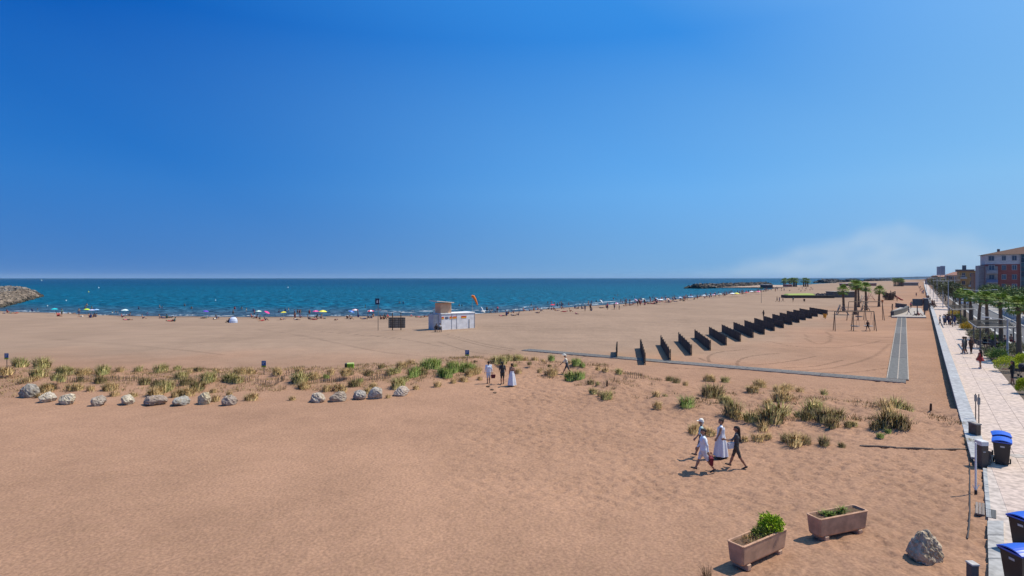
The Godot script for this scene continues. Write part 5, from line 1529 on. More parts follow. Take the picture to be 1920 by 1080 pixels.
func build_playground() -> void:
	swing("front wooden swing frame with two basket seats on the playground", [], [[[1562, 622], [1568, 619], 1566], [[1597, 622], [1603, 619], 1602], [[1635, 621.6], [1642, 619], 1635.5]], [[0.52, Color(0.30, 0.28, 0.25)], [0.97, Color(0.52, 0.48, 0.42)]].slice(0, 1) + [[0.86, Color(0.52, 0.48, 0.42)]], 3.0)
	swing("rear wooden swing frame between the palm trunks", [], [[[1587, 602], [1596, 599], 1595.5], [[1620, 602], [1624, 599], 1622.5], [[1651, 601], [1657, 600], 1651]], [[0.3, Color(0.12, 0.12, 0.13)]], 3.6)
	far_person(g(1627, 621), "walk", 2.0, "child in dark clothes beside the front basket swing", "", 3)
	far_person(g(1609, 600), "stand", 1.0, "person in black standing by the rear swing frame", "", 3)
	climber("grey triangular climbing frame in front of the leaning palm", g(1577, 590), 1.5, 2.2, Color(0.22, 0.21, 0.2))
	climber("red triangular climbing frame behind the palms", g(1631, 564), 1.6, 2.9, Color(0.36, 0.13, 0.09))
	climber("grey climbing frame behind the tallest palms", g(1618, 569), 1.5, 2.6, Color(0.25, 0.24, 0.23))
	climber("dark climbing frame around the middle palm foot", g(1621, 583), 1.2, 2.2, Color(0.14, 0.13, 0.12))
	var gp := "palm trees of the playground"
	var pl := [[1582, 583, 546, "leaning palm on the playground beside the wind fences"], [1604, 590, 537, "tallest palm on the playground, trunk behind the rear swing"], [1610, 576, 537, "second tall palm close behind the tallest playground palm"], [1624, 582, 541, "playground palm with trunk foot inside the dark climbing frame"], [1648, 575, 546, "lone playground palm beside the pirate ship"]]
	for k in pl.size():
		var q = pl[k]
		var p := g(q[0], q[1])
		palm(q[3], gp, p, (q[1] - q[2]) * -p.z / F, 60 + k, true, 1.35)
	# pirate ship climbing frame
	var sp := g(1667, 563)
	var t := thing("pirate_ship", "wooden pirate ship climbing frame with masts on the playground", "play ship", sp)
	var m := -sp.z / F
	for k in 7:   # hull strakes
		var mb := MB.new(); mb.col = Color(0.12, 0.085, 0.06) * (0.85 + 0.1 * (k % 3))
		var y := 0.1 + k * 0.34; var f := 0.72 + 0.05 * k
		for s in [-1, 1]:
			var prev := []
			for i in 9:
				var u := -1.0 + i / 4.0
				var x := u * 12.0 * m * f
				var c := Vector3(x, y + 0.9 * u * u * k / 6.0, s * 1.5 * (1.0 - pow(absf(u), 2.5)) * (0.6 + 0.06 * k))
				if i > 0: mb.hexa([prev[0] + Vector3(0, 0, -0.05), c + Vector3(0, 0, -0.05), c + Vector3(0, 0, 0.05), prev[0] + Vector3(0, 0, 0.05), prev[0] + Vector3(0, 0.31, -0.05), c + Vector3(0, 0.31, -0.05), c + Vector3(0, 0.31, 0.05), prev[0] + Vector3(0, 0.31, 0.05)])
				prev = [c]
		part(t, "hull_plank", mb, vm(0.9, "wood"))
	for q in [[-5.5, 17.5, 0.0], [3.0, 18.5, 0.0], [-11.0, 15.0, -1.2], [11.0, 15.0, 1.2]]:
		var mb := MB.new(); mb.col = Color(0.15, 0.10, 0.07)
		mb.tube([Vector3(q[0] * m, 0.5, 0), Vector3((q[0] + q[2]) * m, q[1] * m, 0)], [0.1, 0.07], 6); part(t, "mast", mb, vm(0.9, "wood"))
	for q in [[-7.0, 6.5], [8.0, 8.5]]:
		var mb := MB.new(); mb.col = Color(0.14, 0.10, 0.07)
		mb.slab(Vector3(q[0] * m, q[1] * m, 0), Vector3(6.0 * m, 0.5, 1.6), 0.04); part(t, "deck_house", mb, vm(0.9, "wood"))
	var rg := MB.new(); rg.col = Color(0.1, 0.09, 0.08)
	for q in [[-5.5, 17.0, -11.5, 7.0], [-5.5, 17.0, 0.0, 6.0], [3.0, 18.0, -2.0, 6.0], [3.0, 18.0, 10.0, 8.0]]: rg.tube([Vector3(q[0] * m, q[1] * m, 0), Vector3(q[2] * m, q[3] * m, 0.3)], [0.025, 0.025], 4, false)
	part(t, "rigging", rg, vm(0.8))
	var sl := MB.new(); sl.col = C(150, 40, 34)
	sl.tube([Vector3(11.5 * m, 7.5 * m, 0.3), Vector3(15 * m, 5.0 * m, 0.5), Vector3(20 * m, 1.4 * m, 0.8), Vector3(23 * m, 0.6 * m, 0.9)], [0.28, 0.28, 0.28, 0.28], 7); part(t, "slide", sl, vm(0.4))
	# litter bins on the sand
	for q in [[1546.5, 598, C(216, 150, 40), "yellow litter bin at the far end of the wind fences"], [1654.5, 568.5, C(180, 96, 40), "orange litter bin near the lone playground palm"], [1508, 566, C(70, 60, 52), "dark litter bin on the sand before the beach club"]]:
		var bp := g(q[0], q[1])
		var b := thing("litter_bin", q[3], "litter bin", bp)
		var mb := MB.new(); mb.col = q[2]
		mb.lathe([[0.26, 0.25], [0.33, 0.95], [0.34, 1.0], [0.29, 1.0], [0.24, 0.3]], Vector3.ZERO, 12); part(b, "bucket", mb, vm(0.5))
		mb = MB.new(); mb.col = Color(0.12, 0.1, 0.09); mb.tube([Vector3(0.1, -0.1, 0), Vector3(0.05, 0.4, 0)], [0.06, 0.06], 6); part(b, "foot", mb, vm(0.7))
	# paved terrace
	var p0 := g(1672, 593.5, 0.25); var p1 := g(1737, 594.5, 0.25); var p2 := g(1727, 578, 0.25); var p3 := g(1690, 575, 0.25); var p4 := g(1672, 583, 0.25)
	var tb := MB.new(); tb.col = Color(0.42, 0.37, 0.32)
	var dn := Vector3(0, -0.5, 0)
	var poly := [p0, p1, p2, p3, p4]
	for i in range(1, 4): tb.tri(poly[0], poly[i + 1], poly[i])
	for i in 5: tb.quad(poly[i], poly[(i + 1) % 5], poly[(i + 1) % 5] + dn, poly[i] + dn)
	struct("play_terrace", tb.mesh(), vm(0.9, "concrete"))
	# bench walls on the terrace
	for bl in [[[[1673, 592], [1679, 590.5], [1688, 588], [1695, 585.5], [1702, 580.5]], 0.9, "curved dark bench wall along the play terrace edge"], [[[1681, 574.5], [1690, 576], [1698, 577]], 0.9, "straight dark bench wall below the pirate ship slide"]]:
		var q0 := g(bl[0][0][0], bl[0][0][1], 0.2)
		var w := thing("bench_wall", bl[2], "bench", q0)
		var body := MB.new(); body.col = Color(0.11, 0.10, 0.095)
		var cap := MB.new(); cap.col = Color(0.10, 0.095, 0.09)
		for i in bl[0].size() - 1:
			var a := g(bl[0][i][0], bl[0][i][1], 0.2) - q0; var b := g(bl[0][i + 1][0], bl[0][i + 1][1], 0.2) - q0
			var s := (b - a).normalized().cross(Vector3.UP) * 0.3
			var up := Vector3(0, bl[1], 0)
			body.hexa([a - s + dn, b - s + dn, b + s + dn, a + s + dn, a - s + up, b - s + up, b + s + up, a + s + up])
			var c := Vector3(0, bl[1] + 0.003, 0); var c2 := Vector3(0, bl[1] + 0.06, 0)
			cap.hexa([a - s * 1.1 + c, b - s * 1.1 + c, b + s * 1.1 + c, a + s * 1.1 + c, a - s * 1.1 + c2, b - s * 1.1 + c2, b + s * 1.1 + c2, a + s * 1.1 + c2])
		part(w, "wall", body, vm(0.9, "concrete")); part(w, "seat_cap", cap, vm(0.9, "concrete"))
	# billboard seen from behind, two panels on a post
	var bp2 := g(1721, 590, 0.25)
	var bm := -bp2.z / F
	var bb := thing("billboard", "large dark two-panel billboard on a post beside the promenade", "billboard", bp2)
	var mb3 := MB.new(); mb3.col = Color(0.075, 0.085, 0.10)
	mb3.slab(Vector3(-0.5 * bm, 23.0 * bm, 0), Vector3(18.5 * bm, 13.5 * bm, 0.22), 0.02); part(bb, "wide_panel", mb3, vm(0.6, "paint"))
	mb3 = MB.new(); mb3.col = Color(0.06, 0.065, 0.075)
	mb3.slab(Vector3(13.0 * bm, 19.0 * bm, 0.3), Vector3(8.0 * bm, 22.0 * bm, 0.35), 0.02); var nr := part(bb, "narrow_panel", mb3, vm(0.6, "paint"))
	mb3 = MB.new(); mb3.col = Color(0.45, 0.45, 0.45); mb3.slab(Vector3(13.0 * bm, 30.6 * bm, 0.3), Vector3(8.4 * bm, 1.2 * bm, 0.5), 0.02); part(nr, "cap", mb3, vm(0.6))
	for x in [-0.5, 13.0]:
		mb3 = MB.new(); mb3.col = Color(0.1, 0.1, 0.11); mb3.tube([Vector3(x * bm, -0.3, -0.1), Vector3(x * bm, 18 * bm, -0.1)], [0.12, 0.1], 7); part(bb, "post", mb3, vm(0.6))
	rng.seed = 61
	for q in [[1716, 591.5, "sit"], [1719, 591.8, "sit"], [1722.5, 591.5, "sit"], [1704, 590, "walk"], [1707.5, 578.5, "stand"], [1709, 577.5, "walk"], [1673, 584, "stand"], [1672, 590, "sit"], [1682, 565.5, "stand"], [1735, 588, "stand"], [1718, 556, "stand"]]:
		far_person(g(q[0], q[1], 0.25), q[2], rng.randf() * TAU, {"sit": "person in dark clothes sitting on the play terrace", "walk": "person walking across the play terrace", "stand": "person standing around the play terrace"}[q[2]], "people on the play terrace, " + q[2])
	# beach club with hedge-green roof
	var c0 := g(1477, 559); var c1 := g(1566, 558.5)
	var cl := thing("beach_club", "low dark beach club enclosure with lime green awning on the sand", "beach club", c0)
	var cz := -c0.z / F
	var w1 := MB.new(); w1.col = Color(0.075, 0.07, 0.06); w1.slab(Vector3(44 * cz, 2.6 * cz, -3), Vector3(88 * cz, 5.6 * cz, 6), 0.05); part(cl, "fence_wall", w1, vm(0.9, "wood"))
	w1 = MB.new(); w1.col = C(150, 168, 78); w1.hexa([Vector3(1 * cz, 5.5 * cz, -0.1), Vector3(52 * cz, 5.5 * cz, -0.1), Vector3(52 * cz, 5.5 * cz, -5.9), Vector3(4 * cz, 5.5 * cz, -5.9), Vector3(4 * cz, 7.2 * cz, -1), Vector3(50 * cz, 8.2 * cz, -1), Vector3(50 * cz, 8.6 * cz, -5), Vector3(6 * cz, 7.6 * cz, -5)]); part(cl, "awning", w1, vm(0.8, "cloth"))
	w1 = MB.new(); w1.col = Color(0.11, 0.11, 0.11)
	for k in 14: w1.box(Vector3((56 + k * 2.6) * cz, (6.6 + 0.35 * (k % 4)) * cz, -3 + (k % 3)), Vector3(1.4 * cz, 2.6 * cz, 0.9))
	part(cl, "terrace_furniture", w1, vm(0.8)).set_meta("kind", "stuff")
	var k0 := g(1563, 558)
	var kc := thing("beach_kiosk", "grey board-clad kiosk building at the end of the beach club", "kiosk", k0)
	w1 = MB.new(); w1.col = Color(0.17, 0.16, 0.15); w1.slab(Vector3(21 * cz, 5.4 * cz, -3), Vector3(42 * cz, 11.4 * cz, 6), 0.05); part(kc, "wall", w1, vm(0.9, "wood"))
	w1 = MB.new(); w1.col = Color(0.27, 0.26, 0.25); w1.slab(Vector3(21 * cz, 11.4 * cz, -3), Vector3(43.5 * cz, 0.6 * cz, 6.6), 0.02); part(kc, "roof", w1, vm(0.9))
	# far beach clubs
	for q in [[1582, 1610, 536.3, 5.0, "first far beach bar with grey roof beyond the playground palms"], [1611, 1644, 536.0, 5.6, "second far beach bar with reddish front and white roof"], [1433, 1449, 539.5, 6.0, "small reddish hut at the foot of the far breakwater"], [1477, 1486, 537.8, 5.0, "small dark hut under the far palms"], [1694, 1722, 535.6, 6.5, "far grey beach building beside the promenade end"]]:
		var f0 := g(q[0], q[2])
		var fm := -f0.z / F
		var ft := thing("beach_hut", q[4], "hut", f0)
		w1 = MB.new(); w1.col = [Color(0.2, 0.16, 0.14), Color(0.26, 0.13, 0.12), Color(0.22, 0.10, 0.10), Color(0.12, 0.06, 0.07), Color(0.2, 0.19, 0.18)][int(q[0]) % 5]
		w1.slab(Vector3((q[1] - q[0]) / 2 * fm, q[3] * 0.4 * fm, -4), Vector3((q[1] - q[0]) * fm, q[3] * 0.85 * fm, 8), 0.05); part(ft, "wall", w1, vm(0.9))
		w1 = MB.new(); w1.col = Color(0.42, 0.41, 0.42)
		w1.slab(Vector3((q[1] - q[0]) / 2 * fm, q[3] * 0.9 * fm, -4), Vector3((q[1] - q[0] + 1.5) * fm, q[3] * 0.14 * fm, 9), 0.05); part(ft, "roof", w1, vm(0.9))
	var fx := [1469.4, 1472.2, 1480, 1483, 1487.5, 1490.3, 1493.2, 1507, 1510.6, 1514.6]
	for k in fx.size():
		var p := g(fx[k], 537.5)
		palm("%s distant palm counted from the sea side, behind the far bathers" % ["first", "second", "third", "fourth", "fifth", "sixth", "seventh", "eighth", "ninth", "tenth"][k], "far palms by the bay", p, rng.randf_range(10.5, 12.5) * -p.z / F * 0.9, 80 + k, false, 2.6)
	for k in 7:
		var p := g(1676.5 + k * 2.8, 536.8)
		palm("%s distant palm counted from the sea side, below the promenade end" % ["first", "second", "third", "fourth", "fifth", "sixth", "seventh"][k], "far palms by the promenade end", p, rng.randf_range(8.0, 11.5) * -p.z / F, 95 + k, false, 2.2)
	# people strolling over the far sand
	for q in [[1457, 566, "walk"], [1461.5, 566.3, "stand"], [1468, 566, "walk"], [1487, 566, "stand"]]:
		far_person(g(q[0], q[1]), q[2], rng.randf() * TAU, "person strolling on open sand before the beach club", "strollers before the beach club")
	far_person(g(1431.5, 596.5), "stand", 0.4, "person in black standing behind the tenth wind fence", "", 3)

# ------------------------------------------------------------------ near right corner
func bin(label: String, at: Vector3, yaw: float) -> void:
	var t := thing("wheelie_bin", label, "bin", at, "blue-lidded bins", yaw)
	var dark := C(34, 36, 40)
	var mb := MB.new(); mb.col = dark
	mb.hexa([Vector3(-0.22, 0.06, 0.26), Vector3(0.22, 0.06, 0.26), Vector3(0.22, 0.06, -0.2), Vector3(-0.22, 0.06, -0.2), Vector3(-0.29, 0.95, 0.36), Vector3(0.29, 0.95, 0.36), Vector3(0.29, 0.95, -0.34), Vector3(-0.29, 0.95, -0.34)])
	mb.hexa([Vector3(-0.31, 0.90, 0.38), Vector3(0.31, 0.90, 0.38), Vector3(0.31, 0.90, -0.36), Vector3(-0.31, 0.90, -0.36), Vector3(-0.31, 0.965, 0.38), Vector3(0.31, 0.965, 0.38), Vector3(0.31, 0.965, -0.36), Vector3(-0.31, 0.965, -0.36)])
	part(t, "body", mb, vm(0.45))
	mb = MB.new(); mb.col = C(36, 88, 196)
	var prev := []
	for i in 9:
		var u := -1.0 + i / 4.0
		var cur := [Vector3(u * 0.33, 0.985 + 0.075 * (1.0 - u * u), 0.40), Vector3(u * 0.33, 1.0 + 0.10 * (1.0 - u * u), 0.0), Vector3(u * 0.33, 0.985 + 0.085 * (1.0 - u * u), -0.38)]
		if i > 0:
			for k in 2: mb.hexa([prev[k] + Vector3(0, -0.03, 0), cur[k] + Vector3(0, -0.03, 0), cur[k + 1] + Vector3(0, -0.03, 0), prev[k + 1] + Vector3(0, -0.03, 0), prev[k], cur[k], cur[k + 1], prev[k + 1]])
		prev = cur
	mb.hexa([Vector3(-0.33, 0.94, 0.395), Vector3(0.33, 0.94, 0.395), Vector3(0.33, 0.94, 0.38), Vector3(-0.33, 0.94, 0.38), Vector3(-0.33, 0.985, 0.41), Vector3(0.33, 0.985, 0.41), Vector3(0.33, 0.985, 0.385), Vector3(-0.33, 0.985, 0.385)])
	part(t, "lid", mb, vm(0.35))
	mb = MB.new(); mb.col = dark * 0.8
	mb.tube([Vector3(-0.3, 0.97, -0.44), Vector3(0.3, 0.97, -0.44)], [0.022, 0.022], 6)
	for s in [-0.22, 0.0, 0.22]: mb.box(Vector3(s, 0.97, -0.39), Vector3(0.05, 0.06, 0.12))
	part(t, "handle", mb, vm(0.5))
	for s in [-0.27, 0.27]:
		mb = MB.new(); mb.col = Color(0.015, 0.015, 0.015); mb.tube([Vector3(s - 0.025, 0.1, -0.24), Vector3(s + 0.025, 0.1, -0.24)], [0.1, 0.1], 14); part(t, "wheel", mb, vm(0.8))
	mb = MB.new(); mb.col = Color(0.5, 0.5, 0.5); mb.box(Vector3(0.02, 0.78, 0.348), Vector3(0.14, 0.06, 0.01), 0.0, Basis(Vector3.RIGHT, 0.11)); part(t, "sticker", mb, vm(0.6))
func trough(label: String, a: Vector3, b: Vector3, cut: int) -> Node3D:
	var L := a.distance_to(b)
	var t := thing("planter_trough", label, "planter", (a + b) / 2, "stone planter troughs", atan2(-(b.z - a.z), b.x - a.x))
	var col := C(190, 150, 122)
	var mb := MB.new(); mb.col = col
	var W := 0.55; var y0 := 0.11; var y1 := 0.68; var th := 0.055
	var lo := [[-L / 2 + 0.06, W / 2 - 0.07], [L / 2 - 0.06, W / 2 - 0.07]]
	var ring := func(ins: float, y: float) -> Array:
		var r := []
		var hx := L / 2 - ins; var hz := W / 2 - ins; var c := 0.05
		for k in [[-1, 1, 0, -1], [-1, 1, 1, 0], [1, 1, -1, 0], [1, 1, 0, -1], [1, -1, 0, 1], [1, -1, -1, 0], [-1, -1, 1, 0], [-1, -1, 0, 1]]: r.append(Vector3(k[0] * hx + k[2] * c, y, k[1] * hz + k[3] * c))
		return r
	var rs := [ring.call(0.075, y0), ring.call(0.05, y0 + 0.05), ring.call(0.012, y1 - 0.03), ring.call(0.0, y1 - 0.015), ring.call(0.012, y1), ring.call(th, y1), ring.call(th + 0.02, y1 - 0.10)]
	for i in rs.size() - 1:
		for k in 8: mb.quad(rs[i][k], rs[i + 1][k], rs[i + 1][(k + 1) % 8], rs[i][(k + 1) % 8])
	for k in range(1, 7): mb.tri(rs[0][0], rs[0][k + 1], rs[0][k])
	part(t, "basin", mb, vm(0.92, "concrete"))
	mb = MB.new(); mb.col = Color(0.19, 0.11, 0.065)
	var hx := L / 2 - th - 0.005; var hz := W / 2 - th - 0.005
	var n := 22
	for i in n:
		for k in 6:
			var q := []
			for e in [[0, 0], [1, 0], [1, 1], [0, 1]]:
				var x := lerpf(-hx, hx, float(i + e[0]) / n); var z := lerpf(-hz, hz, float(k + e[1]) / 6)
				q.append(Vector3(x, y1 - 0.07 + 0.05 * n_fine.get_noise_2d(x * 4.0 + cut * 7, z * 4.0), z))
			mb.quad(q[0], q[3], q[2], q[1])
	part(t, "soil", mb, vm(0.98, "stone"))
	for s in [-1, 1]:
		mb = MB.new(); mb.col = C(196, 160, 134); mb.slab(Vector3(s * (L / 2 - 0.32), 0.04, 0), Vector3(0.17, 0.16, 0.5), 0.02); part(t, "foot", mb, vm(0.92, "concrete"))
	return t
func build_corner() -> void:
	rng.seed = 71
	# planters
	var t := trough("stone planter trough with a bushy green conifer at one end", gt(1386, 1072) + Vector3(-0.08, 0, -0.12), gt(1470, 1034) + Vector3(-0.02, 0, -0.25), 0)
	var L := gt(1386, 1072).distance_to(gt(1470, 1034))
	partm(t, "bush", bush_mesh(500, 2200, Vector3(0.36, 0.25, 0.3), 0.032, [C(140, 166, 30), C(160, 184, 44), C(110, 138, 30)], 0.2, 2.2), leafm(), Vector3(L * 0.33, 0.58, -0.02))
	partm(t, "trailing_plant", bush_mesh(501, 700, Vector3(0.36, 0.13, 0.2), 0.03, [C(96, 112, 40), C(112, 116, 52)], 0.3, 2.0), leafm(), Vector3(L * 0.08, 0.6, 0))
	partm(t, "trailing_plant", tuft_mesh(502, 120, 0.3, 0.2, [C(150, 132, 80), C(110, 112, 62), C(170, 140, 96)], 0.8, 0.006), leafm(), Vector3(-L * 0.18, 0.6, 0))
	partm(t, "dry_twigs", tuft_mesh(503, 90, 0.3, 0.13, [C(150, 104, 70), C(124, 84, 58)], 1.0, 0.006), leafm(), Vector3(-L * 0.36, 0.6, 0))
	var t2 := trough("stone planter trough with two spiky green rosettes, nearer the flat boulder", gt(1530, 1018) + Vector3(0, 0, -0.2), gt(1622, 995) + Vector3(0, 0, -0.2), 1)
	var leaf := [C(72, 98, 36), C(92, 116, 46), C(110, 128, 60)]
	for q in [[-0.32, 0.3, 510], [-0.16, 0.22, 511], [0.16, 0.32, 512], [0.05, 0.18, 513]]: partm(t2, "spiky_plant", tuft_mesh(q[2], 70, 0.1, q[1], leaf, 0.9, 0.014), leafm(), Vector3(q[0] * 1.4, 0.6, rng.randf_range(-0.06, 0.06)))
	partm(t2, "dry_twigs", tuft_mesh(520, 110, 0.25, 0.16, [C(120, 100, 90), C(98, 84, 72)], 0.8, 0.006), leafm(), Vector3(0.02, 0.6, 0))
	var dp := gt(1325, 1083)
	solo("dry_shrub", "leafless dry shrub poking up beside the planter with the conifer", "shrub", tuft_mesh(530, 60, 0.16, 0.5, [C(70, 54, 40), C(90, 72, 52)], 0.5, 0.006), leafm(), dp)
	# big boulder
	var bp := gt(1741, 1052)
	var bm := -bp.z / F
	solo("boulder", "large pale craggy boulder standing alone in the near sand corner", "boulder", rock_mesh(77, Vector3(29 * bm, 31 * bm, 26 * bm), Color(0.68, 0.54, 0.38), 26, 0.5, 0.32), vm(0.95, "stone"), bp + Vector3(0, 22 * bm, -0.15), "", 0.6)
	# bins
	bin("blue-lidded black wheelie bin behind its twin on the promenade edge", g(1877, 857, PROM), -0.62)
	bin("blue-lidded black wheelie bin, front one of the pair on the promenade", g(1874, 868, PROM) + Vector3(0, 0, 0.12), -0.7)
	bin("blue-lidded black wheelie bin cut by the frame edge, upper of two", g(1922, 1034, PROM) + Vector3(0.1, 0, 0), -1.3)
	bin("blue-lidded black wheelie bin cut by the frame edge, lower of two", g(1915, 1105, PROM) + Vector3(0.05, 0, 0), -1.45)
	# posts and boxes at the end of the sea wall
	var stone := vm(0.9, "concrete")
	for q in [[1829.3, 795, 57, 0.024, "dark steel post at the end of the sea wall, taller of two"], [1835.3, 825, 86, 0.024, "brown steel post beside the wall end, next to the taller post"]]:
		var p := gt(q[0], q[1])
		var m := -p.z / F
		var s := thing("steel_post", q[4], "post", p)
		var mb := MB.new(); mb.col = Color(0.09, 0.07, 0.055); mb.tube([Vector3(0, -0.2, 0), Vector3(0, q[2] * m, 0)], [q[3], q[3]], 8); part(s, "shaft", mb, vm(0.7, "paint"))
		mb = MB.new(); mb.col = Color(0.26, 0.25, 0.23); mb.slab(Vector3(0, q[2] * m * 0.85, 0), Vector3(0.12, 0.35, 0.06), 0.01); part(s, "plate", mb, vm(0.5))
	var wp := gt(1830.5, 827)
	var wt := thing("wall_pier", "square brown concrete pier closing the sea wall end", "pier", wp)
	var mb := MB.new(); mb.col = Color(0.15, 0.11, 0.085); mb.slab(Vector3(0, 0.35, -0.1), Vector3(0.24, 0.9, 0.5), 0.02); part(wt, "shaft", mb, stone)
	mb = MB.new(); mb.col = Color(0.3, 0.27, 0.24); mb.slab(Vector3(0, 0.83, -0.1), Vector3(0.28, 0.06, 0.54), 0.01); part(wt, "cap", mb, stone)
	var lp := gt(1840.5, 878)
	var lt := thing("service_box", "brown service box with white metal lid beside the wheelie bins", "box", lp)
	mb = MB.new(); mb.col = Color(0.10, 0.075, 0.06); mb.slab(Vector3(0, 0.42, 0), Vector3(0.3, 1.1, 0.36), 0.015); part(lt, "cabinet", mb, vm(0.7, "paint"))
	mb = MB.new(); mb.col = Color(0.6, 0.6, 0.6); mb.slab(Vector3(0, 1.06, 0), Vector3(0.32, 0.18, 0.38), 0.02); part(lt, "lid", mb, vm(0.5))
	mb = MB.new(); mb.col = Color(0.45, 0.45, 0.44); mb.box(Vector3(-0.03, 0.72, 0.185), Vector3(0.1, 0.035, 0.012)); part(lt, "label_plate", mb, vm(0.5))
	mb = MB.new(); mb.col = Color(0.12, 0.09, 0.075); mb.slab(Vector3(0.34, 0.25, -0.25), Vector3(0.34, 0.8, 0.3), 0.015); part(lt, "side_block", mb, stone)
	# white shower pole
	var pp := gt(1829.5, 926)
	var pm := -pp.z / F
	var pt := thing("white_pole", "slim white pole with flared brackets near its foot on the sand", "pole", pp)
	mb = MB.new(); mb.col = Color(0.66, 0.66, 0.66); mb.tube([Vector3(0, 0.14, 0), Vector3(0, 96 * pm, 0)], [0.035, 0.03], 9); part(pt, "shaft", mb, vm(0.4))
	mb = MB.new(); mb.col = Color(0.02, 0.02, 0.02); mb.tube([Vector3(0, -0.15, 0), Vector3(0, 0.14, 0)], [0.045, 0.045], 9); part(pt, "foot", mb, vm(0.6))
	for s in [-1, 1]:
		mb = MB.new(); mb.col = Color(0.55, 0.55, 0.55); mb.tube([Vector3(0, 0.1, 0), Vector3(s * 0.05, 0.2, 0), Vector3(s * 0.12, 0.33, 0)], [0.015, 0.015, 0.012], 5); part(pt, "bracket", mb, vm(0.4))
	# thin dark tube added in place of a cast shadow line on the sand
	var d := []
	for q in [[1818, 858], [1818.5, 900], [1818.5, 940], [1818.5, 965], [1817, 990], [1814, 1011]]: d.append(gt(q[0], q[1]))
	var dl := thing("shadow_streak", "long thin dark hose added in place of a shadow beside the white pole", "streak", d[0])
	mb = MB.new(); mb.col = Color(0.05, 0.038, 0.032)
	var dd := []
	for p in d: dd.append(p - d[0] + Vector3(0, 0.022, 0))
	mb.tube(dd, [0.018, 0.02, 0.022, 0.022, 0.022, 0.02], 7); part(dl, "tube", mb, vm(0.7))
	# small bollard box, drain, access cover, plank
	var sb := gt(1823.5, 1092)
	var st := thing("small_bollard", "short square bollard with pale top at the picture's lower edge", "bollard", sb)
	mb = MB.new(); mb.col = Color(0.09, 0.085, 0.085); mb.slab(Vector3(0, 0.22, 0), Vector3(0.19, 0.5, 0.19), 0.01); part(st, "shaft", mb, vm(0.7))
	mb = MB.new(); mb.col = Color(0.5, 0.48, 0.46); mb.slab(Vector3(0, 0.49, 0), Vector3(0.2, 0.04, 0.24), 0.01); part(st, "cap", mb, stone)
	var dr := g(1859, 963, PROM + 0.002)
	var dt := thing("drain_grate", "dark rectangular drain grate set in the pavement edge", "drain", dr)
	mb = MB.new(); mb.col = Color(0.05, 0.05, 0.05); mb.box(Vector3(0, -0.02, 0), Vector3(0.24, 0.05, 0.9)); part(dt, "frame", mb, vm(0.7)); dt.rotation.y = atan2(dr.x, dr.z)
	for k in 6:
		mb = MB.new(); mb.col = Color(0.10, 0.10, 0.10); mb.box(Vector3(-0.09 + k * 0.036, 0.008, 0), Vector3(0.016, 0.012, 0.84)); part(dt, "bar", mb, vm(0.5))
	var ac := g(1908, 855, PROM + 0.003)
	var at := thing("access_cover", "square access cover outlined in the pavement beside the bins", "cover", ac)
	mb = MB.new(); mb.col = Color(0.14, 0.13, 0.12); mb.box(Vector3(0, -0.02, 0), Vector3(0.62, 0.05, 0.55)); part(at, "frame", mb, stone)
	mb = MB.new(); mb.col = Color(0.45, 0.40, 0.36); mb.box(Vector3(0, -0.015, 0), Vector3(0.57, 0.05, 0.5)); part(at, "plate", mb, stone)
	var bd := gt(1838, 955)
	var bt := thing("duckboard", "grey plank duckboard laid on the sand beside the white pole", "duckboard", bd, "", atan2(bd.x, bd.z))
	for k in 3:
		mb = MB.new(); mb.col = Color(0.30, 0.25, 0.22) * (0.9 + 0.1 * k); mb.slab(Vector3(-0.08 + k * 0.085, 0.02, 0), Vector3(0.075, 0.05, 1.25), 0.008); part(bt, "plank", mb, vm(0.9, "wood"))

# ------------------------------------------------------------------ promenade planting and furniture
func pergola(label: String, c: Array, h: float, posts: Array, nsl: int) -> void:
	var t := thing("pergola", label, "pergola", Vector3(c[0].x, PROM, c[0].z), "promenade pergolas")
	var o: Vector3 = Vector3(c[0].x, PROM, c[0].z)
	var col := Color(0.17, 0.165, 0.16)
	for k in 4:
		var mb := MB.new(); mb.col = col * 1.3
		var a: Vector3 = c[k] - o; var b: Vector3 = c[(k + 1) % 4] - o
		a.y = h; b.y = h
		mb.tube([a, b], [0.09, 0.09], 4); part(t, "beam", mb, vm(0.6))
	for i in nsl:
		var f := (i + 0.5) / nsl
		var a: Vector3 = c[0].lerp(c[3], f) - o; var b: Vector3 = c[1].lerp(c[2], f) - o
		a.y = h + 0.1; b.y = h + 0.1
		var mb := MB.new(); mb.col = Color(0.10, 0.095, 0.09)
		mb.tube([a, b], [0.045, 0.045], 4); part(t, "slat", mb, vm(0.95, "", 0.0, 0.1))
	for q in posts:
		var p: Vector3 = c[0].lerp(c[1], q[0]).lerp(c[3].lerp(c[2], q[0]), q[1]) - o
		var mb := MB.new(); mb.col = Color(0.08, 0.08, 0.08)
		mb.tube([Vector3(p.x, -0.1, p.z), Vector3(p.x, h + 0.02, p.z)], [0.06, 0.06], 6); part(t, "post", mb, vm(0.5))
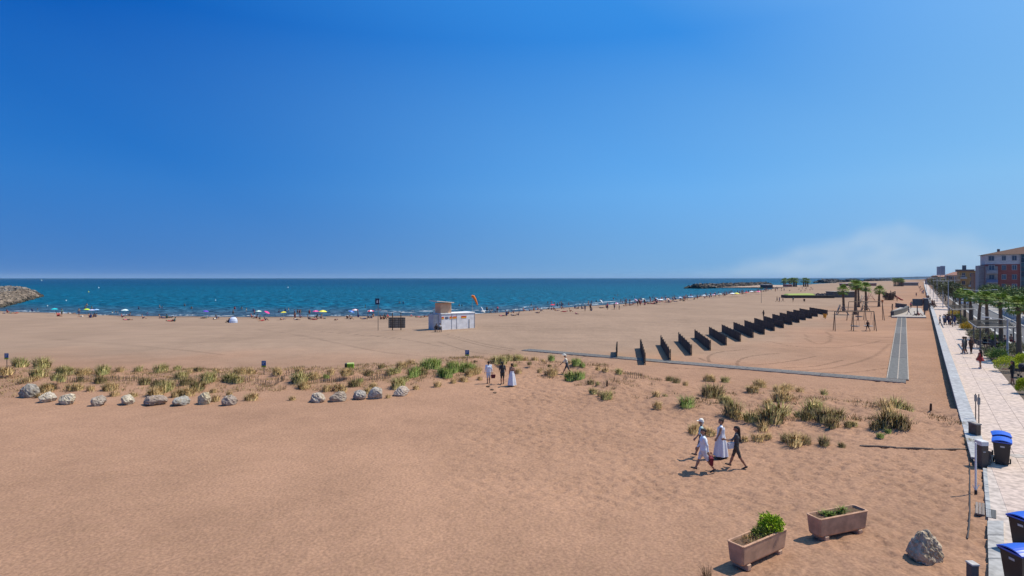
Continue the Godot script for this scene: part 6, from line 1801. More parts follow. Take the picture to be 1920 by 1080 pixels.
func lamp_post(label: String, at: Vector3, h: float, arm: float) -> void:
	var t := thing("street_lamp", label, "street lamp", at, "promenade street lamps")
	var mb := MB.new(); mb.col = Color(0.42, 0.42, 0.43)
	mb.tube([Vector3(0, -0.1, 0), Vector3(0, h, 0)], [0.1, 0.06], 8); part(t, "pole", mb, vm(0.5))
	for s in [-1, 1]:
		mb = MB.new(); mb.col = Color(0.45, 0.45, 0.46)
		var d: Vector3 = Vector3(CV.x, 0, -CV.y) * s * arm
		mb.tube([Vector3(0, h - 0.15, 0), d + Vector3(0, h + 0.1, 0)], [0.035, 0.03], 5); part(t, "arm", mb, vm(0.5))
		mb = MB.new(); mb.col = Color(0.5, 0.5, 0.5); mb.slab(d * 1.15 + Vector3(0, h + 0.1, 0), Vector3(0.6, 0.08, 0.3), 0.02, atan2(CV.y, CV.x)); part(t, "lamp_head", mb, vm(0.4))
func car(label: String, at: Vector3, yaw: float, col: Color) -> void:
	var t := thing("parked_car", label, "car", at, "cars on the seafront road", yaw)
	var body := MB.new(); body.col = col
	var prof := [[-2.05, 0.35], [-2.1, 0.62], [-1.95, 0.82], [-1.15, 0.92], [1.5, 0.95], [1.98, 0.85], [2.05, 0.55], [2.0, 0.35]]
	for i in prof.size() - 1:
		var a = prof[i]; var b = prof[i + 1]
		body.quad(Vector3(-0.85, a[1], a[0]), Vector3(0.85, a[1], a[0]), Vector3(0.85, b[1], b[0]), Vector3(-0.85, b[1], b[0]))
		for s in [-0.85, 0.85]: body.quad(Vector3(s, 0.3, a[0]), Vector3(s, a[1], a[0]), Vector3(s, b[1], b[0]), Vector3(s, 0.3, b[0]))
	body.hexa([Vector3(-0.62, 1.40, -0.25), Vector3(0.62, 1.40, -0.25), Vector3(0.62, 1.40, 1.15), Vector3(-0.62, 1.40, 1.15), Vector3(-0.58, 1.45, -0.15), Vector3(0.58, 1.45, -0.15), Vector3(0.58, 1.45, 1.05), Vector3(-0.58, 1.45, 1.05)])
	part(t, "body", body, vm(0.25))
	var gl := MB.new(); gl.col = Color(0.02, 0.025, 0.03)
	gl.hexa([Vector3(-0.8, 0.92, -1.05), Vector3(0.8, 0.92, -1.05), Vector3(0.8, 0.92, 1.6), Vector3(-0.8, 0.92, 1.6), Vector3(-0.62, 1.405, -0.25), Vector3(0.62, 1.405, -0.25), Vector3(0.62, 1.405, 1.15), Vector3(-0.62, 1.405, 1.15)])
	part(t, "windows", gl, vm(0.08))
	for w in [[-0.78, -1.3], [0.78, -1.3], [-0.78, 1.3], [0.78, 1.3]]:
		var mb := MB.new(); mb.col = Color(0.015, 0.015, 0.015); mb.tube([Vector3(w[0] - 0.1, 0.32, w[1]), Vector3(w[0] + 0.1, 0.32, w[1])], [0.32, 0.32], 12); part(t, "wheel", mb, vm(0.8))
	for s in [-0.6, 0.6]:
		var mb := MB.new(); mb.col = Color(0.6, 0.6, 0.6); mb.box(Vector3(s, 0.7, -2.06), Vector3(0.35, 0.14, 0.06)); part(t, "headlight", mb, vm(0.2))
func build_street() -> void:
	rng.seed = 81
	var G := func(px: float, py: float) -> Vector3: return g(px, py, PROM)
	# palms in the bed
	var pl := [[1911, 678, 577, "nearest promenade palm at the frame edge beside the round shrub"], [1877, 652, 567, "second promenade palm, trunk rising through the near pergola"], [1851, 636, 562, "third promenade palm, standing behind the near pergola"], [1835, 617, 561, "fourth promenade palm between the two pergolas"], [1821, 607, 559, "fifth promenade palm beside the far pergola end"], [1809, 599, 552, "sixth promenade palm, behind the far pergola"], [1799, 594, 552, "last promenade palm over the yellow flowering shrub"]]
	for k in pl.size():
		var q = pl[k]
		var p: Vector3 = G.call(q[0], q[1])
		palm(q[3], "palm trees in the promenade planting", p, (q[1] - q[2]) * -p.z / F, 120 + k, true, 0.95 if k < 3 else 1.0)
	# pergolas
	var R := func(px: float, py: float, h: float) -> Vector3: return g(px, py, PROM + h)
	pergola("near grey steel pergola with slatted top over the promenade seats", [R.call(1831, 614, 2.6), R.call(1904, 614, 2.6), R.call(1885, 600, 2.6), R.call(1816, 602.5, 2.6)], 2.6, [[0.12, 0.1], [0.98, 0.1], [0.12, 0.9], [0.9, 0.9], [0.5, 0.1]], 7)
	pergola("far grey steel pergola with slatted top between the palms", [R.call(1785, 580.5, 2.8), R.call(1827, 579.5, 2.8), R.call(1821, 571, 2.8), R.call(1777, 573, 2.8)], 2.8, [[0.05, 0.1], [0.95, 0.1], [0.05, 0.9], [0.9, 0.9], [0.4, 0.1]], 6)
	# shrubs: [px, py base, w px, h px, kind, label]
	var lime := [C(176, 184, 40), C(192, 200, 56), C(148, 160, 38)]
	var gold := [C(216, 178, 48), C(196, 156, 52), C(178, 166, 66)]
	var sage := [C(134, 136, 104), C(116, 120, 88), C(154, 146, 114), C(124, 110, 84)]
	var grn := [C(122, 144, 70), C(104, 128, 60), C(146, 158, 90)]
	for q in [[1887, 697, 40, 30, lime, "round lime green shrub at the promenade edge near the dark-clothed person"], [1917, 692, 26, 30, lime, "lime green shrub behind the nearest palm foot"], [1918, 738, 22, 30, lime, "lime green shrub cut by the frame edge above the bins"], [1788, 595, 20, 14, gold, "yellow flowering shrub under the far pergola"], [1811, 619, 18, 14, gold, "ochre flowering grass clump at the bed edge between pergolas"], [1866, 642, 18, 13, grn, "bright green grass clump behind the near pergola"],
			[1804, 610, 16, 14, sage, "grey green shrub behind the strolling group"], [1828, 634, 22, 16, sage, "grey green lavender mound before the near pergola"], [1838, 642, 26, 18, sage, "dusty brown lavender mound under the near pergola"], [1846, 634, 26, 16, sage, "sage mound behind the lavender under the near pergola"], [1858, 672, 22, 19, sage, "feathery sage grass in front of the near pergola"], [1872, 676, 30, 21, grn, "broad green grass mound at the foot of the white lamp post"], [1892, 668, 30, 18, sage, "pale feathery grass mound beside the nearest palm"], [1908, 660, 24, 16, sage, "feathery grass mound behind the nearest palm"], [1795, 600, 14, 10, grn, "small green shrub between strolling group and palms"], [1885, 655, 24, 12, grn, "low green shrub under the second palm"]]:
		var p: Vector3 = G.call(q[0], q[1])
		var m := -p.z / F
		var ball: bool = q[4] == lime
		solo("shrub", q[5], "shrub", bush_mesh(int(q[0] * 3 + q[1]), 2600 if ball else 1700, Vector3(q[2] * m * 0.5, q[3] * m * 0.52, q[2] * m * 0.45), 0.05 if ball else 0.055, q[4], 0.12 if ball else 0.35, 1.8 if ball else 3.2), leafm(), p, "promenade shrubs")
	# trees along the far promenade
	var dk := [C(98, 104, 72), C(84, 92, 60), C(116, 118, 84), C(104, 96, 76)]
	var ord := ["first", "second", "third", "fourth", "fifth", "sixth", "seventh", "eighth", "ninth", "tenth", "eleventh", "twelfth"]
	for k in 10:
		var u := 178.0 + k * 16.0 + k * k * 2.0
		tree("%s of the dusty dark tamarisk trees lining the far promenade" % ord[k], "tamarisk trees of the far promenade", uv(u, 6.6 + rng.randf_range(-0.5, 0.5), PROM - 0.05), rng.randf_range(6.0, 7.5) + k * 0.25, 2.7 + k * 0.15, 700 + k, dk, 1400, 0.3)
	for k in 12:
		var u := 108.0 + k * 15.0
		tree("%s green street tree across the road from the promenade palms" % ord[k], "street trees across the road", uv(u, 15.8 + rng.randf_range(0.0, 3.0), PROM - 0.02), rng.randf_range(4.6, 6.2), 2.6, 740 + k, [C(96, 114, 62), C(80, 100, 52), C(114, 130, 74)], 1300, 0.26)
	for q in [[1735.5, 573, 12, 10, "dark plum shrub on the promenade beside the billboard"], [1747, 579, 12, 11, "dark plum shrub opposite the billboard shrub"]]:
		var p: Vector3 = G.call(q[0], q[1]); var m := -p.z / F
		solo("shrub", q[4], "shrub", bush_mesh(int(q[0]), 900, Vector3(q[2] * m * 0.5, q[3] * m * 0.6, 0.9), 0.1, [C(82, 42, 56), C(64, 36, 48), C(70, 60, 50)], 0.35, 1.8), leafm(), p, "plum shrubs")
	# lamps
	var lk := 0
	for q in [[1889, 672, 74, 1.4], [1838, 612, 68, 1.6], [1778, 590, 64, 1.5], [1768, 577, 50, 1.6], [1790, 575, 58, 1.6], [1757, 566, 44, 1.8], [1773, 563, 48, 1.8], [1750, 558, 38, 2.0], [1763, 556, 40, 2.0], [1744, 551, 30, 2.2], [1737, 546, 24, 2.4]]:
		var p: Vector3 = G.call(q[0], q[1]); var m := -p.z / F
		lamp_post(["stout white lamp post in front of the near pergola", "white lamp post between the fourth and third promenade palms", "slim lamp post at the corner of the far pergola", "slim lamp post on the promenade before the tamarisks", "slim lamp post at the kerb behind the far pergola", "slim lamp post among the near tamarisks", "slim lamp post at the kerb by the white cars", "distant lamp post in the tamarisk row", "distant lamp post by the parked car line", "remote lamp post above the far promenade", "remotest lamp post near the promenade end"][lk], p, q[2] * m, q[3])
		lk += 1
	# cars
	var cc := [Color(0.6, 0.6, 0.6), Color(0.62, 0.62, 0.63), Color(0.12, 0.13, 0.15), Color(0.6, 0.6, 0.6), Color(0.3, 0.32, 0.35), Color(0.58, 0.58, 0.58), Color(0.2, 0.05, 0.05), Color(0.55, 0.55, 0.56), Color(0.08, 0.1, 0.16)]
	var cn := ["white", "bright white", "dark grey", "clean white", "silver grey", "off-white", "dark red", "light grey", "navy"]
	for k in 9:
		var u := 215.0 + k * 13.0
		car("%s car, %s in the line on the seafront road" % [cn[k], ord[k]], uv(u, 10.0 + 2.3 * (k % 2), PROM - 0.1), -atan2(CU.x, CU.y) + (PI if k % 2 else 0.0), cc[k])
	# seats and tables under the pergola
	for q in [[1842, 652], [1850, 655], [1862, 652], [1872, 654]]:
		var p: Vector3 = G.call(q[0], q[1])
		var t := thing("cafe_table", "small dark cafe table with chairs under the near pergola", "table", p, "tables under the pergola")
		var mb := MB.new(); mb.col = Color(0.06, 0.055, 0.06); mb.lathe([[0.0, 0.70], [0.36, 0.70], [0.36, 0.74], [0.0, 0.74]], Vector3.ZERO, 14); part(t, "top", mb, vm(0.5))
		mb = MB.new(); mb.col = Color(0.05, 0.05, 0.05); mb.tube([Vector3(0, 0, 0), Vector3(0, 0.7, 0)], [0.035, 0.035], 6); mb.lathe([[0.24, -0.02], [0.24, 0.03], [0.03, 0.05]], Vector3.ZERO, 10); part(t, "stand", mb, vm(0.5))
		for s in [-1, 1]:
			mb = MB.new(); mb.col = Color(0.05, 0.045, 0.05)
			mb.box(Vector3(s * 0.62, 0.45, 0), Vector3(0.42, 0.04, 0.42)); mb.box(Vector3(s * 0.82, 0.7, 0), Vector3(0.04, 0.5, 0.42))
			for e in [[-0.18, -0.18], [0.18, -0.18], [0.18, 0.18], [-0.18, 0.18]]: mb.tube([Vector3(s * 0.62 + e[0], -0.02, e[1]), Vector3(s * 0.62 + e[0], 0.45, e[1])], [0.018, 0.018], 4)
			solo("cafe_chair", "dark cafe chair at a small table under the near pergola", "chair", mb.mesh(), vm(0.5), p, "chairs under the pergola")
	for q in [[1846, 652], [1855, 653], [1868, 653], [1884, 650], [1896, 647], [1876, 652]]:
		far_person(G.call(q[0], q[1]), "chair", rng.randf() * TAU, "person sitting at a table under the near pergola", "people seated under the pergola", 3 + rng.randi() % 3)

# ------------------------------------------------------------------ walkers
func skirt_mesh(prof: Array, lobes: int, wob: float, col: Color) -> ArrayMesh:
	var mb := MB.new(); mb.col = col
	mb.lathe(prof, Vector3.ZERO, 40, wob, lobes)
	return mb.mesh()
func bag(parent_at: Vector3, label: String, col: Color, yaw: float, s := 1.0) -> void:
	var t := thing("tote_bag", label, "bag", parent_at, "", yaw)
	var mb := MB.new(); mb.col = col
	mb.hexa([Vector3(-0.17, 0, 0.06), Vector3(0.17, 0, 0.06), Vector3(0.17, 0, -0.06), Vector3(-0.17, 0, -0.06), Vector3(-0.21, 0.32, 0.075), Vector3(0.21, 0.32, 0.075), Vector3(0.21, 0.32, -0.075), Vector3(-0.21, 0.32, -0.075)])
	part(t, "sack", mb, vm(0.8, "cloth"))
	mb = MB.new(); mb.col = col * 0.6
	for z in [-0.06, 0.06]: mb.tube([Vector3(-0.1, 0.31, z), Vector3(-0.06, 0.5, z * 0.3), Vector3(0.06, 0.5, z * 0.3), Vector3(0.1, 0.31, z)], [0.012, 0.012, 0.012, 0.012], 5)
	part(t, "handle", mb, vm(0.8))
	t.scale = Vector3.ONE * s
func build_walkers() -> void:
	var white := C(212, 220, 230)
	var sh := Color(0.05, 0.04, 0.035)
	# near group, walking toward the planters
	var p1 := gt(1319, 884)
	hero("person in loose white shirt and pale shorts striding with a red bag", p1, 1.35, {"stride": 0.4, "sleeve": 2, "legs": 1, "build": 1.3, "low_top": 1, "arms": [-0.45, 0.25], "bend": 0.3}, [SKIN, HAIR, white, C(200, 205, 212), sh], 1.82)
	bag(p1 + Vector3(0.28, 0.33, 0.12), "dark red tote bag hanging from the striding person's hand", C(120, 30, 44), 1.4)
	var p2 := gt(1315, 858)
	var h2 := hero("person in white cap and pale teal shirt, partly behind the striding one", p2, 1.2, {"stride": 0.35, "sleeve": 1, "legs": 1, "arms": [0.3, -0.3]}, [SKIN, C(225, 222, 210), C(170, 192, 190), C(90, 96, 100), sh])
	var mb := MB.new(); mb.col = C(228, 224, 212)
	mb.lathe([[0.105, 1.70], [0.112, 1.72], [0.10, 1.79], [0.05, 1.83], [0.0, 1.835]], Vector3(0, 0.0, 0), 14); mb.box(Vector3(0, 1.71, -0.14), Vector3(0.14, 0.015, 0.12)); part(h2, "cap", mb, vm(0.8))
	var p3 := gt(1352, 858)
	var h3 := hero("person in long sleeveless white dress with hair tied up, walking between companions", p3, 1.25, {"stride": 0.2, "sleeve": 0, "legs": 0, "hair": 3, "build": 0.92, "arms": [0.25, -0.15], "bend": 0.25}, [SKIN * 0.9, Color(0.035, 0.02, 0.012), C(228, 228, 234), C(228, 228, 234), sh], 1.76)
	partm(h3, "dress", skirt_mesh([[0.31, 0.10], [0.285, 0.35], [0.25, 0.62], [0.21, 0.86], [0.165, 1.06], [0.16, 1.12], [0.17, 1.3], [0.15, 1.38]], 7, 0.10, C(226, 228, 236)), vm(0.85, "cloth"))
	var p4 := gt(1381, 878)
	hero("person with long dark hair in dark top and shorts carrying a pale bag", p4, 1.15, {"stride": 0.36, "sleeve": 1, "legs": 1, "hair": 2, "build": 0.96, "arms": [0.7, -0.3], "bend": 0.9}, [TAN * 1.3, HAIR, C(70, 72, 74), C(66, 62, 58), sh], 1.8)
	bag(p4 + Vector3(-0.30, 0.88, 0.12), "pale bag tucked under the arm of the long-haired person", C(205, 206, 212), 0.5, 0.8)
	# the same way farther off: three people in the gap of the dune, seen from behind
	var q1 := gt(916, 719)
	hero("person in white shirt seen from behind in the dune gap", q1, 0.1, {"stride": 0.12, "sleeve": 2, "legs": 1, "build": 1.15, "low_top": 1, "arms": [0.05, -0.1]}, [SKIN, HAIR, white, C(196, 202, 210), sh])
	bag(q1 + Vector3(0.36, 0.42, 0.05), "small red bag beside the white-shirted person in the dune gap", C(110, 34, 44), 0.2, 0.85)
	var q2 := gt(942, 720)
	hero("person in dark clothes with long hair in the dune gap", q2, 0.0, {"stride": 0.14, "sleeve": 1, "legs": 1, "hair": 2, "build": 1.1, "low_top": 1, "arms": [0.2, 0.2], "bend": 0.8}, [TAN * 1.3, HAIR, C(54, 58, 62), C(60, 58, 52), sh])
	var q3 := gt(960, 724)
	var h7 := hero("person in long white dress seen from behind in the dune gap", q3, -0.1, {"stride": 0.1, "sleeve": 0, "legs": 0, "hair": 3, "build": 0.92, "arms": [0.1, -0.1]}, [SKIN * 0.9, Color(0.035, 0.02, 0.012), SKIN * 0.9, C(228, 228, 234), sh], 1.7)
	partm(h7, "dress", skirt_mesh([[0.33, 0.10], [0.30, 0.4], [0.25, 0.7], [0.205, 0.95], [0.165, 1.08], [0.16, 1.2]], 6, 0.1, C(224, 227, 234)), vm(0.85, "cloth"))
	var q4 := gt(1063, 702)
	var h8 := hero("person in pale sun hat and light shirt climbing over the dune", q4, 1.3, {"stride": 0.48, "sleeve": 1, "legs": 1, "lean": 0.22, "arms": [0.5, -0.2]}, [SKIN, C(214, 208, 196), C(190, 184, 170), C(70, 72, 76), sh], 1.7)
	mb = MB.new(); mb.col = C(214, 210, 198); mb.lathe([[0.2, 1.66], [0.2, 1.675], [0.11, 1.69], [0.1, 1.77], [0.0, 1.79]], Vector3(0, 0, -0.24), 14); part(h8, "sun_hat", mb, vm(0.8))
	# on the promenade
	var G := func(px: float, py: float) -> Vector3: return g(px, py, PROM)
	var r1 := hero("person in short red dress walking on the promenade", G.call(1838, 691), 0.2, {"stride": 0.14, "sleeve": 0, "legs": 0, "hair": 2, "build": 0.9, "arms": [0.1, -0.1]}, [SKIN, HAIR, C(170, 56, 50), C(170, 56, 50), C(200, 190, 185)], 1.62)
	partm(r1, "dress_skirt", skirt_mesh([[0.30, 0.72], [0.26, 0.84], [0.19, 1.02], [0.15, 1.1]], 8, 0.08, C(176, 62, 54)), vm(0.85, "cloth"))
	hero("person in grey shirt walking in a pair on the promenade", G.call(1806.5, 664), 0.5, {"stride": 0.2, "sleeve": 1, "legs": 1, "build": 1.05}, [TAN * 1.2, HAIR, C(96, 100, 98), C(70, 72, 70), C(180, 176, 170)], 1.78)
	hero("person in black walking beside the grey-shirted one on the promenade", G.call(1810.5, 663.5), 0.4, {"stride": 0.2, "sleeve": 1, "legs": 1}, [TAN * 1.2, HAIR, C(34, 34, 38), C(60, 62, 62), C(150, 146, 140)], 1.74)
	hero("bare-shouldered person in brown clothes walking apart on the promenade", G.call(1821, 663.5), 2.9, {"stride": 0.16, "sleeve": 0, "legs": 2, "hair": 1}, [TAN * 1.3, HAIR, C(84, 56, 46), C(62, 44, 40), sh], 1.72)
	hero("person in black top and shorts standing near the lime green shrub", G.call(1898, 721), 0.6, {"stride": 0.12, "sleeve": 1, "legs": 1, "hair": 1, "low_top": 1, "build": 1.1, "arms": [0.5, 0.4], "bend": 0.9}, [TAN * 1.2, HAIR, C(24, 24, 28), C(28, 28, 32), sh], 1.7)
	var st := thing("baby_stroller", "dark pushchair beside the person in black", "pushchair", G.call(1912, 707))
	mb = MB.new(); mb.col = Color(0.03, 0.03, 0.035); mb.hexa([Vector3(-0.25, 0.45, 0.3), Vector3(0.25, 0.45, 0.3), Vector3(0.25, 0.4, -0.3), Vector3(-0.25, 0.4, -0.3), Vector3(-0.27, 0.75, 0.45), Vector3(0.27, 0.75, 0.45), Vector3(0.27, 0.62, -0.35), Vector3(-0.27, 0.62, -0.35)]); part(st, "seat", mb, vm(0.8))
	mb = MB.new(); mb.col = Color(0.035, 0.035, 0.04); mb.ball(Vector3(0, 0.85, 0.25), Vector3(0.27, 0.28, 0.3), 6); part(st, "hood", mb, vm(0.8))
	mb = MB.new(); mb.col = Color(0.1, 0.1, 0.1); mb.tube([Vector3(-0.22, 0.1, -0.4), Vector3(-0.22, 1.0, 0.65), Vector3(0.22, 1.0, 0.65), Vector3(0.22, 0.1, -0.4)], [0.015, 0.015, 0.015, 0.015], 5); mb.tube([Vector3(-0.22, 0.1, 0.4), Vector3(-0.22, 0.6, 0.1)], [0.015, 0.015], 5); mb.tube([Vector3(0.22, 0.1, 0.4), Vector3(0.22, 0.6, 0.1)], [0.015, 0.015], 5); part(st, "frame", mb, vm(0.5))
	for w in [[-0.24, -0.4], [0.24, -0.4], [-0.24, 0.4], [0.24, 0.4]]:
		mb = MB.new(); mb.col = Color(0.02, 0.02, 0.02); mb.tube([Vector3(w[0] - 0.02, 0.1, w[1]), Vector3(w[0] + 0.02, 0.1, w[1])], [0.1, 0.1], 10); part(st, "wheel", mb, vm(0.8))
	rng.seed = 91
	far_person(G.call(1762.5, 611), "walkd", 0.3, "person in lavender clothes walking ahead of the strolling group", "", 4)
	for k in 8:
		far_person(G.call(1770 + k * 2.9, 609.8 + rng.randf_range(-1.2, 0.8)), ["walkd", "stand", "walk"][k % 3], rng.randf() * TAU, "person in %s top within the group strolling past the far pergola" % ["pale", "grey", "black", "blue", "pale", "black", "grey", "blue"][k], "group strolling past the far pergola", [4, 9, 3, 1, 4, 3, 9, 1][k])
	for q in [[1748, 573], [1751.5, 573.5], [1739, 563], [1741, 562.5], [1736.5, 555], [1729, 551], [1732, 548.5], [1727, 545], [1730, 544], [1724, 541.5], [1726, 540], [1722.5, 539], [1731, 552], [1744, 566], [1725, 547]]:
		far_person(G.call(q[0], q[1]), ["walkd", "walk"][rng.randi() % 2], rng.randf() * TAU, "distant person walking on the promenade beyond the billboard", "distant promenade walkers")
	var rp := hero("person in bright red shirt at the kerb beyond the near pergola", uv(88.0, 12.9, PROM + 0.03), 1.0, {"stride": 0.1, "sleeve": 1, "legs": 2}, [TAN, HAIR, C(180, 30, 40), C(50, 50, 60), sh], 1.72)

# ------------------------------------------------------------------ shore life
func parasol(label: String, px: float, py: float, w: float, c1: Color, c2: Color, tilt := 0.0) -> void:
	# py is the ground row under the parasol
	var p := gt(px, py)
	var t := thing("beach_parasol", label, "parasol", p, "parasols along the shore")
	var m := -p.z / F
	var r := w * m * 0.5
	var h := 1.75
	var mb := MB.new(); mb.col = Color(0.5, 0.5, 0.5)
	mb.tube([Vector3(0, -0.2, 0), Vector3(sin(tilt) * h, h, 0)], [0.025, 0.022], 6); part(t, "pole", mb, vm(0.4))
	mb = MB.new()
	var b := Basis(Vector3.BACK, -tilt)
	for k in 8:
		mb.col = c1 if k % 2 == 0 else c2
		var a1 := TAU * k / 8; var a2 := TAU * (k + 1) / 8
		var top := Vector3(sin(tilt) * h, h, 0)
		var pr := [[0.0, 0.0], [0.55, -0.13], [1.0, -0.38]]
		for i in 2:
			var q := []
			for e in [[i, a1], [i + 1, a1], [i + 1, a2], [i, a2]]: q.append(top + b * (Vector3(cos(e[1]) * pr[e[0]][0], pr[e[0]][1], sin(e[1]) * pr[e[0]][0]) * r))
			mb.quad(q[0], q[1], q[2], q[3])
	var cn := part(t, "canopy", mb, leafm())
	mb = MB.new(); mb.col = Color(0.5, 0.5, 0.5); mb.tube([Vector3(sin(tilt) * h, h - 0.02, 0), Vector3(sin(tilt) * (h + 0.12), h + 0.12, 0)], [0.03, 0.012], 6); part(t, "finial", mb, vm(0.4))
var shades := []
func near_parasol(p: Vector3, pose: String) -> String:
	var best := 1e9; var s := ""
	for q in shades:
		if q[0].distance_to(p) < best: best = q[0].distance_to(p); s = q[1]
	if p.x > -25.0 and p.x < -5.0: s = ""
	return "tiny %s nearest %s" % [{"lie": "sunbather lying on sand", "sit": "beachgoer sitting on sand", "stand": "beachgoer standing on sand", "walk": "beachgoer walking on sand"}[pose], "the " + s.replace(",", "") + " parasol" if s != "" else "the lifeguard cabin and notice board"]
func build_beach_life() -> void:
	rng.seed = 101
	var cy := C(40, 190, 200); var lime := C(190, 214, 50); var lav := C(190, 190, 225); var wh := C(225, 232, 235); var pur := C(96, 60, 180); var pink := C(222, 70, 140); var yel := C(226, 214, 70); var blue := C(50, 90, 180); var red := C(214, 50, 70)
	for q in [[102, 592.5, 12, cy, cy, 0.0, "turquoise"], [162, 593, 11, lime, lime, 0.1, "lime green"], [172, 595, 10, lav, lav, 0.0, "pale lavender"], [181, 594, 10, C(150, 190, 230), C(150, 190, 230), 0.0, "pale blue"], [234, 594, 13, wh, C(190, 225, 222), 0.0, "white and aqua"], [384, 597, 11, pur, pur, 0.15, "purple"], [485, 597, 11, C(190, 226, 180), wh, 0.0, "mint green"], [494, 600, 11, pink, pink, 0.5, "magenta"], [533, 600, 12, yel, yel, -0.1, "small yellow"], [592, 597, 12, pink, C(230, 110, 165), 0.0, "pink"], [605, 596.5, 16, yel, C(236, 226, 110), 0.05, "broad yellow"], [655, 598, 12, blue, C(130, 160, 220), 0.3, "blue striped"], [666, 593.5, 13, C(236, 170, 180), wh, 0.0, "pink and white"], [695, 596, 14, red, wh, 0.0, "red and white"],
			[1036, 583, 10, red, red, 0.0, "plain red, standing alone"], [1120, 576, 10, wh, C(190, 200, 215), 0.9, "white, tipped over"], [1156, 580, 9, pink, wh, 0.0, "pink and white, nearest the water bathers"], [1187, 573, 10, C(206, 150, 190), lav, 0.7, "mauve"], [1206, 570, 8, C(230, 226, 200), wh, 0.0, "cream"], [1239, 571, 10, wh, wh, 0.0, "plain white"], [1252, 570, 9, C(235, 140, 50), wh, 0.0, "orange and white"], [1227, 570, 9, C(120, 180, 220), wh, 0.6, "pale blue and white"], [1275, 566, 8, wh, C(150, 190, 230), 0.0, "white and light blue"], [1296, 564, 8, C(60, 120, 190), wh, 0.0, "mid blue and white"], [1320, 561, 8, wh, wh, 0.0, "white in the crowd"], [1338, 560, 7, pink, wh, 0.0, "pink in the crowd"], [1373, 556.5, 10, wh, wh, 0.0, "broad white in the crowd"], [1381, 556, 12, yel, C(210, 220, 120), 0.1, "big yellow in the crowd"], [1400, 554, 9, C(190, 60, 70), C(190, 60, 70), 0.0, "dark red in the crowd"], [1422, 552, 9, pink, C(236, 140, 170), 0.0, "pink at the crowd's far end"], [1409, 552, 8, wh, wh, 0.0, "white near the crowd's far end"], [1350, 558, 8, C(90, 160, 120), wh, 0.0, "green and white in the crowd"]]:
		shades.append([gt(q[0], q[1]), q[6]])
		parasol("%s beach parasol planted at the shore" % q[6], q[0], q[1], q[2], q[3], q[4], q[5])
	# dome shelter
	var dp := gt(437.5, 605)
	var t := thing("beach_tent", "white dome beach tent beside a seated person in dark clothes", "tent", dp)
	var mb := MB.new(); mb.col = C(206, 216, 236)
	mb.lathe([[0.75, 0.0], [0.74, 0.35], [0.62, 0.72], [0.38, 0.98], [0.0, 1.08]], Vector3.ZERO, 16, 0.05, 4); part(t, "dome", mb, vm(0.7, "cloth"))
	mb = MB.new(); mb.col = C(150, 165, 205)
	for k in 2:
		var pts := []; var rr := []
		for i in 9:
			var a := PI * i / 8.0
			pts.append(Vector3(cos(a) * 0.77 * (1.0 if k == 0 else 0.7), sin(a) * 1.1, cos(a) * (0.0 if k == 0 else 0.5))); rr.append(0.02)
		mb.tube(pts, rr, 5)
	part(t, "pole", mb, vm(0.5))
	far_person(gt(428.5, 605), "sit", 1.2, "person in dark clothes sitting beside the white dome tent", "", 3)
	var lb := thing("beach_windbreak", "white folded beach shade lying on sand right of the lifeguard cabin", "windbreak", gt(905, 587))
	mb = MB.new(); mb.col = C(205, 200, 192); mb.lathe([[0.7, 0.0], [0.62, 0.4], [0.35, 0.7], [0.0, 0.78]], Vector3.ZERO, 14, 0.1, 3); part(lb, "shade", mb, vm(0.8, "cloth"))
	mb = MB.new(); mb.col = C(214, 222, 230); mb.tube([Vector3(-0.5, 1.5, 0), Vector3(-0.2, 1.0, 0), Vector3(0.0, 0.6, 0)], [0.2, 0.28, 0.12], 7); part(lb, "flap", mb, vm(0.8, "cloth"))
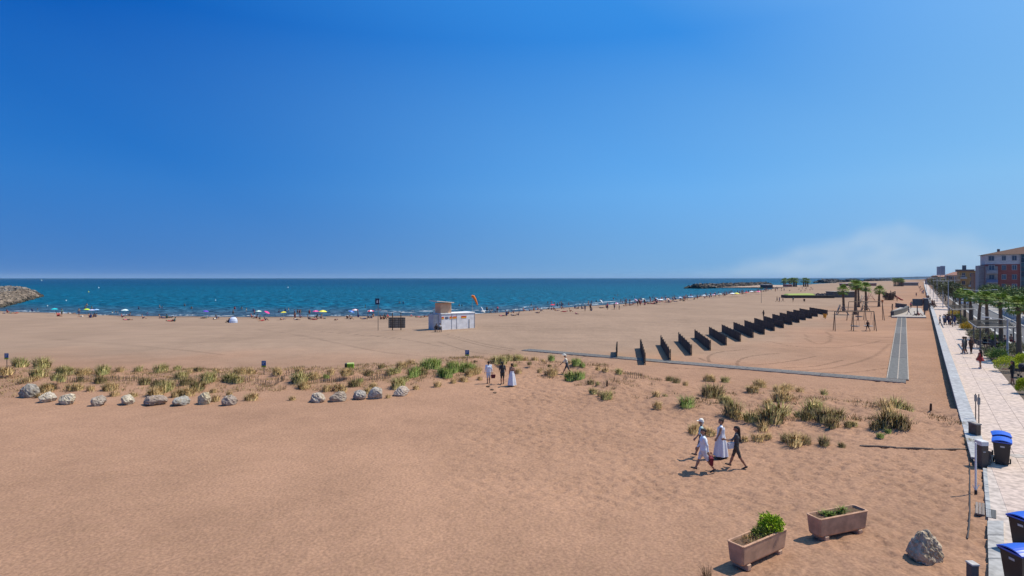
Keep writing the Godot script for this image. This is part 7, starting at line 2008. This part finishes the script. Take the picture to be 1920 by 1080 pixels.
	# people: listed where the photograph shows them one by one
	var L := [[8, 588, "lie"], [14, 587, "sit"], [22, 588, "lie"], [29, 588, "lie"], [60, 584.5, "sit"], [71, 584, "sit"], [69, 584.4, "sit"], [116, 593.5, "stand"], [108, 593.3, "sit"], [111, 593, "sit"], [134, 588.5, "lie"], [148, 591.5, "stand"], [152, 594.5, "lie"], [168, 595.5, "sit"], [170, 596, "sit"], [177, 594, "sit"], [180, 594.5, "sit"], [210, 590, "sit"], [215, 590, "sit"], [221, 590.6, "sit"], [229, 595.5, "sit"], [243, 592, "sit"], [239, 600.5, "lie"], [268, 597.5, "sit"], [277, 591.5, "sit"], [300, 597, "sit"], [307, 597, "lie"], [313, 597, "sit"], [318, 596, "lie"], [320, 603, "lie"], [327, 603, "sit"], [384, 597, "lie"], [406, 597, "sit"], [404, 599, "lie"], [472, 595.5, "sit"], [481, 597, "sit"], [487, 599, "sit"], [491, 602, "lie"], [497, 601, "sit"], [530, 599.5, "lie"], [553, 599.5, "stand"], [563, 596, "sit"], [556, 600, "lie"], [578, 597.5, "sit"], [581, 598.5, "lie"], [589, 600, "lie"], [594, 596, "sit"], [602, 597.5, "sit"], [608, 598, "lie"], [630, 600.5, "lie"], [651, 597.5, "sit"], [657, 599, "sit"], [671, 594, "stand"], [672, 595, "sit"], [682, 598.5, "lie"], [690, 596, "sit"], [697, 597, "sit"], [700, 594, "sit"], [714, 599, "sit"], [720, 599, "sit"], [722, 595.5, "sit"], [727, 596, "sit"], [771, 593, "lie"], [782, 595, "lie"], [788, 595.5, "lie"], [797, 594.5, "lie"], [806, 594, "sit"], [811, 592, "sit"], [782, 588, "stand"],
		[913, 586.5, "stand"], [923, 585.5, "sit"], [919, 586.5, "sit"], [930, 586, "sit"], [933, 586, "stand"], [942, 593, "lie"], [950, 592, "sit"], [949, 588, "sit"], [953, 589, "sit"], [963, 586.8, "sit"], [964, 581, "stand"], [968, 580, "stand"], [962, 592, "lie"], [972, 591.5, "sit"], [982, 583.5, "sit"], [993, 583.5, "sit"], [1001, 582.5, "sit"], [1008, 581, "sit"], [1008, 587, "lie"], [1014, 584, "sit"], [1029, 580.5, "sit"], [1034, 581, "sit"], [1038, 581, "sit"], [1044, 583, "lie"], [1053, 579, "sit"], [1058, 585, "lie"], [1069, 584.5, "sit"], [1081, 589, "lie"], [1078, 578.5, "sit"], [1084, 579.5, "sit"], [1091, 579.5, "sit"], [1097, 577.5, "sit"], [1097, 583.5, "stand"], [1107, 582.5, "stand"], [1109, 583, "sit"], [1128, 578, "lie"], [1137, 577.5, "sit"], [1139, 581, "stand"], [1152, 580.5, "stand"], [1161, 580.5, "stand"]]
	for q in L:
		var place: String = "west of the tall zone sign" if q[0] < 700 else ("near the lifeguard cabin" if q[0] < 900 else "between the lifeguard cabin and the dense crowd")
		var pose: String = {"lie": "sunbather lying on the sand", "sit": "beachgoer sitting on the sand", "stand": "beachgoer standing at the shore"}[q[2]]
		place = place.replace("west of the tall zone sign", "on the uncrowded stretch before the tall zone sign")
		far_person(gt(q[0], q[1]), q[2], rng.randf() * TAU, near_parasol(gt(q[0], q[1]), q[2]), "beachgoers along the shore")
	# bathers in the water
	for q in [[163, 573.5], [160, 578], [172, 578.5], [260, 579.5], [299, 577], [304, 579], [346, 574], [359, 579], [440, 580], [437, 588], [453, 579.5], [462, 583], [475, 583], [477, 588], [523, 586], [535, 583], [541, 583], [552, 585], [558, 586], [562, 587], [564, 586], [580, 588], [685, 577], [749, 569], [756, 569.5], [861, 574], [866, 574], [996, 573], [1027, 568.5], [1034, 569], [1040, 571], [1049, 571], [1052, 568], [1055, 571.5], [1066, 572], [1045, 575], [1053, 576.5], [1103, 574], [1109, 573.5], [1118, 566], [1127, 565], [1150, 561], [1153, 554.5], [1158, 554.5], [1170, 560], [1185, 558.5], [1190, 558], [1202, 561], [1218, 558.5], [1224, 558.5], [1226, 555], [1231, 567], [1164, 569], [1172, 568], [1181, 568], [1191, 568], [1197, 567]]:
		var p := g(q[0], q[1], SEA)
		p.y = sand_h(p.x, -p.z)
		p.y = maxf(p.y, SEA - 0.9)
		far_person(p, ["stand", "walk"][rng.randi() % 2], rng.randf() * TAU, "tiny bather wading in the shallow sea", "bathers wading in the sea")
	# dense crowd toward the bay
	var crowd := SurfaceTool.new()
	for k in 165:
		var f := pow(rng.randf(), 0.8)
		var px := lerpf(1165.0, 1440.0, f)
		var edge := 0.0
		for i in WATER.size() - 1:
			var s := (px - 960.0) / F
			if s >= WATER[i][0] and s < WATER[i + 1][0]: edge = HZ + F * (CAM_H - SEA) / water_z(s)
		var py := edge + rng.randf_range(-2.0, 7.0) * (1.0 - 0.5 * f)
		var pz: String = ["sit", "stand", "stand", "walk", "lie", "sit"][rng.randi() % 6]
		if k < 55: far_person(gt(px, py), pz, rng.randf() * TAU, near_parasol(gt(px, py), pz), "beachgoers along the shore")
		else: crowd.append_from(far_mesh(pz, rng.randi() % 10), 0, Transform3D(Basis(Vector3.UP, rng.randf() * TAU), gt(px, py)))
	var co := solo("beach_crowd", "mass of tiny beachgoers filling the curving shore toward the bay", "crowd", crowd.commit(), vm(0.75))
	co.set_meta("kind", "stuff")
	for k in 26:
		var px := rng.randf_range(1435.0, 1530.0)
		far_person(gt(px, rng.randf_range(541.0, 547.0)), ["sit", "stand"][k % 2], rng.randf() * TAU, "tiny beachgoer on the far sand near the palm cluster", "beachgoers near the far palms")
	# buoys
	for q in [[166, 547.7, yel, "yellow"], [404, 563.5, wh, "white"], [124, 564, wh, "pale"], [185, 540, wh, "farther white"], [89, 574, wh, "nearshore white"], [540, 539.5, wh, "small pale"], [78, 526.4, wh, "remote white"]]:
		var p := g(q[0], q[1], SEA)
		var b := thing("buoy", "%s marker buoy floating on the open sea" % q[3], "buoy", p, "marker buoys")
		var m := -p.z / F
		mb = MB.new(); mb.col = q[2]; mb.ball(Vector3(0, 0.25 * m, 0), Vector3.ONE * 1.0 * m, 6); part(b, "float", mb, vm(0.4))
		mb = MB.new(); mb.col = q[2] * 0.8; mb.tube([Vector3(0, 0.6 * m, 0), Vector3(0, 2.6 * m, 0)], [0.35 * m, 0.15 * m], 7); part(b, "cone", mb, vm(0.4))
